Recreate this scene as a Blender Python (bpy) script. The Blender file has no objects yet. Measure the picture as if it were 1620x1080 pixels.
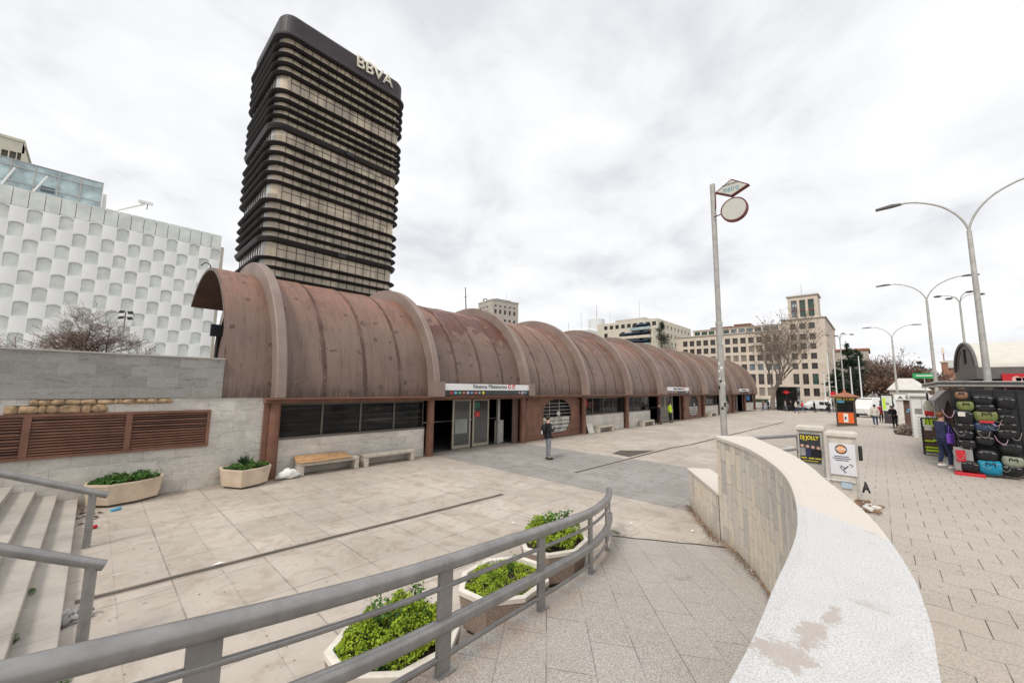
import bpy, math, random
from mathutils import Vector, Matrix, noise as mnoise
R_ = math.radians
random.seed(7)
sc = bpy.context.scene
C = sc.collection

# ------------------------------------------------------------------ camera
CAMH = 2.9
AX = Vector((0.68372241, -0.09398246, -0.72366495))
AY = Vector((-0.72960021, -0.06847741, -0.6804369))
AZ = Vector((0.01439444, 0.99321606, -0.11538916))
cd = bpy.data.cameras.new('camera'); cam = bpy.data.objects.new('camera', cd); C.objects.link(cam)
cd.sensor_width = 36; cd.lens = 616/1620*36; cd.clip_end = 4000; cd.clip_start = 0.05
cam.matrix_world = Matrix(((AX.x, AX.y, AX.z, 0), (AY.x, AY.y, AY.z, 0), (AZ.x, AZ.y, AZ.z, CAMH), (0, 0, 0, 1)))
sc.camera = cam
def ray(u, v):
    d = Vector((u-810, -(v-540), -616)); return Vector((AX.dot(d), AY.dot(d), AZ.dot(d)))
def on_y(u, v, y): d = ray(u, v); return Vector((0, 0, CAMH)) + d*(y/d.y)
def on_x(u, v, x): d = ray(u, v); return Vector((0, 0, CAMH)) + d*(x/d.x)
def on_z(u, v, z=0): d = ray(u, v); return Vector((0, 0, CAMH)) + d*((z-CAMH)/d.z)
def at_depth(u, v, k): return Vector((0, 0, CAMH)) + ray(u, v)*(k/616)

# ------------------------------------------------------------------ world and sun
SUN_EL, SUN_AZ = 48, 215      # overcast: weak wide sun
w = bpy.data.worlds.new('World'); sc.world = w; w.use_nodes = True
nt = w.node_tree; nt.nodes.clear()
def wn(t, **k):
    n = nt.nodes.new(t)
    for a, b in k.items(): setattr(n, a, b)
    return n
sky = wn('ShaderNodeTexSky', sky_type='NISHITA', sun_disc=False, sun_elevation=R_(SUN_EL), sun_rotation=R_(SUN_AZ))
tc = wn('ShaderNodeTexCoord'); sep = wn('ShaderNodeSeparateXYZ'); nt.links.new(tc.outputs['Generated'], sep.inputs[0])
def wm(op, a, b=None, c=None, cl=False):
    n = wn('ShaderNodeMath', operation=op); n.use_clamp = cl
    for i, q in enumerate((a, b, c)):
        if q is None: continue
        if isinstance(q, (int, float)): n.inputs[i].default_value = q
        else: nt.links.new(q, n.inputs[i])
    return n.outputs[0]
zz = wm('ADD', wm('MAXIMUM', sep.outputs[2], 0.0), 0.30)
cmb = wn('ShaderNodeCombineXYZ')
nt.links.new(wm('DIVIDE', sep.outputs[0], zz), cmb.inputs[0]); nt.links.new(wm('DIVIDE', sep.outputs[1], zz), cmb.inputs[1])
n1 = wn('ShaderNodeTexNoise'); n1.inputs['Scale'].default_value = 2.9; n1.inputs['Detail'].default_value = 7; n1.inputs['Roughness'].default_value = .55; n1.inputs['Distortion'].default_value = .25
n2 = wn('ShaderNodeTexNoise'); n2.inputs['Scale'].default_value = .6; n2.inputs['Detail'].default_value = 3
nt.links.new(cmb.outputs[0], n1.inputs['Vector']); nt.links.new(cmb.outputs[0], n2.inputs['Vector'])
fac = wm('ADD', wm('MULTIPLY', n1.outputs[0], .65), wm('MULTIPLY', n2.outputs[0], .35))
cr = wn('ShaderNodeValToRGB'); e = cr.color_ramp
e.elements[0].position = .37; e.elements[0].color = (.60, .615, .65, 1)
e.elements[1].position = .59; e.elements[1].color = (.82, .822, .828, 1)
m_ = e.elements.new(.47); m_.color = (.735, .742, .76, 1)
nt.links.new(fac, cr.inputs[0])
mx = wn('ShaderNodeMix', data_type='RGBA'); mx.inputs[0].default_value = .985
sk = wn('ShaderNodeMix', data_type='RGBA', blend_type='MULTIPLY'); sk.inputs[0].default_value = 1; sk.inputs[7].default_value = (.1, .1, .1, 1)
nt.links.new(sky.outputs[0], sk.inputs[6]); nt.links.new(sk.outputs[2], mx.inputs[6]); nt.links.new(cr.outputs[0], mx.inputs[7])
bg = wn('ShaderNodeBackground'); bg.inputs[1].default_value = .93
nt.links.new(mx.outputs[2], bg.inputs[0]); wo = wn('ShaderNodeOutputWorld'); nt.links.new(bg.outputs[0], wo.inputs[0])
sd = bpy.data.lights.new('sun', 'SUN'); sd.energy = 1.5; sd.angle = R_(14); sd.color = (1, .93, .84)
so = bpy.data.objects.new('sun', sd); C.objects.link(so)
# light travels towards +X (from behind the camera, left)
so.rotation_euler = (R_(90-SUN_EL), 0, R_(-79))
sc.view_settings.view_transform = 'Standard'; sc.view_settings.look = 'None'; sc.view_settings.gamma = 1
sc.view_settings.exposure = 0.45

# ------------------------------------------------------------------ material helpers
class MT:
    def __init__(s, name, rough=.8, metal=0, spec=.4):
        s.m = bpy.data.materials.new(name); s.m.use_nodes = True; s.nt = s.m.node_tree
        s.b = s.nt.nodes['Principled BSDF']; s.b.inputs['Roughness'].default_value = rough; s.b.inputs['Metallic'].default_value = metal
        s.b.inputs['Specular IOR Level'].default_value = spec
        s._o = None
    def n(s, t, **k):
        n = s.nt.nodes.new(t)
        for a, b in k.items(): setattr(n, a, b)
        return n
    def put(s, v, sock):
        if isinstance(v, (int, float)): sock.default_value = v
        elif isinstance(v, tuple): sock.default_value = (*v, 1) if len(v) == 3 and sock.type == 'RGBA' else v
        else: s.nt.links.new(v, sock)
    def co(s, kind='Object'):
        n = s.n('ShaderNodeTexCoord'); return n.outputs[kind]
    def sep(s, v):
        n = s.n('ShaderNodeSeparateXYZ'); s.put(v, n.inputs[0]); return n.outputs
    def comb(s, x=0, y=0, z=0):
        n = s.n('ShaderNodeCombineXYZ')
        for i, q in enumerate((x, y, z)): s.put(q, n.inputs[i])
        return n.outputs[0]
    def map(s, v, sc=(1, 1, 1), loc=(0, 0, 0), rot=(0, 0, 0)):
        n = s.n('ShaderNodeMapping'); s.put(v, n.inputs[0]); n.inputs['Scale'].default_value = sc; n.inputs['Location'].default_value = loc; n.inputs['Rotation'].default_value = rot
        return n.outputs[0]
    def noise(s, v, scale, detail=4, rough=.55, dist=0):
        n = s.n('ShaderNodeTexNoise'); s.put(v, n.inputs['Vector']); n.inputs['Scale'].default_value = scale; n.inputs['Detail'].default_value = detail
        n.inputs['Roughness'].default_value = rough; n.inputs['Distortion'].default_value = dist; return n.outputs[0]
    def ramp(s, f, st):
        n = s.n('ShaderNodeValToRGB'); e = n.color_ramp
        while len(e.elements) < len(st): e.elements.new(.5)
        for i, (p, c) in enumerate(st):
            e.elements[i].position = p; e.elements[i].color = (*c, 1) if isinstance(c, tuple) else (c, c, c, 1)
        s.put(f, n.inputs[0]); return n.outputs[0]
    def math(s, op, a, b=0., cl=False):
        n = s.n('ShaderNodeMath', operation=op); n.use_clamp = cl; s.put(a, n.inputs[0]); s.put(b, n.inputs[1]); return n.outputs[0]
    def mix(s, f, a, b, bt='MIX'):
        n = s.n('ShaderNodeMix', data_type='RGBA', blend_type=bt); s.put(f, n.inputs[0]); s.put(a, n.inputs[6]); s.put(b, n.inputs[7]); return n.outputs[2]
    def brick(s, v, bw, rh, mortar, off=.5, smooth=.1):
        n = s.n('ShaderNodeTexBrick'); n.offset = off; s.put(v, n.inputs['Vector']); n.inputs['Scale'].default_value = 1
        n.inputs['Brick Width'].default_value = bw; n.inputs['Row Height'].default_value = rh; n.inputs['Mortar Size'].default_value = mortar
        n.inputs['Mortar Smooth'].default_value = smooth; n.inputs['Bias'].default_value = 0
        n.inputs['Color1'].default_value = (0, 0, 0, 1); n.inputs['Color2'].default_value = (1, 1, 1, 1); n.inputs['Mortar'].default_value = (.5, .5, .5, 1)
        return n.outputs['Color'], n.outputs['Fac']
    def bump(s, h, strength=.3, dist=.02):
        n = s.n('ShaderNodeBump'); n.inputs['Strength'].default_value = strength; n.inputs['Distance'].default_value = dist; s.put(h, n.inputs['Height'])
        s.nt.links.new(n.outputs[0], s.b.inputs['Normal'])
    def col(s, c): s.put(c, s.b.inputs['Base Color']); return s.m
def plain(name, c, rough=.7, metal=0, var=.12, scale=3, spec=.4, bump=0, detail=4):
    t = MT(name, rough, metal, spec); o = t.co(); f = t.noise(o, scale, detail)
    lo = tuple(x*(1-var) for x in c); hi = tuple(min(1, x*(1+var)) for x in c)
    cc = t.ramp(f, [(.3, lo), (.7, hi)])
    if bump: t.bump(t.noise(o, scale*8, 3), bump, .01)
    return t.col(cc)
def glass(name, c=(.02, .025, .03), rough=.05, spec=.8, var=.3):
    t = MT(name, rough, 0, spec); t.b.inputs['IOR'].default_value = 1.5; o = t.co()
    return t.col(t.ramp(t.noise(o, .6, 2), [(.35, tuple(x*(1-var) for x in c)), (.65, tuple(x*(1+var) for x in c))]))
M = {}
# plaza slabs: joints measured from the photograph (0.585 x 1.2 m)
def plaza_mat(name, c1, c2, stain=.75, bw=.585, rh=1.2, off=(.115, .9), dirt=(.16, .13, .11)):
    t = MT(name, .75, 0, .35); o = t.co(); q = t.map(o, loc=(off[0], off[1], 0))
    v, f = t.brick(q, bw, rh, .006, 0, .3); v2, f2 = t.brick(q, bw*2, rh, .012, 0, .3)
    big = t.noise(o, .35, 5, .6); fine = t.noise(o, 6, 6, .65); sp = t.noise(o, 60, 2)
    base = t.mix(t.math('MULTIPLY', v, .8), c1, c2)
    base = t.mix(t.ramp(big, [(.38, 0.), (.68, .75)]), base, tuple(x*stain for x in c1))
    base = t.mix(t.ramp(fine, [(.52, 0.), (.75, .28)]), base, (.62, .58, .53))
    base = t.mix(t.ramp(t.noise(t.map(o, sc=(1, .25, 1)), 2.2, 5, .7, .6), [(.58, 0.), (.72, .35)]), base, tuple(x*.72 for x in c1))
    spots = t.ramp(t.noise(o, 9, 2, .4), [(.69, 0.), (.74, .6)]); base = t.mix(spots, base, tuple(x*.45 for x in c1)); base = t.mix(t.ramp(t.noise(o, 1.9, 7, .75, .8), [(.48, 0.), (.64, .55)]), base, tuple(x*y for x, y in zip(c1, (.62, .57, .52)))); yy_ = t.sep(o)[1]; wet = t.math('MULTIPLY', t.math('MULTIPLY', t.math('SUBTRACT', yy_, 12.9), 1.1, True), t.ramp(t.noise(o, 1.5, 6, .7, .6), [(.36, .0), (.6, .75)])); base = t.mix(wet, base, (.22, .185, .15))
    base = t.mix(t.math('MULTIPLY', f, t.ramp(t.noise(o, 1.3, 3), [(.42, .08), (.62, .4)])), base, dirt)
    jm = t.ramp(t.noise(o, 1.1, 4, .6), [(.42, .12), (.62, .7)])
    base = t.mix(t.math('MULTIPLY', f2, jm), base, dirt)
    t.bump(t.math('SUBTRACT', t.math('MULTIPLY', sp, .12), t.math('ADD', f, f2)), .22, .01)
    return t.col(base)
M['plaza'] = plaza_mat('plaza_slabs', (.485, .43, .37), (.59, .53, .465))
t = MT('step_stone', .78); o = t.co(); s = t.sep(o); b = t.ramp(t.noise(o, 1.3, 6, .65), [(.3, (.36, .33, .29)), (.7, (.50, .46, .41))]); v_, f_ = t.brick(t.comb(s[1], t.math('MULTIPLY', t.math('ADD', s[0], 100.), .001), 0), 1.3, 50, .006, 0)
b = t.mix(t.ramp(t.noise(t.map(o, sc=(1, .3, 1)), 5, 5, .7), [(.55, 0.), (.72, .45)]), b, (.24, .215, .185)); b = t.mix(t.math('MULTIPLY', f_, .5), b, (.12, .1, .09)); t.bump(t.noise(o, 30, 4), .2, .006); M['step'] = t.col(b)
M['band'] = plaza_mat('band_slabs', (.31, .292, .275), (.375, .355, .335), .85)
def speck(t, o, amt=.5):
    return t.ramp(t.noise(o, 75, 3, .7), [(.42, 0.), (.62, 1.)])
t = MT('ramp_granite', .7); o = t.co(); q = t.map(o, rot=(0, 0, R_(-38)))
v, f = t.brick(q, .9, .42, .006, .4); big = t.noise(o, .8, 5, .65)
b = t.mix(speck(t, o), (.27, .25, .228), (.65, .615, .565)); b = t.mix(t.ramp(big, [(.4, .0), (.75, .5)]), b, (.34, .28, .235)); b = t.mix(t.math('MULTIPLY', v, .22), b, (.55, .52, .49))
b = t.mix(t.ramp(t.noise(o, 1.4, 5, .7), [(.62, 0.), (.7, .4)]), b, (.20, .14, .10))
sxy = t.sep(o); ye = t.math('ADD', 2.68, t.math('MULTIPLY', t.math('POWER', t.math('MAXIMUM', t.math('SUBTRACT', sxy[0], 1.), 0.), 2.), .037)); nr_ = t.math('MULTIPLY', t.math('SUBTRACT', 1., t.math('DIVIDE', t.math('SUBTRACT', ye, sxy[1]), .42), True), t.ramp(t.noise(o, 2.6, 6, .75, .6), [(.40, 0.), (.66, .6)])); b = t.mix(nr_, b, (.36, .21, .115))
b = t.mix(t.math('MULTIPLY', f, t.ramp(t.noise(o, 1.7, 3), [(.4, .12), (.62, .7)])), b, (.12, .1, .09)); t.bump(t.math('SUBTRACT', t.noise(o, 70, 3), t.math('MULTIPLY', f, 2)), .25, .006); M['ramp'] = t.col(b)
t = MT('pavement_blocks', .75); o = t.co(); q = t.map(o, rot=(0, 0, R_(90)), loc=(.02, .13, 0))
wv = t.math('MULTIPLY', t.math('SINE', t.math('MULTIPLY', t.sep(q)[0], 14.5)), .03)
s_ = t.sep(q); q2 = t.comb(s_[0], t.math('ADD', s_[1], wv), 0)
v, f = t.brick(q2, .43, .44, .0055, .5); dash, f3 = t.brick(q2, 500, .44, .007, 0)
o2 = t.co(); big = t.noise(o, .5, 5, .6)
b = t.mix(t.ramp(t.noise(o, 48, 3, .75), [(.4, 0.), (.62, 1.)]), (.33, .295, .26), (.60, .54, .475)); b = t.mix(t.ramp(big, [(.35, 0.), (.75, .7)]), b, (.37, .32, .275)); b = t.mix(t.math('MULTIPLY', v, .25), b, (.54, .47, .40))
b = t.mix(t.ramp(t.noise(o, 11, 2, .4), [(.71, 0.), (.75, .6)]), b, (.13, .11, .1))
jj = t.math('ADD', t.math('MULTIPLY', f3, t.ramp(t.noise(o, 1.3, 4), [(.38, .08), (.64, .75)])), t.math('MULTIPLY', t.math('MULTIPLY', f, t.math('SUBTRACT', 1., f3)), t.ramp(t.noise(o, 2.6, 2), [(.35, .45), (.55, 1.)])), True); b = t.mix(jj, b, (.09, .075, .065)); t.bump(t.math('SUBTRACT', t.noise(o, 70, 3), t.math('MULTIPLY', f, 2)), .2, .006); M['pavement'] = t.col(b)
def block_mat(name, c1, c2, bw, rh, plane='xz', mortar=.005, dirt=(.2, .19, .175), stain=(.25, .23, .2), off=(0, 0), stn=.6, bias=.6):
    t = MT(name, .8); o = t.co(); s = t.sep(o)
    q = t.map(t.comb(s[0] if plane[0] == 'x' else s[1], s[2], 0), loc=(off[0], off[1], 0))
    v, f = t.brick(q, bw, rh, mortar, .5)
    b = t.mix(t.math('MULTIPLY', v, bias), c1, c2); b = t.mix(t.ramp(t.noise(o, 1.1, 6, .65, .4), [(.45, 0.), (.75, stn)]), b, stain)
    b = t.mix(t.ramp(t.noise(t.map(o, rot=(0, R_(25), 0), sc=(.5, 1, 2.4)), 3.5, 6, .7, 1.2), [(.54, 0.), (.64, .6)]), b, tuple(x*.6 for x in c1))
    b = t.mix(t.ramp(t.noise(o, 14, 4, .6), [(.5, 0.), (.8, .35)]), b, tuple(min(1, x*1.3) for x in c2))
    b = t.mix(t.math('MULTIPLY', f, t.ramp(t.noise(o, 2.1, 4), [(.38, .12), (.62, .7)])), b, dirt); t.bump(t.math('SUBTRACT', t.math('MULTIPLY', t.noise(o, 20, 4), .3), f), .25, .01)
    return t.col(b)
M['slab_upper'] = block_mat('grey_granite_courses', (.24, .235, .225), (.38, .37, .35), .62, .275, off=(0, .0), stn=.55, bias=.7)
M['slab_lower'] = block_mat('pale_granite_courses', (.53, .505, .46), (.68, .65, .60), .62, .30, off=(.2, .02), stn=.5, bias=.75)
M['low_wall'] = block_mat('cream_granite_blocks', (.56, .53, .48), (.72, .68, .62), .74, .29, stn=.4, bias=.75)
t = MT('curved_wall_tiles', .75); uv = t.co('UV'); s = t.sep(uv); q = t.comb(t.math('MULTIPLY', s[1], 1), s[0], 0)
v, f = t.brick(q, .60, .235, .005, .37); o = t.co()
b = t.mix(t.math('MULTIPLY', v, .9), (.56, .55, .53), (.84, .80, .73)); b = t.mix(t.ramp(v, [(.74, 0.), (.78, .25)]), b, (.74, .62, .44)); b = t.mix(t.ramp(v, [(.12, .5), (.16, 0.)]), b, (.46, .46, .46)); b = t.mix(t.ramp(t.noise(t.map(uv, sc=(3, .7, 1)), 1.2, 5, .7, .5), [(.52, 0.), (.72, .5)]), b, (.72, .60, .42))
b = t.mix(t.ramp(t.noise(t.map(uv, sc=(2.5, .8, 1)), 2.1, 6, .75, .8), [(.54, 0.), (.70, .55)]), b, (.42, .405, .375)); b = t.mix(t.ramp(t.noise(t.map(uv, sc=(1, 1, 1), rot=(0, 0, .6)), 5, 5, .7, 1.5), [(.58, 0.), (.66, .5)]), b, (.8, .76, .7)); ln_ = t.ramp(t.math('ABSOLUTE', t.math('SUBTRACT', t.noise(t.map(uv, sc=(1.3, 1.1, 1), rot=(0, 0, .8)), 2.2, 3, .6, 2.0), .5)), [(0.0, .6), (.012, 0.)]); b = t.mix(ln_, b, (.2, .18, .16))
grm = t.math('MULTIPLY', t.ramp(s[1], [(0., 1.), (.35, 0.)]), t.ramp(t.noise(o, 3, 5, .7), [(.35, .2), (.65, .8)])); b = t.mix(grm, b, (.33, .26, .19)); b = t.mix(t.math('MULTIPLY', f, .65), b, (.17, .14, .11)); t.bump(t.math('SUBTRACT', t.math('MULTIPLY', t.noise(o, 25, 4), .3), f), .35, .01); M['curved'] = t.col(t.mix(1., b, (1.0, .965, .91), 'MULTIPLY'))
def coping_mat(name, c, c2, dark):
    t = MT(name, .8); o = t.co(); b = t.mix(t.ramp(t.noise(o, 130, 4, .8), [(.40, 0.), (.56, 1.)]), c2, c); b = t.mix(t.ramp(t.noise(o, 3.5, 5, .65), [(.45, 0.), (.8, .3)]), b, c2)
    b = t.mix(t.ramp(t.noise(o, 2.0, 5, .6, .4), [(.64, 0.), (.70, .5)]), b, dark)
    b = t.mix(t.ramp(t.noise(o, 9, 3, .5), [(.7, 0.), (.76, .6)]), b, (.35, .3, .26))
    if name.startswith('white'):
        for cx_, cy_, rx_, ry2 in ((1.94-5, .25-.8, .13, .05), (2.12-5, .20-.8, .10, .03), (1.72-5, .31-.8, .10, .10)):
            s_ = t.sep(o); dx_ = t.math('DIVIDE', t.math('SUBTRACT', s_[0], cx_), rx_); dy_ = t.math('DIVIDE', t.math('SUBTRACT', s_[1], cy_), ry2)
            dd_ = t.math('ADD', t.math('ADD', t.math('MULTIPLY', dx_, dx_), t.math('MULTIPLY', dy_, dy_)), t.math('MULTIPLY', t.noise(o, 16, 7, .8), 7.)); b = t.mix(t.ramp(t.math('DIVIDE', dd_, 10.), [(.40, .7), (.455, 0.)]), b, (.42, .355, .31))
    t.bump(t.noise(o, 120, 4, .75), .5, .006); return t.col(b)
M['cop_near'] = coping_mat('white_rough_coping', (.70, .70, .70), (.47, .465, .46), (.40, .33, .285))
M['cop_far'] = coping_mat('cream_coping', (.70, .645, .575), (.60, .55, .49), (.50, .43, .35))
def steel_mat(name, c, rough=.5, metal=.25):
    t = MT(name, rough, metal, .5); o = t.co(); b = t.ramp(t.noise(o, 5, 5, .65), [(.3, tuple(x*.78 for x in c)), (.7, tuple(x*1.18 for x in c))])
    b = t.mix(t.ramp(t.noise(o, 24, 4, .7), [(.62, 0.), (.75, .45)]), b, tuple(x*.55 for x in c)); t.bump(t.noise(o, 40, 3), .1, .004); return t.col(b)
M['rail'] = steel_mat('grey_painted_steel', (.29, .283, .278), .33, .4)
M['galv'] = steel_mat('galvanised_steel', (.46, .45, .42), .5, .3)
M['concrete'] = plain('bench_concrete', (.50, .455, .385), .85, 0, .18, 4, bump=.3)
M['planter_pale'] = plain('planter_concrete', (.60, .49, .375), .85, 0, .15, 3, bump=.3)
M['planter_white'] = plain('planter_white_rim', (.72, .67, .60), .8, 0, .14, 6, bump=.3)
t = MT('planter_exposed_aggregate', .85); o = t.co(); b = t.mix(speck(t, o), (.24, .18, .15), (.46, .37, .31)); t.bump(t.noise(o, 70, 3), .4, .008); M['planter_agg'] = t.col(b)
M['dirtbase'] = plain('dark_plinth', (.10, .085, .07), .9)
M['soil'] = plain('soil', (.06, .045, .03), .95, var=.4, scale=20, bump=.5)
# station roof: weathered brown sheet; uv = (metres along, metres round the arch)
def roof_mat(name, seed, rust=.45, base=(.182, .124, .098), patch=0.):
    t = MT(name, .5, 0, .45); uv = t.co('UV'); u2 = t.map(uv, loc=(seed*3.7, seed*1.3, 0)); s = t.sep(uv); fr = t.math('FRACT', t.math('DIVIDE', t.math('SUBTRACT', s[0], 3.95), 1.4575))
    sdist = t.math('MINIMUM', fr, t.math('SUBTRACT', 1., fr))
    big = t.noise(u2, .42, 5, .6); b = t.mix(t.ramp(big, [(.3, 0.), (.7, 1.)]), tuple(x*.82 for x in base), tuple(x*1.2 for x in base))
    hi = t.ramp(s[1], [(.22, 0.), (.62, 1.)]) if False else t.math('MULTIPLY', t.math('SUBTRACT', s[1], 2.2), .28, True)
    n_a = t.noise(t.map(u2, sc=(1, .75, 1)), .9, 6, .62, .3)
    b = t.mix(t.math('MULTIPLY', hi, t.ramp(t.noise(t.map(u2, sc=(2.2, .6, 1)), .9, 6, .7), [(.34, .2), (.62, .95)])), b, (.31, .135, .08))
    if patch: b = t.mix(t.math('MULTIPLY', t.math('MULTIPLY', t.ramp(n_a, [(.462, 0.), (.475, 1.)]), patch), t.math('MULTIPLY', t.math('SUBTRACT', s[1], 2.4), 1.2, True)), b, (.105, .042, .032))
    b = t.mix(t.math('MULTIPLY', t.ramp(n_a, [(.56, 0.), (.60, 1.)]), t.math('MULTIPLY', hi, rust)), b, (.13, .05, .035))
    b = t.mix(t.ramp(t.noise(t.map(u2, sc=(4.5, .3, 1)), 1.5, 6, .7), [(.50, 0.), (.70, .65)]), b, (.11, .072, .058))
    b = t.mix(t.ramp(t.noise(t.map(u2, sc=(3, .35, 1)), 2.1, 6, .72), [(.57, 0.), (.78, .42)]), b, (.33, .25, .21))
    # rust runs down the sheet seams
    wdt = t.math('MULTIPLY', t.noise(t.map(u2, sc=(2, 1, 1)), 1.6, 4, .7), .115)
    b = t.mix(t.math('MULTIPLY', t.math('LESS_THAN', sdist, wdt), t.ramp(t.noise(u2, 1.1, 4, .6), [(.36, .15), (.54, .85)])), b, (.085, .04, .028))
    # pock marks in rows, with runs below them
    vo = t.n('ShaderNodeTexVoronoi'); vo.inputs['Scale'].default_value = 1.9; vo.inputs['Randomness'].default_value = .4; t.put(t.map(u2, sc=(1, .9, 1)), vo.inputs['Vector']); vd = vo.outputs['Distance']; vr = t.sep(vo.outputs['Color'])[0]
    ringd = t.math('ADD', vd, t.math('MULTIPLY', t.math('SUBTRACT', t.noise(u2, 7, 3), .5), .16)); pit = t.math('MULTIPLY', t.ramp(ringd, [(.05, .3), (.085, 1.), (.13, 1.), (.16, 0.)]), t.math('GREATER_THAN', vr, .42)); b = t.mix(t.math('MULTIPLY', pit, .95), b, (.06, .038, .032))
    pk = t.ramp(t.noise(t.map(u2, sc=(1, .8, 1)), 3.4, 3, .55, .5), [(.64, 0.), (.67, .7)])
    rows = t.math('GREATER_THAN', t.math('SINE', t.math('MULTIPLY', s[1], 4.9)), -.1)
    b = t.mix(t.math('MULTIPLY', pk, rows), b, (.065, .04, .035))
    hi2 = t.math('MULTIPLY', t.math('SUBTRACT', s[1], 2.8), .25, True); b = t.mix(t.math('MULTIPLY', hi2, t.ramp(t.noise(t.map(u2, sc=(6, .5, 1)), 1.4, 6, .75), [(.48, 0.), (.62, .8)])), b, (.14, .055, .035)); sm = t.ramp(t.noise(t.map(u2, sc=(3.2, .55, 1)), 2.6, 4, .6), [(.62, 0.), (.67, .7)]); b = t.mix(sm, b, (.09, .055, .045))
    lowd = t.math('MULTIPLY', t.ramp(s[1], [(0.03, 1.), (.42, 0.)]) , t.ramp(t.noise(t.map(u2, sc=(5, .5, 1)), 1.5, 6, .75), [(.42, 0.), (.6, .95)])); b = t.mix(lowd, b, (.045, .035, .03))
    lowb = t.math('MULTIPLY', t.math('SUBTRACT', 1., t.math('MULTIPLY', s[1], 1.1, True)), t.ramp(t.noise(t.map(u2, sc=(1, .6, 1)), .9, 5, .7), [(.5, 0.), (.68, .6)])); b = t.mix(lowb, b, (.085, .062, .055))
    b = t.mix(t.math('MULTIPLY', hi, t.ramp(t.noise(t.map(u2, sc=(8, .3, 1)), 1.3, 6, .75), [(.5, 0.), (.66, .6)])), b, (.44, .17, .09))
    b = t.mix(t.math('MULTIPLY', t.ramp(t.noise(t.map(u2, sc=(7, .22, 1)), 1.9, 6, .75), [(.53, 0.), (.66, .7)]), .75), b, (.075, .045, .036))
    t.bump(t.math('ADD', t.math('MULTIPLY', t.noise(u2, .9, 3), 1.2), t.math('MULTIPLY', t.noise(u2, 7, 4), .15)), .35, .10)
    t.put(t.ramp(t.noise(u2, 1.3, 4), [(.3, .4), (.7, .62)]), t.b.inputs['Roughness'])
    return t.col(b)
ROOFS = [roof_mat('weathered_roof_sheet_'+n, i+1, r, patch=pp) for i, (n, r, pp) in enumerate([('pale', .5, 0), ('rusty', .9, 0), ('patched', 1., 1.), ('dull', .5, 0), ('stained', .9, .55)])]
t = MT('roof_rib_paint', .5, 0, .4); uv = t.co('UV'); b = t.ramp(t.noise(uv, .8, 5, .6), [(.3, (.205, .15, .128)), (.7, (.285, .22, .19))]); b = t.mix(t.ramp(t.noise(t.map(uv, sc=(3, .3, 1)), 1.2, 6, .7), [(.55, 0.), (.72, .5)]), b, (.17, .115, .095)); M['rib'] = t.col(b)
M['brown'] = plain('red_brown_paint', (.185, .088, .058), .5, 0, .25, 2.5, bump=.1)
M['brown_dark'] = plain('dark_brown_steel', (.13, .075, .058), .55, 0, .2, 2)
M['void'] = plain('hall_interior', (.022, .021, .021), .8, 0, .3, 1)
M['hallfloor'] = plain('hall_floor', (.10, .095, .09), .45, 0, .2, 1)
M['frame_alu'] = plain('champagne_door_frame', (.42, .38, .31), .4, .4, .1, 4)
M['frame_dark'] = plain('dark_window_frame', (.13, .115, .10), .5)
t = MT('dark_window_pane', .05, 0, .25); o = t.co(); M['pane'] = t.col(t.ramp(t.noise(t.map(o, sc=(.25, .25, 5)), 1.6, 5, .65), [(.42, (.009, .010, .011)), (.58, (.02, .021, .022)), (.68, (.06, .062, .06))]))  # faint horizontal reflection streaks painted into the pane colour
M['pane_door'] = glass('door_pane', (.08, .082, .084), .08, .6)
M['signwhite'] = plain('sign_white', (.80, .80, .80), .4, 0, .03, 1)
M['signdark'] = plain('sign_dark_green', (.045, .055, .055), .4)
M['ink'] = plain('black_ink', (.03, .03, .035), .6, 0, .1)
M['red'] = plain('red_paint', (.55, .02, .03), .45, 0, .08)
M['blue'] = plain('blue_paint', (.03, .22, .55), .45, 0, .08)
M['lightblue'] = plain('light_blue_paint', (.12, .42, .62), .45)
M['green'] = plain('green_paint', (.03, .34, .10), .45)
M['yellow'] = plain('yellow_paint', (.75, .62, .03), .5)
M['lime'] = plain('lime_cloth', (.50, .72, .03), .6)
M['pink'] = plain('pink_mark', (.62, .35, .5), .5)
M['orange'] = plain('orange_poster', (.80, .14, .03), .5)
M['white'] = plain('white_paint', (.78, .78, .76), .5, 0, .06)
M['offwhite'] = plain('off_white_panel', (.62, .60, .56), .6, 0, .12)
M['black'] = plain('black_plastic', (.02, .02, .022), .45)
M['rubber'] = plain('tyre_rubber', (.025, .025, .027), .85)
M['cab'] = plain('cabinet_polyester', (.56, .52, .46), .65, 0, .16, 5)
M['cab2'] = plain('cabinet_grey', (.42, .41, .38), .65, 0, .2, 5)
M['purple'] = plain('dark_red_sign_rim', (.13, .018, .02), .5)
M['signface'] = plain('grey_sign_face', (.52, .52, .47), .6, 0, .05, 3)
M['cardboard'] = plain('cardboard', (.56, .34, .17), .85, 0, .15, 5)
M['skin'] = plain('skin', (.52, .32, .24), .55, 0, .06)
M['hair'] = plain('dark_hair', (.03, .022, .018), .7, var=.3, scale=30)
M['hair_red'] = plain('auburn_hair', (.20, .075, .03), .7, var=.3, scale=30)
M['ground'] = plain('asphalt_ground', (.20, .19, .18), .9, 0, .2, .3)
M['asphalt'] = plain('asphalt', (.085, .083, .082), .9, 0, .2, .6)
M['terrain'] = plain('raised_terrain', (.22, .2, .17), .95, 0, .3, .5)
M['bark_grey'] = plain('plane_tree_bark', (.21, .175, .145), .9, 0, .3, 2)
M['bark_red'] = plain('reddish_twigs', (.15, .085, .065), .9, 0, .3, 3)
M['bark_dark'] = plain('dark_bark', (.10, .075, .055), .9, 0, .3, 3)
M['deadleaf'] = plain('dry_leaves', (.21, .13, .08), .9, 0, .45, 1.5)
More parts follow.
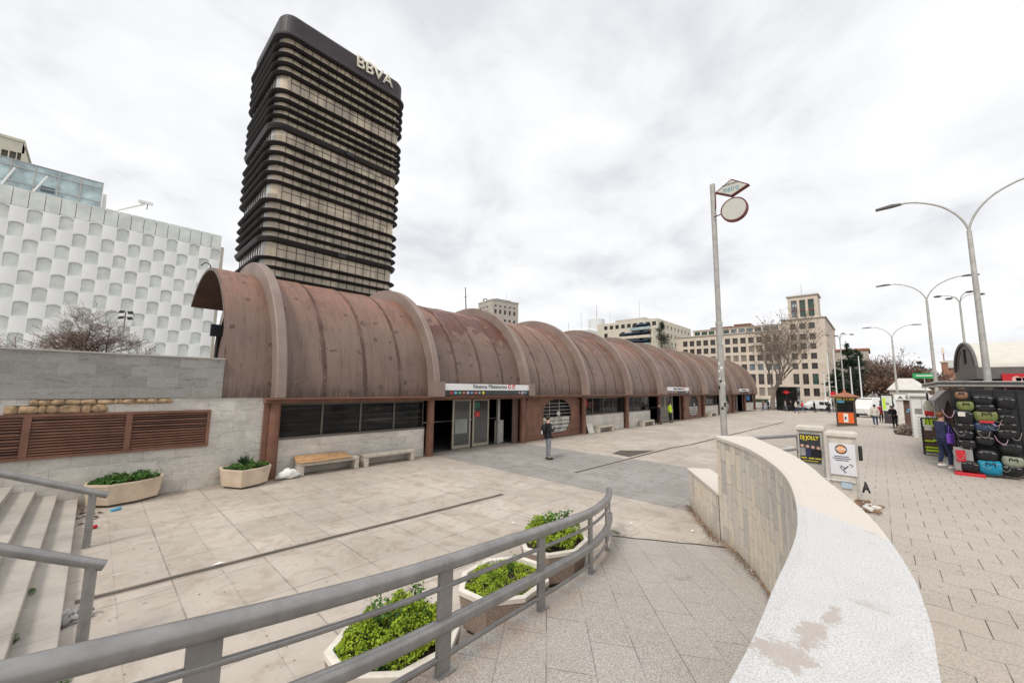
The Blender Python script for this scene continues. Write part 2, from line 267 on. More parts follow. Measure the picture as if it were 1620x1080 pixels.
def leafmat(name, lo, hi, sc=9):
    t = MT(name, .6, 0, .3); o = t.co(); b = t.ramp(t.noise(o, sc, 4, .6), [(.3, lo), (.7, hi)]); t.b.inputs['Subsurface Weight'].default_value = 0
    return t.col(b)
M['leaf_bright'] = leafmat('bright_clover_leaves', (.13, .21, .015), (.42, .54, .04), 6)
M['leaf_mid'] = leafmat('ivy_leaves', (.035, .10, .02), (.12, .24, .045), 8)
M['leaf_dark'] = leafmat('conifer_needles', (.012, .03, .018), (.045, .08, .04), .8)
M['cream'] = plain('cream_limestone', (.64, .55, .455), .85, 0, .09, .5)
M['cream_light'] = plain('pale_render', (.62, .58, .48), .85, 0, .08, .5)
M['grey_stone'] = plain('grey_stone', (.47, .43, .38), .85, 0, .1, .4)
M['brick'] = block_mat('red_brick', (.30, .12, .075), (.36, .17, .11), 1.2, .5, 'yz', .03, (.5, .42, .35))
M['rooftile'] = plain('terracotta_roof', (.35, .14, .08), .8)
M['winglass'] = glass('ministry_pane', (.055, .045, .042), .12, .4)
M['winblind'] = plain('window_blind', (.26, .22, .18), .6)
M['winblue'] = glass('blue_pane', (.13, .17, .21), .1, .6)
M['wingreen'] = glass('green_pane', (.04, .08, .065), .1, .4)
M['awning_blue'] = plain('navy_awning', (.03, .06, .12), .8)
# tower glazing: warm blinds behind glass, one shade per panel
def panel_mat(name, wx, hz, lo, hi, rough=.15, plane=0):
    t = MT(name, rough, 0, .6); o = t.co(); s = t.sep(o)
    q = t.comb(t.math('FLOOR', t.math('DIVIDE', s[plane], wx)), t.math('FLOOR', t.math('DIVIDE', s[2], hz)), 0)
    wn_ = t.n('ShaderNodeTexWhiteNoise', noise_dimensions='2D'); t.put(q, wn_.inputs['Vector'])
    fr = t.math('FRACT', t.math('DIVIDE', s[plane], wx)); edge = t.math('GREATER_THAN', t.math('ABSOLUTE', t.math('SUBTRACT', fr, .5)), .47)
    b = t.mix(wn_.outputs[0], lo, hi); b = t.mix(t.ramp(t.noise(o, .1, 3), [(.35, .0), (.65, .45)]), b, tuple(x*.6 for x in lo)); return t.col(b)
M['twr_glass'] = panel_mat('bronze_tower_glazing', 2.3, 2.7, (.36, .295, .215), (.72, .60, .44))
M['twr_glass_side'] = panel_mat('bronze_tower_side_glazing', 2.3, 2.7, (.26, .25, .23), (.55, .55, .52), .1, 1)
t = MT('tower_corten', .5, .2, .5); o = t.co(); s = t.sep(o); g = t.math('GREATER_THAN', t.math('FRACT', t.math('MULTIPLY', t.math('ADD', s[0], s[1]), 1.6)), .5)
M['twr_steel'] = t.col(t.mix(g, (.019, .0135, .0135), (.034, .025, .025)))
M['twr_top'] = plain('tower_crown_cladding', (.052, .042, .046), .55, .1, .15, .3)
M['ci_white'] = plain('white_bulged_panel', (.90, .905, .885), .45, 0, .04, .3, .5)
M['ci_grey'] = glass('grey_glass_panel', (.69, .72, .68), .18, .7, .12)
M['ci_base'] = plain('facade_joint_grey', (.70, .72, .71), .6)
M['ci_glass'] = glass('blue_grey_glazing', (.40, .50, .52), .1, .7, .3)
def cloth(name, c): M[name] = plain(name, c, .85, 0, .15, 9)
for n_, c_ in dict(navy=(.025, .035, .085), coat_black=(.011, .011, .015), jeans_grey=(.21, .22, .24), jeans=(.05, .08, .16), cloth_white=(.62, .58, .52), cloth_red=(.5, .03, .04), cloth_brown=(.14, .08, .06), cloth_grey=(.28, .27, .27), camo=(.15, .12, .09), olive=(.16, .19, .06), teal=(.01, .22, .36), bagbrown=(.23, .12, .07), greygreen=(.24, .27, .20), purple_bag=(.22, .08, .55), tent_grey=(.30, .27, .27), bag_cream=(.55, .52, .42)).items(): cloth(n_, c_)
t = MT('glossy_bag_nylon', .38, 0, .35); M['bagblack'] = t.col(t.ramp(t.noise(t.co(), 18, 4), [(.35, (.005, .005, .006)), (.7, (.02, .02, .023))]))
t = MT('navy_bag_nylon', .35, 0, .6); M['bagnavy'] = t.col(t.ramp(t.noise(t.co(), 18, 4), [(.35, (.01, .02, .06)), (.7, (.03, .06, .14))]))

# ------------------------------------------------------------------ mesh helpers
class MB:
    def __init__(s): s.v = []; s.f = []; s.mi = []; s.sm = []; s.uv = []
    def add(s, vs, fs, m=0, smooth=False, uv=None):
        b = len(s.v); s.v += [tuple(p) for p in vs]; s.uv += (uv if uv else [(0, 0)]*len(vs))
        for f in fs: s.f.append(tuple(b+i for i in f)); s.mi.append(m); s.sm.append(smooth)
        return s
    def box(s, x0, x1, y0, y1, z0, z1, m=0):
        v = [(x, y, z) for x in (x0, x1) for y in (y0, y1) for z in (z0, z1)]
        return s.add(v, [(0, 1, 3, 2), (4, 6, 7, 5), (0, 4, 5, 1), (2, 3, 7, 6), (0, 2, 6, 4), (1, 5, 7, 3)], m)
    def obox(s, c, ex, ey, ez, m=0):     # oriented box: centre + half vectors
        c = Vector(c); ex = Vector(ex); ey = Vector(ey); ez = Vector(ez)
        v = [c+a*ex+b*ey+d*ez for a in (-1, 1) for b in (-1, 1) for d in (-1, 1)]
        return s.add(v, [(0, 1, 3, 2), (4, 6, 7, 5), (0, 4, 5, 1), (2, 3, 7, 6), (0, 2, 6, 4), (1, 5, 7, 3)], m)
    def prism(s, pts, z0, z1, m=0, top=True, zf=None):
        n = len(pts); v = [(x, y, z0) for x, y in pts]+[(x, y, z1 if zf is None else zf(x, y)) for x, y in pts]
        f = [(i, (i+1) % n, n+(i+1) % n, n+i) for i in range(n)]+[tuple(range(n-1, -1, -1))]
        if top: f.append(tuple(range(n, 2*n)))
        return s.add(v, f, m)
    def frustum(s, p0, p1, z0, z1, m=0):
        n = len(p0); v = [(x, y, z0) for x, y in p0]+[(x, y, z1) for x, y in p1]
        return s.add(v, [(i, (i+1) % n, n+(i+1) % n, n+i) for i in range(n)]+[tuple(range(n-1, -1, -1)), tuple(range(n, 2*n))], m)
    def tube(s, pts, r, n=10, m=0, cap=True, smooth=True):
        pts = [Vector(p) for p in pts]; k = len(pts); rr = r if isinstance(r, (list, tuple)) else [r]*k
        vs = []; up = None
        for i, p in enumerate(pts):
            d = (pts[min(i+1, k-1)]-pts[max(i-1, 0)]); d = d.normalized() if d.length > 1e-9 else Vector((0, 0, 1))
            if up is None: up = d.orthogonal().normalized()
            else:
                up = up-d*up.dot(d); up = up.normalized() if up.length > 1e-6 else d.orthogonal().normalized()
            sd_ = d.cross(up)
            for j in range(n):
                a = 2*math.pi*j/n; vs.append(p+(up*math.cos(a)+sd_*math.sin(a))*rr[i])
        fs = [(i*n+j, i*n+(j+1) % n, (i+1)*n+(j+1) % n, (i+1)*n+j) for i in range(k-1) for j in range(n)]
        s.add(vs, fs, m, smooth)
        if cap: s.add([vs[j] for j in range(n)], [tuple(range(n-1, -1, -1))], m); s.add([vs[(k-1)*n+j] for j in range(n)], [tuple(range(n))], m)
        return s
    def cyl(s, p, r, h, n=16, m=0): return s.tube([p, Vector(p)+Vector((0, 0, h))], r, n, m)
    def grid(s, F, nu, nv, m=0, smooth=True, uvf=None, flip=False):
        vs = [F(i/nu, j/nv) for i in range(nu+1) for j in range(nv+1)]; uv = [uvf(i/nu, j/nv) for i in range(nu+1) for j in range(nv+1)] if uvf else None
        fs = []
        for i in range(nu):
            for j in range(nv):
                a = i*(nv+1)+j; q = (a, a+nv+1, a+nv+2, a+1); fs.append(q[::-1] if flip else q)
        return s.add(vs, fs, m, smooth, uv)
    def ball(s, c, r, n=10, m=0, fn=None):
        rx, ry, rz = r if isinstance(r, (tuple, list)) else (r, r, r); c = Vector(c)
        def F(u, v):
            a = 2*math.pi*u; b = math.pi*(v-.5); p = Vector((rx*math.cos(a)*math.cos(b), ry*math.sin(a)*math.cos(b), rz*math.sin(b)))
            if fn: p = fn(p)
            return c+p
        return s.grid(F, n*2, n, m)
    def build(s, name, mats, parent=None, bevel=0, kind=None):
        me = bpy.data.meshes.new(name); off = Vector((0, 0, 0))
        if parent is not None:
            q = parent
            while q is not None: off += q.location; q = q.parent
        me.from_pydata([tuple(Vector(p)-off) for p in s.v], [], s.f)
        if not isinstance(mats, (list, tuple)): mats = [mats]
        for m in mats: me.materials.append(m)
        me.polygons.foreach_set('material_index', s.mi); me.polygons.foreach_set('use_smooth', s.sm)
        if any(u != (0, 0) for u in s.uv[:400]+s.uv[-400:]):
            ul = me.uv_layers.new(name='UVMap')
            for l in me.loops: ul.data[l.index].uv = s.uv[l.vertex_index]
        me.update(); o = bpy.data.objects.new(name, me); C.objects.link(o)
        if parent is not None: o.parent = parent
        if bevel:
            b = o.modifiers.new('bevel', 'BEVEL'); b.width = bevel; b.segments = 2; b.limit_method = 'ANGLE'
        return o
def tag(o, label=None, cat=None, group=None, kind=None):
    if label: o['label'] = label
    if cat: o['category'] = cat
    if group: o['group'] = group
    if kind: o['kind'] = kind
    return o
def thing(name, label, cat, loc=(0, 0, 0), group=None):
    o = bpy.data.objects.new(name, None); o.empty_display_size = .2; C.objects.link(o); o.location = loc
    return tag(o, label, cat, group)
def place(root, loc, rz=0, scale=1):
    root.location = loc; root.rotation_euler = (0, 0, rz); root.scale = (scale,)*3
    return root
def box(name, a, m, parent, bevel=0): return MB().box(*a).build(name, m, parent, bevel)
def copy_tree(o, parent=None):
    c = o.copy(); C.objects.link(c); c.parent = parent
    for ch in [x for x in bpy.data.objects if x.parent is o]: copy_tree(ch, c)
    return c
def text(name, s_, origin, ax, ay, size, m, parent, width=None, depth=.01, bold=0, align='LEFT'):
    cu = bpy.data.curves.new(name, 'FONT'); cu.body = s_; cu.size = 1; cu.extrude = 0; cu.offset = bold; cu.resolution_u = 3
    tmp = bpy.data.objects.new('tmp', cu); C.objects.link(tmp); bpy.context.view_layer.update()
    me = bpy.data.meshes.new_from_object(tmp.evaluated_get(bpy.context.evaluated_depsgraph_get()))
    bpy.data.objects.remove(tmp)
    xs = [v.co.x for v in me.vertices]; ys = [v.co.y for v in me.vertices]; x0, x1, y0, y1 = min(xs), max(xs), min(ys), max(ys)
    sy = size/(y1-y0); sx = (width/(x1-x0)) if width else sy
    ax = Vector(ax).normalized(); ay = Vector(ay).normalized(); az = ax.cross(ay); off = Vector((0, 0, 0)); q = parent
    while q is not None: off += q.location; q = q.parent
    org = Vector(origin)-off; wd = (x1-x0)*sx
    if align == 'CENTER': org = org-ax*wd/2
    for v in me.vertices: v.co = org+ax*((v.co.x-x0)*sx)+ay*((v.co.y-y0)*sy)
    me.materials.clear(); me.materials.append(m)
    for p in me.polygons: p.material_index = 0
    o = bpy.data.objects.new(name, me); C.objects.link(o); o.parent = parent
    sol = o.modifiers.new('thick', 'SOLIDIFY'); sol.thickness = depth; sol.offset = 1
    return o
def smooth_path(pts, k=6):
    out = []; P = [Vector(p) for p in pts]; P = [P[0]*2-P[1]]+P+[P[-1]*2-P[-2]]
    for i in range(1, len(P)-2):
        for j in range(k):
            t_ = j/k; a, b, c, d = P[i-1:i+3]
            out.append(.5*((2*b)+(c-a)*t_+(2*a-5*b+4*c-d)*t_**2+(3*b-a-3*c+d)*t_**3))
    out.append(P[-2]); return out

# ================================================================== SETTING
def gz(x):      # the square falls away gently to the street
    return 0 if x < 60 else max(-1.0, -(x-60)*.02)
def pz(x): return .6 if x < 18 else max(0, .6*(1-(x-18)/36))     # upper pavement height
def rz_(x): return max(0, .125*(7.2-x))                             # access ramp height
xs_ = [-400, -40, 0, 20, 40, 60, 85, 110, 200, 400, 900, 2500]
g = MB(); nx = len(xs_); ys_ = [-1500, -200, -40, 0, 40, 200, 1500]
g.add([(x, y, gz(x)-.03) for x in xs_ for y in ys_], [(i*7+j, (i+1)*7+j, (i+1)*7+j+1, i*7+j+1) for i in range(nx-1) for j in range(6)], 0)
tag(g.build('ground', M['ground']), 'wide pale asphalt ground reaching the horizon', kind='structure')
def strip(name, x0, x1, y0, y1, m, dz=0, step=6, lab=''):
    b = MB(); n = max(1, int((x1-x0)/step)); X_ = [x0+(x1-x0)*i/n for i in range(n+1)]
    b.add([(x, y, gz(x)+dz) for x in X_ for y in (y0, y1)], [(2*i, 2*i+2, 2*i+3, 2*i+1) for i in range(n)]); return tag(b.build(name, m), lab, kind='structure')
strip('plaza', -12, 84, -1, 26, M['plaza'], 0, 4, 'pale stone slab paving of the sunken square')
strip('paving_band', 10.02, 15.5, 3.3, 14.0, M['band'], .004, 6, 'darker grey slab band leading to the station doors')
strip('road', 86, 112, -200, 200, M['asphalt'], .012, 5, 'asphalt street beyond the square')
# raised terrain behind the granite wall
MB().box(-60, 3.6, 14.35, 120, -1, 3.25).build('terrain', M['terrain']); tag(bpy.data.objects['terrain'], 'raised earth bank behind the granite wall', kind='structure')
# inner (left) and outer (right) plan curves of the curved wall
INN = [(-3.2, 1.0), (-1.5, .65), (.0, .45), (1.45, .39), (2.23, .40), (3.36, .45), (4.83, .71), (5.99, 1.07), (7.35, 1.68), (8.5, 2.42)]
OUT = [(-3.2, .5), (-1.5, .18), (.0, -.02), (1.88, -.06), (2.41, -.06), (3.12, -.01), (4.07, .14), (5.19, .45), (6.85, .95), (8.95, 1.9)]
inn = [p.to_2d() for p in smooth_path([(x, y, 0) for x, y in INN], 5)]; out = [p.to_2d() for p in smooth_path([(x, y, 0) for x, y in OUT], 5)]
def out_y(x):
    for a, b in zip(out[:-1], out[1:]):
        if a.x <= x <= b.x: return a.y+(b.y-a.y)*(x-a.x)/max(1e-6, b.x-a.x)
    return out[0].y if x < out[0].x else out[-1].y
def pav_z(x, y):
    if x <= 8.9: return pz(x)
    if x < 10.9: return pz(x)+.002
    e = 3.5; t_ = min(1, max(0, (e-y)/2.4)); t_ = t_*t_*(3-2*t_); return max(pz(x)*t_, 0)+.005
b = MB(); XS = [-6+i*.6 for i in range(25)]+[9+i*1.0 for i in range(46)]; vs = []; NV = 30
for x in XS:
    yl = (out_y(x)+.15 if x <= 8.9 else 2.0+(x-8.93)*.70+.1 if x < 10.8 else 3.5)
    for j in range(NV+1): y = yl+(-14-yl)*(j/NV)**1.6; vs.append((x, y, pav_z(x, y)))
b.add(vs, [(i*(NV+1)+j, i*(NV+1)+j+1, (i+1)*(NV+1)+j+1, (i+1)*(NV+1)+j) for i in range(len(XS)-1) for j in range(NV)], 0, True)
tag(b.build('pavement', M['pavement']), 'pavement of speckled brown stone blocks beside the stalls', kind='structure')
# ramp
RY = [(-3, 2.72), (-1.5, 2.68), (0, 2.68), (.5, 2.68), (1.5, 2.71), (2.1, 2.79), (3, 2.94), (3.6, 3.03), (4.3, 3.15), (5.1, 3.32), (6, 3.62), (6.7, 3.92), (7.2, 4.17)]
def ramp_edge(x):
    for a, b_ in zip(RY[:-1], RY[1:]):
        if a[0] <= x <= b_[0]: return a[1]+(b_[1]-a[1])*(x-a[0])/(b_[0]-a[0])
    return RY[-1][1]
def inn_y(x):
    for a, b_ in zip(inn[:-1], inn[1:]):
        if a.x <= x <= b_.x: return a.y+(b_.y-a.y)*(x-a.x)/max(1e-6, b_.x-a.x)
    return inn[-1].y
b = MB(); XS = [-3+i*.4 for i in range(26)]+[7.2]; vs = []; ne = 9
# the ramp ends on a slanted line (7.2,3.93)-(8.3,2.3)
def ramp_pt(x, t_):
    yl = ramp_edge(x); k = max(0, (x-3)/4.2); yr = inn_y(min(x+1.1*k*k, 8.45))-.16
    if x > 7.1: yr = 2.25
    xx = x+t_*1.1*k**2; y = yl+(yr-yl)*t_; return (xx, y, max(.004, rz_(x)+.004))
for x in XS:
    for j in range(ne+1): vs.append(ramp_pt(x, j/ne))
b.add(vs, [(i*(ne+1)+j, i*(ne+1)+j+1, (i+1)*(ne+1)+j+1, (i+1)*(ne+1)+j) for i in range(len(XS)-1) for j in range(ne)], 0, True)
sv = []
for x in XS: sv += [(x, ramp_edge(x), 0), (x, ramp_edge(x), rz_(x)+.004)]
b.add(sv, [(2*i, 2*i+2, 2*i+3, 2*i+1) for i in range(len(XS)-1)])
tag(b.build('ramp', M['ramp']), 'speckled granite access ramp between the railing and the curved wall', kind='structure')
b = MB(); jv = []
for i in range(9):
    t_ = i/8; p = ramp_pt(7.2, t_); wob = .02*math.sin(i*2.3); jv += [(p[0]-.03+wob, p[1], .010), (p[0]+.03+wob, p[1], .010)]
b.add(jv, [(2*i, 2*i+1, 2*i+3, 2*i+2) for i in range(8)]); tag(b.build('paving_joint', M['dirtbase']), 'dirty open joint in the paving where the ramp begins', 'paving joint')

# drains
def drain(pts, wdt, lab):
    b = MB(); v = []
    for i, (x, y) in enumerate(pts): v += [(x, y-wdt*(1+.25*math.sin(i*1.7)), gz(x)+.009), (x, y+wdt*(1+.25*math.cos(i*2.1)), gz(x)+.009)]
    b.add(v, [(2*i, 2*i+2, 2*i+3, 2*i+1) for i in range(len(pts)-1)]); r = thing('drain_channel', lab, 'drain', (pts[0][0], pts[0][1], 0)); b.build('channel', M['dirtbase'], r)
    e_ = MB()
    for sgn in (-1, 1):
        e_.tube([(x, y+sgn*(wdt*1.5+.012), gz(x)+.006) for x, y in pts], .008, 4)
    e_.build('edge', M['grey_stone'], r)
drain([(.1+i*.37, 7.9-.012*i+.008*math.sin(i*3.1)) for i in range(22)], .045, 'long dirty drain slot across the square in front of the planters')
drain([(11.6+i*2.05, 7.82-.02*i-(.05*i if i > 4 else 0)) for i in range(17)], .05, 'drain slot running from the grey band towards the street')
tag(MB().add([(15.9, 8.0, .009), (16.1, 8.9, .009), (17.2, 9.1, .009), (18.4, 7.95, .009)], [(3, 2, 1, 0)]).build('patched_paving', M['dirtbase']), 'dark broken patch of paving beside the far drain slot', 'paving patch')

# ------------------------------------------------------------------ staircase on the left
st = thing('staircase', 'wide pale stone steps climbing to the left beside the granite wall', 'steps', (0, 8, 0))
for k in range(11):
    x1 = -.33*k; MB().box(-4.2, x1, 3.0, 13.88, .15*k+(.0 if k == 0 else .001), .15*(k+1)).build('step', M['step'], st, .012)
# ------------------------------------------------------------------ granite retaining wall
gw = thing('granite_wall', 'pale granite block wall with a brown louvre left of the station', 'wall', (0, 14, 0))
WX0 = -14
MB().box(WX0, 3.86, 13.9, 14.34, 0, 2.474).build('wall_base', M['slab_lower'], gw)
MB().box(WX0, 2.548, 13.86, 14.34, 2.476, 3.56).build('upper_course', M['slab_upper'], gw)
MB().box(WX0, 2.548, 13.84, 14.36, 3.563, 3.60).build('coping', M['grey_stone'], gw)
em = MB()
random.seed(3)
for (xa, xb, za, zb) in ((-1.28, .12, 2.14, 2.33), (-.95, 1.38, 2.335, 2.455)):
    em.box(xa, xb, 13.893, 13.91, za, zb, 1); x = xa
    while x < xb-.05:
        wd = random.uniform(.1, .42) if za < 2.2 else random.uniform(.12, .3); h_ = (zb-za)
        xx_ = x; em.ball((x+wd/2, 13.89, za+h_*random.uniform(.42, .52)), (wd*.52, .04, h_*random.uniform(.42, .54)), 8, 0, lambda p: Vector((wd*.52*math.copysign(abs(p.x/(wd*.52))**.55, p.x), p.y, h_*.5*math.copysign(abs(p.z/(h_*.5))**.6, p.z)))*(1+.25*mnoise.noise(p*22+Vector((xx_*9, 0, 0))))); x += wd+.004
em.build('exposed_rubble', [plain('tan_rubble', (.38, .26, .155), .9, 0, .5, 9, bump=.8), M['dirtbase']], gw)
for (xa, xb) in ((-5.8, -.92), (-.92, .71), (.71, 2.34)):
    fz = MB(); 
    fz.box(xa, xb, 13.84, 13.90, 1.135, 1.20); fz.box(xa, xb, 13.84, 13.90, 2.07, 2.135); fz.box(xb-.075, xb, 13.835, 13.905, 1.202, 2.068); fz.box(xa, xa+.045, 13.835, 13.905, 1.202, 2.068)
    lv = fz.build('louvre', M['brown'], gw)
    sl = MB(); sl.box(xa+.046, xb-.076, 13.893, 13.898, 1.203, 2.067, 1)
    n_ = 13
    for i in range(n_):
        z = 1.235+i*(.80/(n_-1)); dz = random.uniform(-.012, .012); tl = .034 if random.random() < .8 else .012
        tl *= .62; sl.add([(xa+.05, 13.845, z-tl+dz), (xb-.08, 13.845, z-tl+random.uniform(-.01, .01)), (xb-.08, 13.885, z+tl*.6), (xa+.05, 13.885, z+tl*.6+dz),
                (xa+.05, 13.845, z-tl+.012+dz), (xb-.08, 13.845, z-tl+.012), (xb-.08, 13.885, z+tl*.6+.012), (xa+.05, 13.885, z+tl*.6+.012+dz)],
               [(0, 1, 2, 3), (4, 7, 6, 5), (0, 4, 5, 1), (3, 2, 6, 7)], 0)
    sl.build('slats', [M['brown'], M['void']], lv)

# ================================================================== STATION HALL
BX = [3.95+5.83*i for i in range(12)]           # column lines
YC, ZC, RR = 18.62, 2.46, 4.74
hall = thing('station_hall', 'long barrel-roofed station hall of rusty brown metal with arched ribs', 'station', (3.95, 13.9, 0))
def arc(x, th, r): return (x, YC-r*math.cos(th), ZC+r*math.sin(th))
def skin(x0, x1, th1, m, name='roof_panel', seams=True):
    b = MB(); N = 48; nb = 4 if seams else 1
    for k in range(nb):      # overlapping sheets, each lapped over the next
        xa, xb = x0+(x1-x0)*k/nb, x0+(x1-x0)*(k+1)/nb
        b.grid(lambda u, v: arc(xa+(xb-xa)*u, th1*v, RR+.022*u*(nb > 1)+.014*mnoise.noise(Vector(((xa+(xb-xa)*u)*1.1, v*8, 1)))), 4, N, 0, True, lambda u, v: (xa+(xb-xa)*u, th1*v*RR), True)
        if k < nb-1: b.grid(lambda u, v: arc(xb+.0015, th1*v, RR-.02+.06*u), 1, N, 2, True); b.grid(lambda u, v: arc(xb-.03+.03*u, th1*v, RR+.040), 1, N, 0, True, lambda u, v: (xb, th1*v*RR), True); b.grid(lambda u, v: arc(xb-.03, th1*v, RR-.01+.05*u), 1, N, 2, True, None, True)
    b.grid(lambda u, v: arc(x0+(x1-x0)*u, th1*v, RR-.1), 1, N, 1, True)
    for v0 in (0, th1):
        a = arc(x0, v0, RR-.1); c = arc(x0, v0, RR); d = arc(x1, v0, RR); e_ = arc(x1, v0, RR-.1); b.add([a, c, d, e_], [(0, 1, 2, 3)], 1)
    for x in (x0, x1):
        b.grid(lambda u, v: arc(x, th1*v, RR-.1+.1*u), 1, N, 0, True)
    return b.build(name, [m, M['brown_dark'], M['brown_dark']], hall)
th_end = math.pi-math.asin((6.2-ZC)/RR)
skin(2.55, 3.86, th_end, ROOFS[0], seams=False)
order = [1, 2, 0, 4, 3, 4, 3, 3, 1, 3, 3]
order = [1, 2, 3, 4, 3, 4, 3, 3, 3, 3, 3]
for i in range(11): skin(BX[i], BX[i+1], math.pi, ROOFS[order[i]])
def rib(x, wd=.30, ro=.5, zlow=2.46):
    b = MB(); N = 44
    sec = [(-wd/2, RR-.02), (-wd/2, RR+ro-.03), (-wd/2+.03, RR+ro), (wd/2-.03, RR+ro), (wd/2, RR+ro-.03), (wd/2, RR-.02)]
    b.grid(lambda u, v: arc(x+sec[round(u*5)][0], math.pi*v, sec[round(u*5)][1]), 5, N, 0, False, lambda u, v: (x+u, math.pi*v*5), True)
    for v0 in (0, math.pi): b.add([arc(x+p, v0, q) for p, q in sec], [tuple(range(6))], 0)
    return b.build('roof_rib', M['rib'], hall)
for i, x in enumerate(BX): rib(x)
# closing gable walls
def gable(x, m):
    b = MB(); N = 30; v = [(x, YC, ZC)]+[arc(x, math.pi*j/N, RR-.11) for j in range(N+1)]; b.add(v, [(0, i+1, i+2) for i in range(N)]); return b.build('gable', m, hall)
gable(3.9, M['brown_dark']); gable(BX[-1]+.1, M['brown_dark'])
MB().box(3.62, BX[-1]+.2, 13.62, 14.06, 2.29, 2.455).build('fascia_beam', M['brown'], hall, .01)
MB().box(3.6, BX[-1]+.2, 13.3, 13.617, 2.41, 2.452).build('eave_ledge', M['brown'], hall)
for i, x in enumerate(BX):
    c_ = MB().cyl((x, 13.84, 0), .16, 2.289, 18).build('column', M['brown'], hall)
MB().box(3.65, 3.78, 13.82, 13.9, 0, 2.289).build('corner_post', M['brown'], hall)
# hall box: back wall, floor, ceiling, ends
hb = MB(); hb.box(3.9, BX[-1], 23.0, 23.3, 0, 2.46); hb.box(3.9, BX[-1], 14.3, 23.3, 2.44, 2.47)
hb.box(3.87, 3.95, 14.06, 23.3, 0, 2.43); hb.box(BX[-1]-.02, BX[-1]+.12, 14.06, 23.3, 0, 2.43); hb.build('hall_interior', M['void'], hall)
MB().box(4.0, BX[-1]-.1, 14.35, 22.9, .001, .012).build('hall_floor', M['hallfloor'], hall)
def window_bay(i, x0=None, x1=None, panes=4, sill=1.12):
    x0 = BX[i]+.17 if x0 is None else x0; x1 = BX[i+1]-.17 if x1 is None else x1
    MB().box(x0, x1, 13.99, 14.24, .013 if False else 0, sill).build('low_wall', M['low_wall'], hall, .006)
    f = MB(); f.box(x0, x1, 13.96, 14.28, sill+.002, sill+.07); f.box(x0, x1, 14.1, 14.2, 2.2, 2.288)
    wd = (x1-x0)/panes
    for k in range(panes+1): xx = x0+wd*k; f.box(max(x0, xx-.03), min(x1, xx+.03), 14.1, 14.2, sill+.072, 2.198)
    fr = f.build('window_frame', M['frame_dark'], hall)
    for k in range(panes): MB().box(x0+wd*k+.03, x0+wd*(k+1)-.03, 14.14, 14.15, sill+.075, 2.196).build('pane', M['pane'], fr)
def letters_sign(i, z0=2.50, z1=3.02, y=13.34, full=True):
    x0, x1 = BX[i]+.18, BX[i+1]-.18; zm = z0+(z1-z0)*.42
    sg = MB().box(x0, x1, y-.09, y+.1, z0, z1).build('sign_board', M['brown_dark'], hall)
    MB().box(x0+.03, x1-.03, y-.11, y-.091, zm+.002, z1-.02).build('name_panel', M['signwhite'], sg)
    MB().box(x0+.03, x1-.03, y-.11, y-.091, z0+.02, zm-.002).build('line_panel', M['signdark'], sg)
    hgt = (z1-zm)*.58; L = x1-x0
    text('lettering', 'Nuevos Ministerios', (x0+L*.30, y-.112, zm+.09), (1, 0, 0), (0, 0, 1), hgt, M['ink'], sg, width=L*.39)
    for k, cx in enumerate((x0+L*.728, x0+L*.782)):
        r = hgt*.62; zc = zm+.09+hgt*.5
        d = MB(); d.tube([(cx, y-.111, zc), (cx, y-.122, zc)], r, 24); d.build('round_logo', M['red'], sg)
        e_ = MB()
        if k == 0: e_.box(cx-r*.42, cx+r*.42, y-.13, y-.123, zc-r*.35, zc+r*.6); e_.box(cx-r*.15, cx+r*.15, y-.13, y-.123, zc-r*.7, zc-r*.36)
        else: e_.tube([(cx+r*.5*math.cos(a), y-.125, zc+r*.5*math.sin(a)) for a in [R_(t_) for t_ in range(140, 400, 20)]], r*.17, 6)
        e_.build('logo_mark', M['signwhite'], sg)
    zc = z0+(zm-z0)*.5; q = (zm-z0)*.27
    for k, (mm, sq) in enumerate([('red', 0), ('lightblue', 1), ('green', 1), ('red', 1), ('pink', 1), ('blue', 1), ('red', 1), ('cloth_grey', 1), ('yellow', 0)]):
        cx = x0+L*.075+k*L*.0415
        if k == 8: cx += .02
        if sq: MB().box(cx-q*1.15, cx+q*1.15, y-.118, y-.1105, zc-q*.75, zc+q*.75).build('line_badge', M[mm], sg); 
        else: MB().tube([(cx, y-.1105, zc), (cx, y-.12, zc)], q*1.1, 18).build('line_badge', M[mm], sg)
        if sq and full: text('line_number', 'C'+str(k) if k < 8 else '', (cx, y-.119, zc-q*.45), (1, 0, 0), (0, 0, 1), q*.9, M['signwhite'], sg, depth=.002, align='CENTER')
    for k, mm in enumerate(('pink', 'signwhite', 'pink', 'lightblue')):
        cx = x0+L*(.86+.026*k+(.012 if k else 0)); MB().obox((cx, y-.114, zc), (q*.8, 0, q*.55 if k else 0), (0, .004, 0), (-q*.55 if k == 0 else 0, 0, q*.6)).build('line_badge', M[mm], sg)
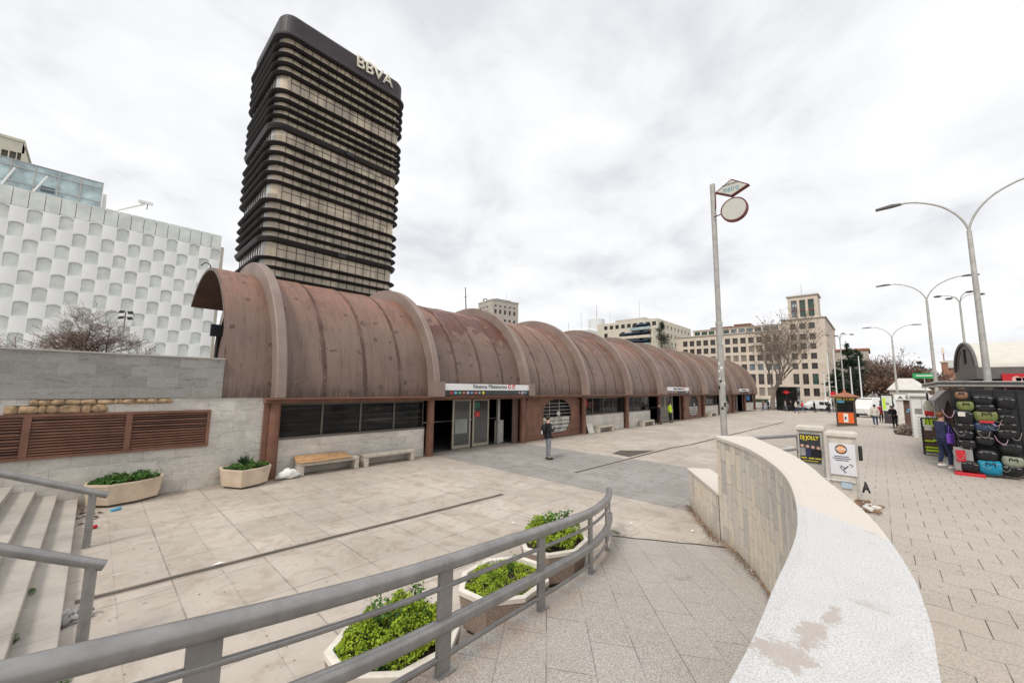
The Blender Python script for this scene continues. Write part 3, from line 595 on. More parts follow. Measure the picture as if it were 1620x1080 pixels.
def entrance(i, door=True):
    x0, x1 = BX[i]+.17, BX[i+1]-.17
    for s in ((x0, 14.0), (x1-.5, 14.35)): pass
    if door:
        for (a, b_) in ((11.45, 12.55), (12.68, 13.75)) if i == 1 else ((BX[i]+1.7, BX[i]+2.8), (BX[i]+2.9, BX[i]+4.0)):
            f = MB(); y = 14.45; f.box(a, a+.09, y, y+.06, .02, 2.28); f.box(b_-.09, b_, y, y+.06, .02, 2.28); f.box(a+.09, b_-.09, y, y+.06, .02, .16); f.box(a+.09, b_-.09, y, y+.06, 2.2, 2.28)
            d = f.build('door', M['frame_alu'], hall); MB().box(a+.09, b_-.09, y+.025, y+.035, .16, 2.2).build('pane', M['pane_door'], d)
            if i == 1 and a < 12: MB().box(a+.17, b_-.2, y+.012, y+.02, .7, 1.35).build('paper_notice', plain('pale_notice', (.28, .29, .26), .6), d)
            if i == 1 and a > 12:
                MB().box(a+.12, a+.42, y-.004, y, 1.86, 2.12).build('green_sticker', plain('green_sticker', (.03, .18, .13), .4), d); MB().box(a+.14, a+.45, y-.004, y, 1.42, 1.66).build('red_sticker', M['red'], d)
                text('sticker_mark', 'i', (a+.29, y-.0045, 1.48), (1, 0, 0), (0, 0, 1), .12, M['signwhite'], d, depth=.002)
    MB().box(x1-1.0, x1-.85, 14.5, 14.62, 0, 2.28).build('side_post', M['galv'], hall); MB().box(x1-.98, x1-.45, 14.63, 14.75, 0, 1.15).build('side_panel', M['offwhite'], hall)
    MB().box(x1-.42, x1, 14.0, 14.06, 0, 2.288).build('brown_panel', M['brown_dark'], hall); MB().box(x0, x1, 15.6, 15.66, 1.15, 1.2).build('barrier_bar', M['galv'], hall)
def bike_bay(i):
    x0, x1 = BX[i]+.17, BX[i+1]-.17; w_ = x1-x0; y = 14.0; cx = x0+w_*.575; rw, z0, z1 = w_*.25, .24, 2.2
    # brown sheet with a round-ended opening filled with bars
    b = MB(); N = 28; zc = (z0+z1)/2; rh = (z1-z0)/2
    def P(a): c, s = math.cos(a), math.sin(a); k = 2.6; return (cx+rw*math.copysign(abs(c)**(2/k), c), zc+rh*math.copysign(abs(s)**(2/k), s))
    ring = [P(2*math.pi*j/N) for j in range(N)]
    def outp(p):
        dx, dz = p[0]-cx, p[1]-zc; k = min(((x1-cx) if dx > 0 else (cx-x0))/max(1e-6, abs(dx)), ((2.288-zc) if dz > 0 else (zc-.02))/max(1e-6, abs(dz))); return (cx+dx*k, zc+dz*k)
    o_ = [outp(p) for p in ring]
    v = [(p[0], y, p[1]) for p in ring]+[(p[0], y, p[1]) for p in o_]+[(p[0], y+.05, p[1]) for p in ring]
    b.add(v, [(j, (j+1) % N, N+(j+1) % N, N+j) for j in range(N)]+[(j, 2*N+j, 2*N+(j+1) % N, (j+1) % N) for j in range(N)])
    b.box(x0, x1, y+.052, y+.056, .02, .25); sh = b.build('steel_screen', M['brown'], hall)
    MB().box(x0, x1, y-.03, y-.002, .03, .2).build('kick_rail', M['brown'], hall)
    for xx in (x0+.28, x1-.3): MB().box(xx, xx+.02, y-.012, y-.002, .2, 2.28).build('screen_joint', M['brown_dark'], hall)
    g_ = MB()
    for k in range(9): z = z0+.12+k*.2; g_.box(cx-rw*.97, cx+rw*.97, y+.02, y+.04, z, z+.022)
    for xx in (cx-rw*.55, cx+rw*.15): g_.box(xx, xx+.03, y+.05, y+.07, z0+.1, z1-.05)
    g_.build('grille', M['galv'], sh)
    for k in range(4):
        z = z0+.02+k*.235; MB().box(cx-rw*.95, cx+rw*.95, y+.08, y+.1, z+.02, z+.2).build('white_slat', M['offwhite'], sh)
    MB().tube([(cx+.02+.42*math.cos(a), y-.02, .78+.42*math.sin(a)) for a in [R_(t_) for t_ in range(0, 361, 15)]], .03, 8).build('hoop', M['galv'], sh)
    MB().ball((cx+.05, y-.02, 1.38), (.17, .05, .13), 8, 0, lambda p: p*(1+.3*mnoise.noise(p*9))).build('bundle', M['offwhite'], sh)
    MB().box(x0, x1, y+.3, y+.32, .02, 2.28).build('dark_backing', M['void'], hall)
window_bay(0); entrance(1); bike_bay(2); window_bay(3); window_bay(4, None, BX[5]-1.4, 3); entrance(5); bike_bay(6); window_bay(7); bike_bay(8); entrance(9); window_bay(10, panes=3)
letters_sign(1); letters_sign(5, 2.5, 3.1, full=False); letters_sign(9, 2.5, 3.1, full=False)
for i in (1, 5, 9):
    for x in (BX[i], BX[i+1]): MB().box(x-.19, x+.19, 13.13, 13.45, 2.457, 3.08).build('rib_shoe', M['rib'], hall)
MB().box(BX[10]+2.2, BX[10]+4.0, 14.05, 14.09, 1.45, 2.1).build('blue_notice', M['blue'], hall)
MB().box(BX[3]+.35, BX[3]+.7, 14.02, 14.06, 1.75, 2.15).build('notice', M['cloth_red'], hall)

# antenna on the roof crest
r = thing('roof_antenna', 'thin dark antenna mast rising from the third roof rib', 'antenna', (BX[2], 18.7, 7.7)); MB().tube([(BX[2], 18.7, 7.65), (BX[2]-.1, 18.7, 9.1)], [.04, .025], 6).build('mast', M['black'], r); MB().tube([(BX[2]-.06, 18.5, 8.5), (BX[2]-.06, 18.9, 8.5)], .012, 5).build('rod', M['black'], r)
r = thing('roof_hook', 'small bent metal hook on the front tip of the barrel roof', 'hook', (2.6, 18.4, 7.2)); MB().tube(smooth_path([(2.62, 18.4, 7.18), (2.62, 18.4, 7.35), (2.5, 18.5, 7.45), (2.4, 18.8, 7.38)]), .02, 6).build('hook', M['black'], r)

# ------------------------------------------------------------------ benches
def bench(x0, x1, label, y0=13.45, y1=13.9, group='concrete benches along the station wall'):
    r = thing('concrete_bench', label, 'bench', ((x0+x1)/2, y0, 0), group)
    h = .42; MB().box(x0, x1, y0, y1, h-.12, h).build('seat', M['concrete'], r, .03)
    for xx in (x0, x1-.16): MB().box(xx, xx+.16, y0+.004, y1-.004, 0, h-.121).build('leg', M['concrete'], r, .02)
bench(4.65, 6.6, 'concrete bench with cardboard sheets on its seat beside the first column')
bench(6.8, 8.85, 'bare concrete bench next to the cardboard-covered bench')
bench(22.7, 24.6, 'concrete bench beside the leaning board in front of the third window bay')
bench(29.4, 31.3, 'concrete bench under the windows just before the second entrance')
bench(46.0, 47.9, 'small far concrete bench beyond the second bicycle screen')
r = thing('cardboard_sheets', 'flattened tan cardboard boxes laid over the nearest concrete bench', 'cardboard', (5.4, 13.6, .42))
for k, (a, b_, c_, d_, z, tl) in enumerate([(4.62, 5.5, 13.38, 13.72, .425, .0), (5.4, 6.35, 13.4, 13.75, .435, .01), (4.62, 5.2, 13.72, 13.93, .44, .14), (5.15, 5.9, 13.7, 13.93, .445, .12), (5.85, 6.3, 13.72, 13.9, .45, .1)]):
    MB().add([(a, c_, z), (b_, c_-.02, z), (b_, d_, z+tl), (a, d_+.01, z+tl), (a, c_, z+.008), (b_, c_-.02, z+.008), (b_, d_, z+tl+.008), (a, d_+.01, z+tl+.008)], [(3, 2, 1, 0), (4, 5, 6, 7), (0, 1, 5, 4), (1, 2, 6, 5), (2, 3, 7, 6), (3, 0, 4, 7)]).build('sheet', M['cardboard'], r)
b = MB(); b.ball((4.36, 13.4, .145), (.25, .14, .15), 16, 0, lambda p: (lambda q: Vector((q.x*(1.15-q.z*2.0), q.y, max(q.z, -.14))))(p*(1+.5*mnoise.noise(p*7+Vector((2, 1, 0)))+.25*mnoise.noise(p*17)))); tag(b.build('plastic_bag', M['white']), 'crumpled white plastic bag lying between the column and the first bench', 'bag')
r = thing('leaning_board', 'pale square board propped against the low wall by the third bench', 'board', (22.1, 13.7, 0)); MB().obox((22.1, 13.75, .32), (.32, 0, 0), (0, .1, .3), (0, .02, -.006)).build('board', M['offwhite'], r); MB().obox((22.3, 13.82, .3), (.28, .05, 0), (0, .06, .3), (0, .01, -.003)).build('second_sheet', M['cloth_grey'], r)

# ================================================================== CURVED WALL
cw = thing('curved_wall', 'curved stone-clad wall with a broad white rough coping in the foreground', 'wall', (5, .8, 0))
NI = len(inn); arcl = [0]
for a, b_ in zip(inn[:-1], inn[1:]): arcl.append(arcl[-1]+(b_-a).length)
def wall_strip(pts, z0f, z1f, m, name, parent, flip=False):
    b = MB(); v = []; uv = []
    for i, p in enumerate(pts): v += [(p.x, p.y, z0f), (p.x, p.y, z1f)]; uv += [(arcl[min(i, NI-1)]+.01, z0f), (arcl[min(i, NI-1)]+.01, z1f)]
    fs = [(2*i, 2*i+1, 2*i+3, 2*i+2) if flip else (2*i, 2*i+2, 2*i+3, 2*i+1) for i in range(len(pts)-1)]
    return b, v, uv, fs
b, v, uv, fs = wall_strip(inn, -.02, 1.93, None, '', None, True); b.add(v, fs, 0, True, uv)
b2, v, uv, fs = wall_strip(out, -.02, 1.93, None, '', None); b.add(v, fs, 0, True, uv)
p, q = inn[-1], out[-1]; b.add([(p.x, p.y, -.02), (q.x, q.y, -.02), (q.x, q.y, 1.93), (p.x, p.y, 1.93)], [(0, 1, 2, 3)], 0, False, [(9, 0), (9.6, 0), (9.6, 1.93), (9, 1.93)])
b.build('clad_face', M['curved'], cw)
def coping(i0, i1, m, name):
    b = MB(); v = []; N = i1-i0
    for i in range(i0, i1+1):
        a, c_ = inn[i], out[i]; d = (c_-a).normalized()*.025; K = 8; jit = .006
        ring = [(a.x-d.x, a.y-d.y, 1.932)]
        for k in range(K+1):
            t_ = k/K; p = a-d+(c_-a+2*d)*t_; e_ = min(t_, 1-t_); ring.append((p.x, p.y, 2.0-(.012 if e_ == 0 else 0)+.004*mnoise.noise(Vector((p.x*8, p.y*8, 0)))))
        ring.append((c_.x+d.x, c_.y+d.y, 1.932)); v += ring
    n_ = K+3; f = [(j*n_+k, j*n_+k+1, (j+1)*n_+k+1, (j+1)*n_+k) for j in range(N) for k in range(n_-1)]
    f += [tuple(range(n_)), tuple(range(N*n_+n_-1, N*n_-1, -1))]; b.add(v, f); return b.build(name, m, cw)
# segment boundary between rough white coping and smoother cream slabs
ib = next(i for i, p in enumerate(inn) if p.x > 3.75)
coping(0, ib, M['cop_near'], 'rough_coping')
seg = [ib]+[k for k in range(ib+7, NI-1, 8)]+[NI-1]
for a, c_ in zip(seg[:-1], seg[1:]): coping(a, c_, M['cop_far'], 'coping_slab')
lw = thing('low_end_wall', 'low stepped-down end of the curved wall, clad in stained vertical tiles', 'wall', (9.6, 3.1, 0))
p0, p1, q1, q0 = (8.485, 2.425), (10.5, 3.68), (10.78, 3.28), (8.93, 1.98)
b = MB(); L_ = math.hypot(p1[0]-p0[0], p1[1]-p0[1])
b.add([(*p0, 0), (*p1, 0), (*p1, .86), (*p0, .86)], [(0, 3, 2, 1)], 0, False, [(9, 0), (9+L_, 0), (9+L_, .86), (9, .86)])
b.add([(*p1, 0), (*q1, 0), (*q1, .86), (*p1, .86)], [(0, 3, 2, 1)], 0, False, [(12, 0), (12.5, 0), (12.5, .86), (12, .86)])
b.add([(*q1, 0), (*q0, 0), (*q0, .86), (*q1, .86)], [(0, 3, 2, 1)], 0, False, [(13, 0), (15, 0), (15, .86), (13, .86)])
b.build('clad_face', M['curved'], lw)
MB().prism([(8.48, 2.45), (10.52, 3.72), (10.82, 3.27), (8.97, 1.96)], .862, .92).build('coping_slab', M['cop_far'], lw, .008)
# leaf litter along the foot of the wall
b = MB(); random.seed(11)
for k in range(3200):
    i = random.choice(range(NI//2, NI)) if random.random() < .62 else -1
    if i >= 0: p = inn[i].lerp(inn[max(0, i-1)], random.random()); n_ = (p-out[i]).normalized(); q = p+n_*abs(random.gauss(.02, .09+.05*math.sin(i*1.3))); q = q.x, q.y
    else: t_ = random.random(); q = (p0[0]+(p1[0]-p0[0])*t_-.5*abs(random.gauss(0, .12)), p0[1]+(p1[1]-p0[1])*t_+.8*abs(random.gauss(.02, .09)))
    z = max(rz_(q[0]), rz_(q[0]-1.1*(max(0, q[0]-3)/4.2)**2) if i >= 0 else 0)+.022; r_ = random.uniform(.006, .024); a = random.uniform(0, 6.3)
    c_, s_ = math.cos(a)*r_, math.sin(a)*r_
    b.add([(q[0]-c_, q[1]-s_, z), (q[0]+s_*.5, q[1]-c_*.5, z+.004), (q[0]+c_, q[1]+s_, z+random.uniform(0, .015)), (q[0]-s_*.5, q[1]+c_*.5, z+.002)], [(0, 1, 2, 3)], 0 if random.random() < .93 else 1)
tag(b.build('leaf_litter', [M['deadleaf'], M['offwhite']]), 'dry leaves and scraps gathered along the foot of the curved wall', 'leaf litter', kind='stuff')

# ================================================================== RAILS
fr_ = thing('curved_railing', 'long curved grey tubular railing in the foreground beside the planters', 'railing', (3.6, 2.8, .4))
def rpath(h, x0=-1.6, x1=7.42, n=44):
    out_ = []
    for i in range(n+1):
        x = x0+(x1-x0)*i/n; y = {True: 2.56+0*x, False: 0}[True]
        for a, c_ in zip(RP[:-1], RP[1:]):
            if a[0] <= x <= c_[0]: y = a[1]+(c_[1]-a[1])*(x-a[0])/(c_[0]-a[0])
        out_.append((x, y, rz_(x)+h))
    return out_
RP = [(p.x, p.y) for p in smooth_path([(x, y, 0) for x, y in [(-3, 2.62), (-1.5, 2.57), (0, 2.57), (.8, 2.565), (1.5, 2.6), (2.2, 2.69), (3, 2.82), (3.6, 2.91), (4.3, 3.03), (5.1, 3.2), (6, 3.5), (6.8, 3.85), (7.45, 4.2), (7.9, 4.5)]], 6)]
MB().tube(rpath(.83), .062, 20).build('top_rail', M['rail'], fr_)
MB().tube(rpath(.36), .058, 18).build('lower_rail', M['rail'], fr_)
MB().tube(rpath(.65), .021, 10).build('thin_rail', M['rail'], fr_)
MB().tube(rpath(.13), .021, 10).build('thin_rail', M['rail'], fr_)
for x in (-1.1, .5, 2.1, 3.62, 5.12, 6.35, 7.3):
    p = [q for q in rpath(0, -1.6, 7.42, 300) if q[0] <= x+.016][-1]; q = rpath(0, -1.6, 7.42, 300); 
    i = min(range(len(q)), key=lambda k: abs(q[k][0]-x)); a, c_ = Vector(q[max(0, i-1)]), Vector(q[min(len(q)-1, i+1)]); d = (c_-a); d.z = 0; d.normalize(); s_ = Vector((-d.y, d.x, 0)); base = Vector(q[i])
    b = MB(); b.obox(base+Vector((0, 0, .395)), d*.014, s_*.055, (0, 0, .4)) if False else b.obox(base+Vector((0, 0, .39)), s_*.016, d*.075, (0, 0, .395)); b.build('post', M['rail'], fr_, .004); b = MB(); b.obox(base+Vector((0, 0, .008)), s_*.05, d*.10, (0, 0, .006)); b.build('base_plate', M['rail'], fr_, .002)
# staircase handrails
for Y_, pts, lb in ((10.3, [(.36, .85), (-.9, 1.42), (-3.4, 2.55)], 'far grey tubular handrail on the steps, nearer the granite wall'), (6.5, [(.27, .84), (-.48, 1.22), (-3.4, 2.6)], 'near grey tubular handrail on the steps, closer to the camera')):
    r = thing('stair_handrail', lb, 'handrail', (.18, Y_, 0), 'tubular handrails on the steps')
    MB().tube([(x, Y_, z) for x, z in pts], .056, 18).build('rail', M['rail'], r); MB().tube([(.17, Y_, 0), (.17, Y_, .90)], .052, 16).build('post', M['rail'], r)
    MB().tube([(-2.3, Y_, 1.0), (-2.3, Y_, 2.05)], .052, 16).build('post', M['rail'], r)
r = thing('far_railing', 'short grey railing with pale diagonal bars behind the end of the curved wall', 'railing', (14.2, 2.6, .6))
A_, B_, D_ = Vector((12.45, 3.12, 1.02)), Vector((12.9, 3.0, 1.50)), Vector((15.4, 2.0, 1.50))
MB().tube(smooth_path([A_, B_-Vector((.12, 0, .16)), B_+Vector((.06, 0, -.01)), B_+Vector((.3, -.12, 0)), D_], 5), .055, 14).build('top_rail', M['rail'], r)
MB().tube([B_+Vector((.3, -.1, -.42)), D_+Vector((0, 0, -.42))], .04, 10).build('lower_rail', M['rail'], r)
for t_ in (.12, 1):
    p = B_+(D_-B_)*t_; MB().tube([(p.x, p.y, 0.3), p], .045, 10).build('post', M['rail'], r)
MB().obox((14.2, 2.75, 1.0), (1.2, -.62, .1), (.02, .04, 0), (0, 0, .03)).build('pale_bar', M['white'], r); MB().obox((14.4, 2.85, .86), (1.1, -.75, .18), (.02, .04, 0), (0, 0, .02)).build('pale_bar', M['white'], r)

# ================================================================== PLANTERS
def leaves(b, n, cx, cy, z0, rx, ry, hz, size, seed, m=0, flat=.5, clump=2.5, poly=None):
    rnd = random.Random(seed)
    for k in range(n):
        for _ in range(12):
            a = rnd.uniform(0, 6.283); d = rnd.random()**.5; x, y = cx+rx*d*math.cos(a), cy+ry*d*math.sin(a)
            if poly is None or inside(poly, x, y): break
        cl = .6+1.0*mnoise.noise(Vector((x*clump*2, y*clump*2, seed)))+.45*mnoise.noise(Vector((x*11, y*11, seed+3)))
        if mnoise.noise(Vector((x*7, y*7, seed+9))) < -.33 and rnd.random() < .8: continue
        m = 1 if mnoise.noise(Vector((x*5, y*5, seed+20))) > .4 else 0
        top = hz*max(.1, cl+.3)*(1-d**5*.7); z = z0+top*(1-.4*rnd.random()**2)
        s = size*rnd.uniform(.6, 1.35); nr = Vector((rnd.gauss(0, 1), rnd.gauss(0, 1), abs(rnd.gauss(flat, 1))+.25)).normalized(); u = nr.orthogonal().normalized(); u.rotate(Matrix.Rotation(rnd.uniform(0, 6.28), 3, nr)); w_ = nr.cross(u); p = Vector((x, y, z))
        b.add([p-u*s, p-w_*s*.55+nr*s*.15, p+u*s, p+w_*s*.55+nr*s*.15], [(0, 1, 2, 3)], m)
def inside(poly, x, y):
    c_ = False; n = len(poly)
    for i in range(n):
        (x1, y1), (x2, y2) = poly[i], poly[i-1]
        if (y1 > y) != (y2 > y) and x < (x2-x1)*(y-y1)/(y2-y1)+x1: c_ = not c_
    return c_
def inset(poly, d):
    cx = sum(p[0] for p in poly)/len(poly); cy = sum(p[1] for p in poly)/len(poly)
    r_ = []
    for x, y in poly: l = math.hypot(x-cx, y-cy); r_.append((cx+(x-cx)*(l-d)/l, cy+(y-cy)*(l-d)/l))
    return r_
def planter(poly, h, label, body, rim, z0=0, rimw=.07, group=None):
    cx = sum(p[0] for p in poly)/len(poly); cy = sum(p[1] for p in poly)/len(poly)
    r = thing('planter', label, 'planter', (cx, cy, z0), group); low = inset(poly, .07)
    MB().prism(inset(poly, .12), z0, z0+.058).build('plinth', M['dirtbase'], r)
    n = len(poly); b = MB(); v = [(x, y, z0+.06) for x, y in low]+[(x, y, z0+h-.055) for x, y in poly]; b.add(v, [(i, (i+1) % n, n+(i+1) % n, n+i) for i in range(n)]+[tuple(range(n-1, -1, -1))]); b.build('box', body, r)
    ins = inset(poly, rimw); b = MB(); O = [(x, y) for x, y in inset(poly, -.008)]
    v = [(x, y, z0+h-.054) for x, y in O]+[(x, y, z0+h) for x, y in O]+[(x, y, z0+h) for x, y in ins]+[(x, y, z0+h-.16) for x, y in ins]
    b.add(v, [(k*n+i, k*n+(i+1) % n, (k+1)*n+(i+1) % n, (k+1)*n+i) for k in range(3) for i in range(n)]); b.build('rim', rim, r, .008)
    MB().add([(x, y, z0+h-.07) for x, y in ins], [tuple(range(n))]).build('soil', M['soil'], r)
    return r, ins, (cx, cy)
def octa(cx, cy, rx, ry, rot=.0, ph=22.5):
    o = []
    for k in range(8):
        a = R_(ph+45*k); x, y = rx*math.cos(a), ry*math.sin(a); o.append((cx+x*math.cos(rot)-y*math.sin(rot), cy+x*math.sin(rot)+y*math.cos(rot)))
    return o
def sprig(b, x, y, z, h, seed, m=0, leaf=.02, n=26):
    rnd = random.Random(seed); pts = [Vector((x, y, z))]
    for k in range(6): pts.append(pts[-1]+Vector((rnd.gauss(0, .012), rnd.gauss(0, .012), h/6)))
    b.tube(pts, [.004]*4+[.003]*3, 4, 1)
    for k in range(n):
        t_ = rnd.random()**.6; i = min(5, int(t_*6)); p = pts[i].lerp(pts[i+1], t_*6-i)+Vector((rnd.gauss(0, .045), rnd.gauss(0, .045), rnd.gauss(0, .015)))
        s = leaf*rnd.uniform(.6, 1.3); nr = Vector((rnd.gauss(0, .6), rnd.gauss(0, .6), 1)).normalized(); u = nr.orthogonal().normalized(); w_ = nr.cross(u)
        b.add([p-u*s, p-w_*s*.8, p+u*s, p+w_*s*.8], [(0, 1, 2, 3)], m)
def plant_in(ins, c_, z, hz, size, n, seed, m, label, sprigs=(), group='plants growing in the planters'):
    xs = [p[0] for p in ins]; ys = [p[1] for p in ins]; b = MB()
    leaves(b, n, c_[0], c_[1], z, (max(xs)-min(xs))/2*1.08, (max(ys)-min(ys))/2*1.08, hz, size, seed, 0, .6, 2.2, ins)
    r = thing('planter_plant', label, 'plant', (c_[0], c_[1], z), group); b.build('foliage', [m, M['leaf_mid']], r)
    if sprigs:
        b = MB()
        for k, (dx, dy, h, lf, nn) in enumerate(sprigs): sprig(b, c_[0]+dx, c_[1]+dy, z+.03, h, seed*7+k, 0, lf, nn)
        b.build('sprigs', [M['leaf_mid'], M['leaf_mid']], r)
    return r
gp = 'stone planters beside the curved railing'
P1 = octa(2.25, 3.58, .66, .56, R_(-3)); P2 = octa(3.82, 3.66, .66, .54, R_(6)); P3 = octa(5.28, 3.98, .66, .52, R_(12))
r, i_, c_ = planter(P1, .5, 'nearest pale stone planter full of tall bright green weeds', M['planter_agg'], M['planter_white'], group=gp)
rr = random.Random(5)
plant_in(i_, c_, .42, .22, .017, 9000, 1, M['leaf_bright'], 'bright green weeds with tall stalks in the nearest planter', [(rr.uniform(-.15, .4), rr.uniform(-.1, .4), rr.uniform(.22, .42), .022, 26) for _ in range(16)])
r, i_, c_ = planter(P2, .5, 'middle of the three railing planters, with low moss-green cover', M['planter_agg'], M['planter_white'], group=gp)
plant_in(i_, c_, .38, .13, .013, 9000, 2, M['leaf_bright'], 'low mossy green cover with a few stalks in the middle railing planter', [(rr.uniform(-.1, .35), rr.uniform(.05, .35), rr.uniform(.12, .25), .012, 16) for _ in range(8)])
r, i_, c_ = planter(P3, .5, 'farthest of the three railing planters, behind the railing end', M['planter_agg'], M['planter_white'], group=gp)
plant_in(i_, c_, .45, .26, .018, 8000, 3, M['leaf_bright'], 'bushy green plant topped by dark sprigs in the farthest railing planter', [(rr.uniform(-.1, .25), rr.uniform(-.15, .2), rr.uniform(.25, .42), .028, 60) for _ in range(7)])
Q1 = [(.10, 13.84), (.06, 13.42), (.44, 13.06), (1.0, 13.16), (1.42, 13.5), (1.48, 13.84)]
Q2 = [(2.66, 13.84), (2.62, 13.42), (2.98, 12.82), (3.5, 12.98), (3.8, 13.25), (3.84, 13.84)]
gp = 'angular concrete planters against the granite wall'
r, i_, c_ = planter(Q1, .52, 'angular tan concrete planter at the foot of the steps under the louvre', M['planter_pale'], M['planter_pale'], rimw=.06, group=gp)
plant_in(i_, c_, .46, .16, .03, 3000, 4, M['leaf_mid'], 'dark green ivy spreading over the planter at the foot of the steps', [(rr.uniform(-.3, .5), rr.uniform(-.2, .2), .22, .03, 20) for _ in range(8)])
r, i_, c_ = planter(Q2, .52, 'angular tan concrete planter beside the first brown column', M['planter_pale'], M['planter_pale'], rimw=.06, group=gp)
pr = plant_in(i_, c_, .46, .15, .028, 2600, 5, M['leaf_mid'], 'green cover with a spiky tuft in the planter beside the first column')
b = MB(); rnd = random.Random(9)
for k in range(90):
    a = rnd.uniform(0, 6.28); l = rnd.uniform(.18, .36); t_ = rnd.uniform(.2, 1.0); d = Vector((math.cos(a)*t_, math.sin(a)*t_, 1)).normalized(); s_ = d.cross(Vector((0, 0, 1))).normalized()*.012; o_ = Vector((3.15+rnd.gauss(0, .03), 13.45+rnd.gauss(0, .03), .58))
    b.add([o_-s_, o_+s_, o_+d*l*.6+s_+Vector((0, 0, 0)), o_+d*l+Vector((0, 0, -.05*t_)), o_+d*l*.6-s_], [(0, 1, 2, 3, 4)])
b.build('spiky_tuft', M['leaf_dark2'] if 'leaf_dark2' in M else leafmat('spiky_leaves', (.02, .05, .02), (.08, .14, .06)), pr)
for (x, y, lb, sz) in ((7.5, 4.12, 'small tuft of weeds at the foot of the last railing post', .14), (.06, 6.0, 'weeds growing at the foot of the bottom step', .16), (-.30, 8.2, 'small weed tuft in the corner of the second step', .08), (-.33, 6.9, 'weed tuft at the foot of the third step', .1)):
    z = 0 if x > -.1 else .151; b = MB(); leaves(b, 150, x, y, z+.005, sz*.45, sz, .035, .010, int(x*10+y*7), 0, .5)
    tag(b.build('weed_tuft', M['leaf_mid']), lb, 'weeds')

# ------------------------------------------------------------------ litter
def can(x, y, rz, m, lb, l=.17):
    r = thing('drink_can', lb, 'can', (0, 0, 0)); MB().tube([(-l/2, 0, .034), (-l/2+.01, 0, .034), (l/2-.01, 0, .034), (l/2, 0, .034)], [.026, .033, .033, .026], 14).build('body', M[m], r); MB().tube([(l/2, 0, .034), (l/2+.004, 0, .034)], .024, 12).build('lid', M['galv'], r); place(r, (x, y, 0), rz)
can(.23, 11.5, .5, 'red', 'red drink can lying on the slabs beside the far stair handrail'); can(.60, 12.75, .6, 'lightblue', 'blue drink can lying in front of the planter by the steps', .2)
can(.13, 7.45, 1.2, 'red', 'red can beside the dark rag at the near handrail')
tag(MB().ball((.06, 7.35, .05), (.15, .12, .07), 24, 0, lambda p: p*(1+.7*mnoise.noise(p*16)+.5*mnoise.noise(p*40))).build('dark_rag', M['cloth_grey']), 'crumpled dark grey rag at the foot of the bottom step', 'rag')
b = MB(); rnd = random.Random(4)
for k in range(60):
    x, y, r_ = rnd.gauss(.15, .09), rnd.gauss(12.6, .3), rnd.uniform(.02, .06); a = rnd.uniform(0, 3); b.add([(x-r_, y, .01), (x, y-r_*.6, .02+rnd.random()*.03), (x+r_, y+.01, .015), (x, y+r_*.7, .02)], [(0, 1, 2, 3)], k % 2)
tag(b.build('litter', [M['offwhite'], M['deadleaf']]), 'scattered litter between the bottom step and the wall planter', 'litter', kind='stuff')
for k, (x, y, s_, lb) in enumerate([(1.63, 7.93, .10, 'strip of white paper lying in the long drain slot'), (6.4, 5.9, .05, 'white scrap of paper on the slabs beyond the middle planter'), (8.2, 4.1, .05, 'white scrap on the slabs beyond the railing end'), (8.7, 3.0, .09, 'white paper scrap among the leaves near the low wall')]):
    tag(MB().add([(x-s_, y, .013), (x, y-.03, .02), (x+s_, y+.01, .013), (x+.02, y+.04, .03)], [(0, 1, 2, 3)]).build('paper_scrap', M['white']), lb, 'paper')
b = MB(); rnd = random.Random(8)
for k in range(900):
    x, y = rnd.uniform(.3, 16), rnd.uniform(3.5, 13.7)
    if rnd.random() < .5: x = .47+.585*2*round((x-.47)/1.17)+rnd.gauss(0, .012)
    r_ = rnd.uniform(.004, .016); a = rnd.uniform(0, 6.3)
    if x < 7.3 and y < 4.6: continue
    b.add([(x+r_*math.cos(a+t_)*(1 if t_ % 2 else .6), y+r_*math.sin(a+t_), .008) for t_ in (0, 1.6, 3.1, 4.7)], [(0, 1, 2, 3)])
tag(b.build('dry_debris', M['deadleaf']), 'tiny dry leaf crumbs scattered over the slabs', 'debris', kind='stuff')

# ================================================================== SIGN POLE
sp = thing('sign_pole', 'tall steel pole carrying a diamond sign above a round sign with dark red rims', 'sign pole', (14.95, 4.05, 0))
pt, pb = at_depth(1127, 292, 13.6), at_depth(1146, 690, 13.6); pb = pb+(pb-pt)*(pb.z/(pt.z-pb.z))
mid = pb.lerp(pt, .52); MB().tube([pb, mid], .105, 16).build('lower_pole', M['galv'], sp); MB().tube([mid, pt], .085, 16).build('upper_pole', M['galv'], sp)
MB().tube([mid-Vector((0, 0, .06)), mid+Vector((0, 0, .06))], .112, 16).build('collar', M['galv'], sp)
stk = MB(); rnd = random.Random(2)
for k in range(11):
    z = rnd.uniform(2.2, 4.6); c_ = pb.lerp(pt, z/pt.z); a = rnd.uniform(2.2, 4.4); d = Vector((math.cos(a), math.sin(a), 0)); s_ = Vector((-d.y, d.x, 0)); h = rnd.uniform(.03, .09); stk.obox(c_+d*.107, d*.002, s_*.035, (0, 0, h), k % 3)
stk.build('stickers', [M['white'], M['black'], M['offwhite']], sp)
XS_ = 15.11; XP = pt.x
sx = pt.x
def sg(u, v): return on_x(u, v, sx)
dm = [sg(1131, 305), sg(1157, 283), sg(1185, 291), sg(1157, 310)]
b = MB(); f = [(sx, p.y, p.z) for p in dm]; bk = [(sx+.16, p.y, p.z) for p in dm]; b.add(f+bk, [(0, 1, 2, 3), (7, 6, 5, 4)]+[(i, i+4, (i+1) % 4+4, (i+1) % 4) for i in range(4)])
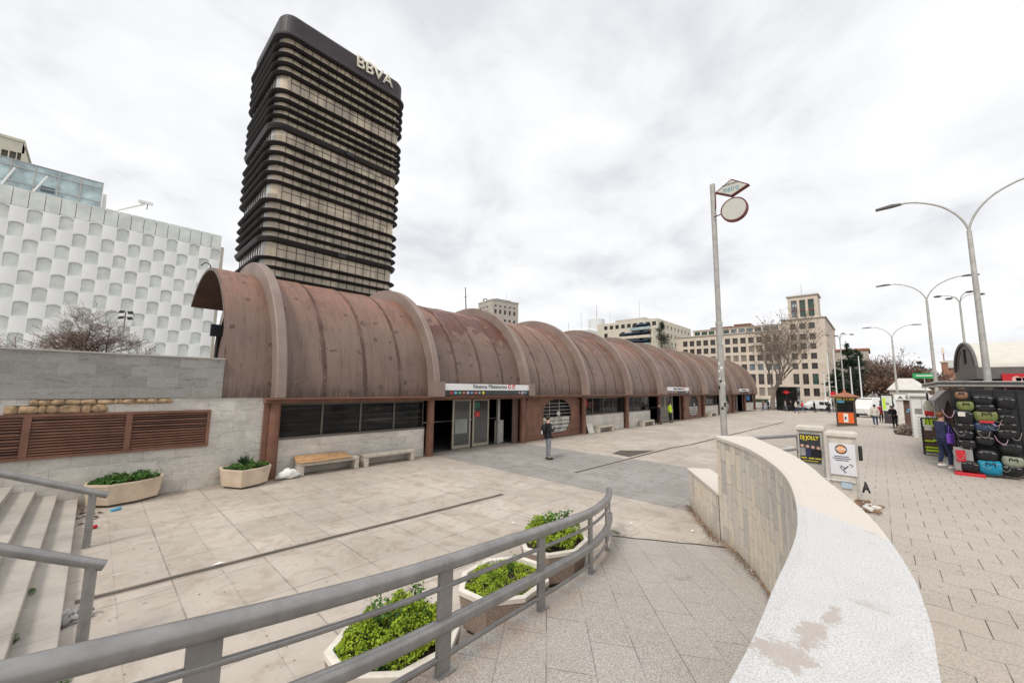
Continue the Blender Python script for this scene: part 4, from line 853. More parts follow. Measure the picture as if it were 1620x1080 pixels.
dmo = b.build('diamond_sign', M['purple'], sp); cen = sum(dm, Vector())/4; b = MB(); b.add([(sx-.004, cen.y+(p.y-cen.y)*.86, cen.z+(p.z-cen.z)*.86) for p in dm], [(0, 3, 2, 1)]); b.build('sign_face', M['signface'], dmo)
text('lettering', 'metro', (sx-.006, cen.y+.26, cen.z-.11), (0, -1, 0), (0, 0, 1), .16, plain('teal_lettering', (.10, .27, .36), .5), dmo, width=.48, depth=.004)
text('small_lettering', 'ascensor', (sx-.006, cen.y+.28, cen.z+.12), (0, -1, 0), (0, 0, 1), .06, M['ink'], dmo, width=.5, depth=.004)
cc = [sg(1140.5, 332), sg(1182, 330), sg(1161, 311), sg(1161, 350)]; cy_ = (cc[0].y+cc[1].y)/2; cz_ = (cc[2].z+cc[3].z)/2; ry_ = abs(cc[0].y-cc[1].y)/2; rz2 = abs(cc[2].z-cc[3].z)/2; rr_ = (ry_+rz2)/2
rs = MB().tube([(sx, cy_, cz_), (sx+.16, cy_, cz_)], rr_, 40).build('round_sign', M['purple'], sp); MB().tube([(sx-.006, cy_, cz_), (sx-.001, cy_, cz_)], rr_*.89, 40).build('sign_face', M['signface'], rs)
for z in (cz_, ): MB().tube([(sx+.05, cy_+rr_, z-.05), (pt.x, pt.y, z-.1)], .02, 6).build('bracket', M['purple'], sp)
MB().tube([(sx+.05, dm[0].y, dm[0].z), (sx+.05, dm[0].y+.01, cz_+.2)], .02, 6).build('bracket', M['purple'], sp)

# ================================================================== STREET LAMPS
def double_lamp(fork, armL, armR, rise, lab):
    x, y, z = fork; r = thing('street_lamp', lab, 'street lamp', (x, y, 0), 'double-arm street lamps')
    MB().tube([(x, y, 0), (x, y, z*.5), (x, y, z)], [.115, .09, .065], 14).build('pole', M['galv'], r)
    for dv in (armL, armR):
        d = Vector(dv); P_ = [Vector((x, y, z-.2))]+[Vector((x, y, z))+d*a_+Vector((0, 0, rise*b_)) for a_, b_ in ((.0, .0), (.05, .25), (.16, .52), (.33, .76), (.55, .93), (.72, 1.0), (.80, 1.0))]
        MB().tube(smooth_path(P_, 6), .034, 8).build('arm', M['galv'], r); e0 = P_[-1]; u = d.normalized(); s_ = Vector((-u.y, u.x, 0))
        b = MB(); b.add([e0+s_*.05+Vector((0, 0, .04)), e0-s_*.05+Vector((0, 0, .04)), e0-s_*.05-Vector((0, 0, .04)), e0+s_*.05-Vector((0, 0, .04))]+[e0+u*.28+s_*.11+Vector((0, 0, .06)), e0+u*.28-s_*.11+Vector((0, 0, .06)), e0+u*.28-s_*.11-Vector((0, 0, .05)), e0+u*.28+s_*.11-Vector((0, 0, .05))]+[e0+u*.75+s_*.09+Vector((0, 0, .01)), e0+u*.75-s_*.09+Vector((0, 0, .01)), e0+u*.75-s_*.09-Vector((0, 0, .06)), e0+u*.75+s_*.09-Vector((0, 0, .06))],
                        [(0, 1, 2, 3), (11, 10, 9, 8)]+[(k*4+i, (k+1)*4+i, (k+1)*4+(i+1) % 4, k*4+(i+1) % 4) for k in range(2) for i in range(4)])
        b.build('lamp_head', M['lamp_head'] if 'lamp_head' in M else M['galv'], r, .02)
    return r
M['lamp_head'] = plain('dark_lamp_head', (.13, .12, .12), .5)
for (f, hl, hr, k, lab) in (((1533, 365), (1400, 332), (1668, 268), 14, 'nearest double-arm street lamp, behind the bag stall'), ((1466, 475), (1392, 454), (1536, 437), 26, 'middle double-arm street lamp, over the white booth'), ((1411, 535), (1367, 520), (1454, 514), 41, 'farthest double-arm street lamp, right of the orange-poster kiosk')):
    F_ = at_depth(*f, k); L_ = at_depth(*hl, k); Rr = on_z(hr[0], hr[1], 1) if False else at_depth(*hr, k*1.0)
    dl = L_-F_; ris = dl.z; dl.z = 0; dr = Rr-F_; dr.z = 0; yy_ = on_x(hl[0]+4, hl[1], F_.x); double_lamp(F_, (0, yy_.y-F_.y, 0), (0, F_.y-yy_.y, 0), yy_.z-F_.z+.1, lab)
def quad_lamp(top, k, lab, arm=1.35):
    T_ = at_depth(*top, k); g0 = gz(T_.x); r = thing('street_lamp', lab, 'street lamp', (T_.x, T_.y, g0), 'four-arm street lamps')
    MB().tube([(T_.x, T_.y, g0), (T_.x, T_.y, T_.z-.6)], [.12, .07], 10).build('pole', M['galv'], r)
    for a in (20, 110, 200, 290):
        u = Vector((math.cos(R_(a)), math.sin(R_(a)), 0)); b0 = Vector((T_.x, T_.y, T_.z-.65)); MB().tube(smooth_path([b0, b0+u*.3+Vector((0, 0, .5)), b0+u*.8+Vector((0, 0, .72)), b0+u*arm+Vector((0, 0, .72))], 4), .035, 6).build('arm', M['galv'], r)
        MB().ball(b0+u*(arm+.15)+Vector((0, 0, .7)), (.28, .28, .1), 7).build('lamp_head', M['lamp_head'], r)
quad_lamp((1517, 468), 37, 'four-arm street lamp behind the barrel-roofed newsstand'); quad_lamp((1328, 530), 60, 'four-arm street lamp rising behind the orange-poster kiosk')
for k, (u, vt) in enumerate([(1308, 556), (1318, 551), (1345, 582), (1358, 565), (1303, 590)]):
    p = on_x(u, vt, 95); r = thing('white_pole', ['leftmost tall white pole beside the ministry corner', 'tall white pole just left of the four-arm lamp', 'short white pole in front of the dark cedar', 'tall white pole right of the dark cedar', 'short white post at the ministry corner'][k], 'pole', (95, p.y, gz(95)), 'white poles by the street'); MB().tube([(95, p.y, gz(95)), (95, p.y, p.z)], [.14, .08], 8).build('shaft', M['white'], r); MB().ball((95, p.y, p.z+.1), .14, 6).build('finial', M['galv'], r)

# ================================================================== CABINETS
def cabinet(x, y0, y1, ztop, m, label, poster):
    z0 = pav_z(x, (y0+y1)/2)-.01; r = thing('utility_cabinet', label, 'cabinet', (x, (y0+y1)/2, z0), 'utility cabinets behind the curved wall')
    MB().box(x+.02, x+.34, y0+.02, y1-.02, z0, ztop-.1).build('body', m, r, .008)
    b = MB(); b.box(x-.03, x+.38, y0-.02, y1+.02, ztop-.098, ztop-.03); b.frustum([(x-.03, y0-.02), (x+.38, y0-.02), (x+.38, y1+.02), (x-.03, y1+.02)], [(x+.02, y0+.04), (x+.33, y0+.04), (x+.33, y1-.04), (x+.02, y1-.04)], ztop-.0299, ztop+.02); b.build('lid', M['cab'], r, .012)
    fr2 = MB(); fr2.box(x+.0, x+.018, y0+.03, y0+.06, z0+.1, ztop-.12); fr2.box(x+.0, x+.018, y1-.06, y1-.03, z0+.1, ztop-.12); fr2.build('door_edge', M['cab2'], r)
    return r
r1 = cabinet(11.55, 1.02, 1.53, 2.08, M['cab2'], 'left grey cabinet with a black and yellow concert poster', 0)
r2 = cabinet(11.2, .43, .95, 2.02, M['cab'], 'right grey cabinet with a white poster showing an orange oval', 1)
po = MB().box(11.535, 11.548, 1.08, 1.47, 1.26, 1.90).build('poster', M['ink'], r1)
text('poster_title', 'DJ JOLLY', (11.534, 1.45, 1.745), (0, -1, 0), (0, 0, 1), .12, M['yellow'], po, width=.35, depth=.002, bold=.03)
b = MB()
for k, (yy, mm) in enumerate([(1.42, 0), (1.32, 1), (1.22, 2), (1.12, 2)]): b.box(11.53, 11.534, yy-.055, yy+.045, 1.40, 1.58-.01*k, mm); b.tube([(11.529, yy, 1.63-.01*k), (11.533, yy, 1.63-.01*k)], .034, 14, 3)
b.build('poster_figures', [M['cloth_grey'], M['navy'], M['coat_black'], M['skin']], po)
b = MB(); 
for yy in (1.40, 1.26, 1.14): b.box(11.531, 11.534, yy-.05, yy+.05, 1.345, 1.365)
b.box(11.531, 11.534, 1.14, 1.42, 1.29, 1.30); b.build('poster_lines', M['yellow'], po)
po = MB().box(11.185, 11.198, .47, .90, 1.12, 1.78).build('poster', plain('pale_poster', (.66, .66, .70), .6, 0, .05), r2)
b = MB(); b.tube([(11.182, .70, 1.66), (11.184, .70, 1.66)], .1, 28); ov = b.build('oval', M['ink'], po)
for v_ in ov.data.vertices: pass
b = MB(); b.tube([(11.178, .70, 1.66), (11.181, .70, 1.66)], .075, 28); b.build('oval_fill', M['orange2'] if 'orange2' in M else plain('orange_ink', (.75, .32, .12), .6), po)
text('poster_title', 'ADUNA', (11.177, .79, 1.63), (0, -1, 0), (0, 0, 1), .06, M['white'], po, width=.18, depth=.002, bold=.02)
for k, (wd, z) in enumerate([(.24, 1.50), (.30, 1.46), (.22, 1.42)]):
    MB().box(11.181, 11.1835, .70-wd/2, .70+wd/2, z, z+.016).build('poster_line', M['navy'], po)
b = MB(); b.tube([(11.18, .74, 1.30), (11.18, .69, 1.22), (11.18, .60, 1.32), (11.18, .66, 1.27), (11.18, .72, 1.32)], .008, 5); b.tube([(11.18, .68, 1.23), (11.18, .66, 1.17), (11.18, .64, 1.20)], .007, 5); b.tube([(11.18, .58, 1.36), (11.18, .52, 1.34), (11.18, .55, 1.31)], .006, 5); b.build('poster_drawing', M['navy'], po)
MB().box(11.188, 11.198, .56, .74, .85, 1.0).build('faded_sticker', plain('faded_blue_paper', (.42, .52, .60), .7), r2)
text('black_letter', 'A', (11.16, .415, .82), (.3, -1, 0), (0, 0, 1), .22, M['ink'], r2, width=.14, depth=.02, bold=.04)
MB().box(11.25, 11.38, .36, .425, 1.45, 1.75).build('black_box', M['black'], r2, .01)
MB().box(11.16, 11.182, .5, 1.3, 1.0, 1.012).build('wire_tie', M['white'], r2)
b = MB(); rnd = random.Random(6)
for k in range(40): c_ = Vector((10.6+rnd.gauss(0, .2), .45+rnd.gauss(0, .12), .62+abs(rnd.gauss(0, .05)))); b.obox(c_, Vector((rnd.gauss(0, .05), rnd.gauss(0, .05), rnd.gauss(0, .02))), (0.02, -.03, .01), (0, .003, .015), k % 2)
tag(b.build('rubbish_heap', [M['offwhite'], M['deadleaf']]), 'small heap of rubbish at the foot of the right utility cabinet', 'rubbish', kind='stuff')

# ================================================================== BUILDINGS
def facade(root, name, org, ud, W, z0, z1, ops, m, depth=.25, pane_m=None, pname='window', frame=None, div=0):
    """wall with real openings; org = left foot point, ud = direction along the wall (left to right seen from outside)"""
    org = Vector(org); ud = Vector(ud).normalized(); nd = Vector((ud.y, -ud.x, 0))      # outward normal
    us = sorted(set([0, W]+[round(o[0], 3) for o in ops]+[round(o[1], 3) for o in ops])); zs = sorted(set([z0, z1]+[round(o[2], 3) for o in ops]+[round(o[3], 3) for o in ops]))
    b = MB(); P = lambda u, z, d=0: org+ud*u-nd*d+Vector((0, 0, z-org.z))
    for i in range(len(us)-1):
        for j in range(len(zs)-1):
            cu, cz = (us[i]+us[i+1])/2, (zs[j]+zs[j+1])/2
            if any(o[0] < cu < o[1] and o[2] < cz < o[3] for o in ops): continue
            b.add([P(us[i], zs[j]), P(us[i+1], zs[j]), P(us[i+1], zs[j+1]), P(us[i], zs[j+1])], [(0, 1, 2, 3)])
    for o in ops:
        a = [P(o[0], o[2]), P(o[1], o[2]), P(o[1], o[3]), P(o[0], o[3])]; c_ = [P(o[0], o[2], depth), P(o[1], o[2], depth), P(o[1], o[3], depth), P(o[0], o[3], depth)]
        b.add(a+c_, [(0, 4, 5, 1), (1, 5, 6, 2), (2, 6, 7, 3), (3, 7, 4, 0)])
    wl = b.build(name, m, root)
    for k, o in enumerate(ops):
        pm = o[4] if len(o) > 4 else pane_m; b = MB(); d = depth-.02
        b.add([P(o[0], o[2], d), P(o[1], o[2], d), P(o[1], o[3], d), P(o[0], o[3], d)], [(0, 1, 2, 3)], 0)
        t_ = .07; mid = (o[0]+o[1])/2
        for (a0, a1, b0, b1) in ((o[0], o[0]+t_, o[2], o[3]), (o[1]-t_, o[1], o[2], o[3]), (o[0]+t_, o[1]-t_, o[2], o[2]+t_), (o[0]+t_, o[1]-t_, o[3]-t_, o[3]), (mid-.03, mid+.03, o[2]+t_, o[3]-t_)):
            b.add([P(a0, b0, d-.05), P(a1, b0, d-.05), P(a1, b1, d-.05), P(a0, b1, d-.05)], [(0, 1, 2, 3)], 1)
        b.build(pname, [pm, frame or M['frame_dark']], wl)
    return wl
# ---- tower
TX0, TX1, TY0, TY1 = 25.6, 62.2, 110., 138.
tw = thing('office_tower', 'tall bronze office tower banded with dark rounded sun shades, rising behind the station', 'tower', (25.6, 110, 3))
def rrect(off, rad, n=7):
    x0, x1, y0, y1 = TX0-off, TX1+off, TY0-off, TY1+off; r = rad+off; P = []
    for cx, cy, a0 in ((x1-r, y1-r, 0), (x0+r, y1-r, 90), (x0+r, y0+r, 180), (x1-r, y0+r, 270)):
        for k in range(n+1): a = R_(a0+90*k/n); P.append((cx+r*math.cos(a), cy+r*math.sin(a)))
    return P
base_ = rrect(0, 3.2); NB = len(base_)
def ring(b, prof, m=0, rad=3.2):
    v = []; rings = [rrect(o, rad) for o, z in prof]
    for i in range(NB):
        for k, (o, z) in enumerate(prof): v.append((rings[k][i][0], rings[k][i][1], z))
    K = len(prof); b.add(v, [(i*K+k, ((i+1) % NB)*K+k, ((i+1) % NB)*K+(k+1) % K, i*K+(k+1) % K) for i in range(NB) for k in range(K)], m)
fins = [(93.4, .5), (90.7, .5), (88.0, .5), (85.3, .5), (80.1, .5), (77.5, .5), (75.2, .5), (72.9, .4), (70.4, 1.5), (65.3, .5), (62.6, .5), (59.8, .5), (57.1, .5), (54.6, .5), (49.7, .5), (47.0, .5), (44.5, .5), (41.9, .5), (39.7, 1.3), (34.5, .5), (32.1, .5), (29.6, .5), (27.0, .5), (24.4, .5), (20, .5)]
for z, h in fins:
    b = MB(); ring(b, [(-.1, z-h*.8), (.65, z-h*.72), (1.0, z-h*.22), (1.12, z+.05), (.98, z+.22), (.6, z+.28), (-.1, z+.3)], 0); b.build('sun_shade', M['twr_steel'], tw)
zt = 96.2
for (z, h), nxt in zip(fins, [(zt, .3)]+fins[:-1]):
    za, zb = z+.301, nxt[0]-nxt[1]*.8-.001; zlo = za+.15; NP = NB
    fr3 = MB(); P_ = rrect(-.02, 3.2)
    fr3.add([(x, y, q) for x, y in P_ for q in (za, zlo)], [(2*i, 2*((i+1) % NB), 2*((i+1) % NB)+1, 2*i+1) for i in range(NB)])
    wb = fr3.build('window_band', M['twr_steel'], tw)
    g_ = MB(); P_ = rrect(-.25, 3.2)
    for i in range(NB):
        j = (i+1) % NB; side = 1 if abs(P_[i][0]-P_[j][0]) < abs(P_[i][1]-P_[j][1]) else 0
        g_.add([(*P_[i], zlo-.1), (*P_[j], zlo-.1), (*P_[j], zb), (*P_[i], zb)], [(0, 1, 2, 3)], side)
    g_.build('glazing', [M['twr_glass'], M['twr_glass_side']], wb)
    mu = MB(); x = TX0+3.2
    if zb-zlo > .9:
        k = 0; mu.box(TX0+3.2, TX1-3.2, TY0+.11, TY0+.23, zb-.08, zb-.01); mu.box(TX0+.11, TX0+.23, TY0+3.2, TY1-3.2, zb-.08, zb-.01)
        while x < TX1-3: mu.box(x-.04, x+.04, TY0+.1, TY0+.24, zlo-.1, zb); x += 2.3
        y = TY0+3.2
        while y < TY1-3: mu.box(TX0+.1, TX0+.24, y-.04, y+.04, zlo-.1, zb); y += 2.3
        if zb-zlo > 2.6: mu.box(TX0+3.2, TX1-3.2, TY0+.1, TY0+.24, zb-1.5, zb-1.42)
        mu.build('mullions', M['twr_steel'], wb)
b = MB(); ring(b, [(.2, zt-.3), (1.2, zt-.1), (1.3, zt+.4), (.8, zt+1.0), (.25, zt+1.2), (.25, 102.4), (-.2, 103.1), (-3, 103.3), (-3, zt-.3)], 0); b.add([(x, y, 103.31) for x, y in rrect(-3, 3.2)], [tuple(range(NB))]); crown = b.build('crown', M['twr_top'], tw)
lt = text('lettering', 'BBVA', (45.6, 109.55, 99.1), (1, 0, 0), (0, 0, 1), 4.0, plain('cream_letter_metal', (.78, .72, .58), .5), crown, width=12.2, depth=.2, bold=.018)
vb = MB()
for (x, z) in ((44, 70.2), (43.5, 39.4)): vb.box(x, x+2.2, 108.45, 108.6, z-.9, z+.2)
vb.build('vent_grille', M['black'], tw)
# ---- chequered store facade
cs = thing('chequered_building', 'large white building with a chequered facade of bulging panels left of the tower', 'building', (11.8, 75, 3.2))
CX1, PW = 11.8, 1.295; NCOL = 21; rows = [(23.86, 26.15)]+[(23.86-1.92*(k+1), 23.86-1.92*k) for k in range(10)]
MB().box(CX1-NCOL*PW-.0, CX1-.02, 75.3, 110, 3.2, 26.0).build('core', M['ci_base'], cs)
wp = MB(); tb = MB(); ngl = 0; Yf = 75.0
for c_ in range(NCOL):
    x1 = CX1-PW*c_; x0 = x1-PW
    for r_, (za, zb) in enumerate(rows):
        if r_ == 0: MB().box(x0+.03, x1-.03, 75.05, 75.29, za+.05, zb).build('parapet_glass', M['ci_grey'], cs); continue
        if (c_+r_) % 2 == 0:
            wp.grid(lambda u, v: (x0+PW*u, Yf-.07*math.sin(math.pi*u)**.7*(.4+.6*v)-.0, za+(zb-za)*v), 6, 2, 0, True)
            continue
        g = .05; K = 6; cz = lambda u: zb-.20+.15*math.sin(math.pi*u); w_ = PW-2*g; b_ = za+.05
        for (a, e_) in ((x0, x0+g), (x1-g, x1)): wp.add([(a, Yf, za), (e_, Yf, za), (e_, Yf, zb), (a, Yf, zb)], [(0, 1, 2, 3)])
        wp.add([(x0+g, Yf, za), (x1-g, Yf, za), (x1-g, Yf, b_), (x0+g, Yf, b_)], [(0, 1, 2, 3)]); wp.add([(x0+g, Yf, b_), (x1-g, Yf, b_), (x1-g, Yf+.27, b_), (x0+g, Yf+.27, b_)], [(0, 1, 2, 3)])
        for k in range(K):
            ua, ub = k/K, (k+1)/K; xa, xb = x0+g+w_*ua, x0+g+w_*ub
            wp.add([(xa, Yf, cz(ua)), (xb, Yf, cz(ub)), (xb, Yf, zb), (xa, Yf, zb)], [(0, 1, 2, 3)]); wp.add([(xa, Yf, cz(ua)), (xa, Yf+.27, cz(ua)), (xb, Yf+.27, cz(ub)), (xb, Yf, cz(ub))], [(0, 1, 2, 3)])
        for xx in (x0+g, x1-g): wp.add([(xx, Yf, b_), (xx, Yf+.27, b_), (xx, Yf+.27, cz(0)), (xx, Yf, cz(0))], [(0, 1, 2, 3)])
        tgt = MB() if ngl < 80 else tb
        tgt.grid(lambda u, v: (x0+.02+(PW-.04)*u, Yf+.24-.10*math.sin(math.pi*u), za+(zb-za)*v), 6, 1, 0, True)
        if ngl < 80: tgt.build('glass_panel', M['ci_grey'], cs); ngl += 1
wp.build('white_panels', M['ci_white'], cs)
if tb.v: tag(tb.build('glass_panels', M['ci_grey'], cs), kind='stuff')
MB().box(CX1+.0, CX1+.5, 75.6, 110, 3.2, 24.5).build('yellow_flank', M['cream_light'], cs)
# glazed rooftop storey
gr = thing('glazed_rooftop_storey', 'blue-green glazed rooftop storey with white steel braces above the chequered facade', 'rooftop storey', (-2, 82, 26))
xr = on_y(162, 300, 82).x; zr = on_y(162, 290, 82).z; xl = xr-16
MB().box(xl, xr, 82, 95, 26.05, zr).build('glass_volume', M['ci_glass'], gr)
b = MB()
k = 0
x = xr
while x > xl: b.box(x-.06, x+.06, 81.9, 81.99, 26.05, zr); x -= 2.1
for z in (26.1, (26.05+zr)/2, zr-.9, zr): b.box(xl, xr+.1, 81.88, 81.985, z-.05, z+.05)
b.build('glazing_bars', M['galv'], gr)
random.seed(5)
for k in range(9):
    x = xr-1-k*1.7; z_ = 26.3+(k % 3)*1.1; MB().box(x-random.uniform(.6, 1.5), x, 81.992, 81.998, z_, z_+random.uniform(.4, .9)).build('interior_shape', plain('dim_interior', (.10, .14, .17), .4) if k == 0 else bpy.data.materials['dim_interior'], gr)
b = MB(); b.tube([(xr-7, 81.7, 26.1), (xr-5.2, 81.7, zr-1.2)], .12, 6); b.tube([(xr-9.5, 81.7, 26.1), (xr-8, 81.7, zr-1.2)], .12, 6); b.box(xr-13, xr-3, 82.3, 82.5, 27.2, 27.5); b.build('white_brace', M['white'], gr)
MB().box(xr+.15, xr+.5, 82, 88, 26.05, zr-1.6).build('end_post', M['offwhite'], gr)
pa, pb, pc = on_y(0, 214, 125), on_y(37, 226, 125), on_y(49, 258, 125); ct = thing('cream_tower_block', 'cream rendered tower block top with three narrow windows at the far left', 'building', (pa.x, 125, 3))
xl_ = pa.x-10; W_ = pb.x-xl_; ops = []
for u_ in (8, 21, 33): q_ = on_y(u_, 235+u_*.22, 125); ops.append((q_.x-xl_-.42, q_.x-xl_+.42, q_.z-4.2, q_.z, M['frame_dark']))
facade(ct, 'wall', (xl_, 125, 3), (1, 0, 0), W_, 3, pb.z, ops, M['cream_light'], .5)
MB().prism([(pb.x, 125), (pc.x+.8, 125.0), (pc.x+.8, 140), (pb.x, 140)], 3, pc.z-4, top=False).build('chamfer_base', M['cream_light'], ct)
b = MB(); b.add([(pb.x, 125, pb.z), (pc.x+.8, 125, pc.z-4), (pc.x+.8, 140, pc.z-4), (pb.x, 140, pb.z), (pb.x, 125, pc.z-4)], [(0, 1, 2, 3), (4, 1, 0)]); b.build('chamfer', M['cream_light'], ct)
MB().box(xl_, pb.x-.05, 125.6, 140, 3, pb.z-.05).build('core', M['cream_light'], ct); MB().box(xl_-.3, pb.x+.2, 124.8, 140.2, pb.z, pb.z+.5).build('roof', M['cream_light'], ct)
a_, b_ = on_y(188, 332, 78), on_y(232, 322, 78); r = thing('roof_davit', 'white cradle davit arm jutting from the roof of the chequered building', 'davit', (a_.x, 78, 26)); MB().tube([(a_.x-.8, 78.5, 26.1), a_, b_], .14, 8).build('arm', M['white'], r); MB().box(b_.x-.9, b_.x+.7, 77.8, 78.2, b_.z-.12, b_.z+.25).build('head', M['white'], r); MB().tube([(b_.x+.1, 78, b_.z-.1), (b_.x+.1, 78, b_.z-.9)], .05, 5).build('hook', M['black'], r)

# ---- corner ministry block
mb = thing('ministry_building', 'cream stone office block with square window rows and a corner tower with tall green windows', 'building', (125, 9, -1))
zr_ = [(16.1, 17.6), (13.6, 15.1), (11.05, 12.6), (8.5, 10.05), (4.6, 7.3), (1.6, 3.6)]
colsY = [43.3-1.985*k for k in range(13)]
ops = []
Wm = 46-18
for y in colsY:
    u = 46-y
    if u+.6 > Wm: continue
    for j, (a, c_) in enumerate(zr_):
        hh = int(u*7+j*13) % 7; mm = M['winblue'] if hh == 0 else M['winblind'] if hh in (2, 5) else M['winglass']; ops.append((u-.68, u+.68, a-.08, c_+.08, mm))
facade(mb, 'wall', (125, 46, -1.2), (0, -1, 0), Wm, -1.2, 18.9, ops, M['cream'])
ops = []
for y in (15.6, 13.6, 11.6):
    u = 18-y
    for j, (a, c_) in enumerate([(18.9, 20.4)]+zr_): ops.append((u-.62, u+.62, a, c_, M['wingreen'] if j in (0, 5) and y < 12 else M['winglass']))
facade(mb, 'corner_wall', (124.7, 18, -1.2), (0, -1, 0), 9.1, -1.2, 21.5, ops, M['cream'])
facade(mb, 'side_wall', (124.7, 8.9, -1.2), (1, 0, 0), 30, -1.2, 21.5, [(2+3*k, 3.2+3*k, a, c_, M['winglass']) for k in range(4) for a, c_ in zr_], M['cream'])
MB().box(125.3, 155, 18, 46, -1.2, 18.85).build('core', M['cream'], mb); MB().box(125.1, 154, 9.3, 18, -1.2, 21.4).build('corner_core', M['cream'], mb)
cr_ = MB(); cr_.box(124.75, 125.2, 18.01, 46.15, 18.9, 19.15); cr_.box(124.4, 125, 8.6, 18.2, 21.5, 21.75); cr_.box(125, 154, 8.6, 9.1, 21.5, 21.75); cr_.build('cornice', M['grey_stone'], mb)
opa = [(.5+2.02*k, 2.1+2.02*k, 19.45, 20.55, M['winblue'] if k > 2 and k % 4 else M['wingreen']) for k in range(11)]
facade(mb, 'attic', (126.6, 41.4, 18.9), (0, -1, 0), 23.4, 18.9, 20.9, opa, M['cream'], .15, div=0); MB().box(126.9, 150, 18, 41.3, 18.86, 20.85).build('attic_core', M['cream'], mb)
MB().box(126.4, 128, 17.9, 41.5, 20.9, 21.05).build('attic_roof', M['grey_stone'], mb)
for (a, c_, z) in ((31, 37, 21.9), (26.2, 30.5, 22.3)): MB().box(129, 134, a, c_, 21.06, z).build('roof_plant', M['brown'], mb)
facade(mb, 'tower_wall', (124.9, 16.4, 21.5), (0, -1, 0), 6.3, 21.5, 27.6, [(.7+1.8*k, 1.95+1.8*k, 22.1, 26.6, M['wingreen'] if k else M['winblue']) for k in range(3)], M['cream'])
facade(mb, 'tower_side_wall', (124.9, 10.1, 21.5), (1, 0, 0), 6, 21.5, 27.6, [], M['cream']); MB().box(125.4, 131, 10.5, 16.4, 21.45, 27.55).build('tower_core', M['cream'], mb); MB().box(124.6, 131.3, 9.8, 16.7, 27.601, 27.9).build('tower_cornice', M['grey_stone'], mb)
tb_ = MB(); 
for k in range(3): y = 16.4-.7-1.8*k; tb_.box(124.92, 124.98, y-1.24, y-.01, 23.85, 23.97)
tb_.build('red_transom', M['cloth_red'], mb)
text('lettering', '33', (124.86, 15.45, 24.9), (0, -1, 0), (0, 0, 1), .7, M['white'], mb, width=.9, depth=.03)
MB().tube([(126, 13.4, 27.9), (126, 13.4, 31)], .05, 5).build('flagpole', M['galv'], mb)
# ---- apartment building
ap = thing('apartment_building', 'pale yellow apartment building with dark terraces and long awnings behind the vault', 'building', (135, 56, -1))
cz = on_x(1040, 503, 135); K0 = cz.y; ZT = cz.z
ye = on_x(945, 520, 135).y; Wl = ye-K0
ops = []
for k in range(9):
    u = 3+k*(Wl-5)/8
    for j in range(1, 6):
        if j == 1 or u < 5 or (k % 3 == 0): ops.append((u, u+1.5, ZT-2.9*j+.4, ZT-2.9*j+1.9))
facade(ap, 'wall', (135, ye, -1), (0, -1, 0), Wl, -1, ZT, ops, M['cream_light'], .25, M['winglass'])
ops = [(1.5+3.6*k, 2.7+3.6*k, ZT-3*j, ZT-3*j+1.4) for k in range(9) for j in range(1, 7)]
facade(ap, 'side_wall', (135, K0, -1), (1, 0, 0), 34, -1, ZT, ops, M['cream_light'], .25, M['winglass'])
MB().box(135.4, 169, K0+.4, ye, -1, ZT-.06).build('core', M['cream_light'], ap)
for j in range(1, 6):
    z = ZT-2.95*j; y0, y1 = K0+2.2, K0+Wl*(.62 if j > 1 else .4)
    MB().box(133.4, 134.99, y0, y1, z-.9, z-.72).build('terrace', M['cream_light'], ap)
    tr = MB().box(133.3, 133.39, y0, y1, z-.9, z+.1).build('terrace_rail', M['ci_glass'] if j % 2 else M['cream_light'], ap)
    MB().box(134.6, 134.98, y0+.4, y1-.4, z+.12, z+1.45).build('terrace_opening', M['void'], ap)
    MB().add([(134.9, y0+1, z+1.5), (134.9, y1-2, z+1.5), (133.2, y1-2, z+.8), (133.2, y0+1, z+.8), (134.9, y0+1, z+1.55), (134.9, y1-2, z+1.55), (133.2, y1-2, z+.85), (133.2, y0+1, z+.85)], [(0, 1, 2, 3), (7, 6, 5, 4), (0, 3, 7, 4), (1, 5, 6, 2), (3, 2, 6, 7)]).build('awning', M['awning_blue'], ap)
MB().box(138, 150, K0+6, K0+18, ZT, ZT+1.4).build('roof_plant', M['grey_stone'], ap)
for q in ((140, K0+9, 8), (141, K0+22, 6)): MB().tube([(q[0], q[1], ZT), (q[0], q[1], ZT+q[2])], .07, 5).build('antenna', M['galv'], ap)
# ---- far white block (rotated), tower drum and others
def hit(u, v, P, e):     # point on the vertical plane through P along e seen at pixel column u
    d = ray(u, v); a, b_, c_, dd = d.x, -e.x, d.y, -e.y; det = a*dd-b_*c_; px_, py_ = P.x, P.y; t_ = (px_*dd-b_*py_)/det; return Vector((0, 0, CAMH))+d*t_
K = on_y(780, 474, 140); e1 = Vector((math.cos(R_(-11)), math.sin(R_(-11)), 0)); e2 = Vector((math.sin(R_(11)), math.cos(R_(11)), 0))
Rt = hit(820, 482, K, e1); Lf = hit(757, 477, K, e2); WR = (Rt-K).to_2d().length; WL = (Lf-K).to_2d().length; zt_ = K.z
fb = thing('white_hotel_block', 'distant whitish block with paired windows and dark rooftop lettering above the vault', 'building', (K.x, K.y, -1))
oR = [(WR*(.06+.185*k), WR*(.06+.185*k)+WR*.085, zt_-s_, zt_-s_+h_) for k in range(5) for s_, h_ in ((3.2, .8), (6.8, 2.2), (11.5, 2.2), (16.2, 2.2))]
oL = [(WL*(.12+.22*k), WL*(.12+.22*k)+WL*.1, zt_-s_, zt_-s_+h_) for k in range(3) for s_, h_ in ((3.2, .8), (6.8, 2.2), (11.5, 2.2), (16.2, 2.2))]
facade(fb, 'wall', (K.x, K.y, -1), e1, WR, -1, zt_, oR, M['grey_stone'], .3, M['winglass'])
L0 = K+e2*WL; facade(fb, 'side_wall', (L0.x, L0.y, -1), -e2, WL, -1, zt_, oL, M['grey_stone'], .3, M['winglass'])
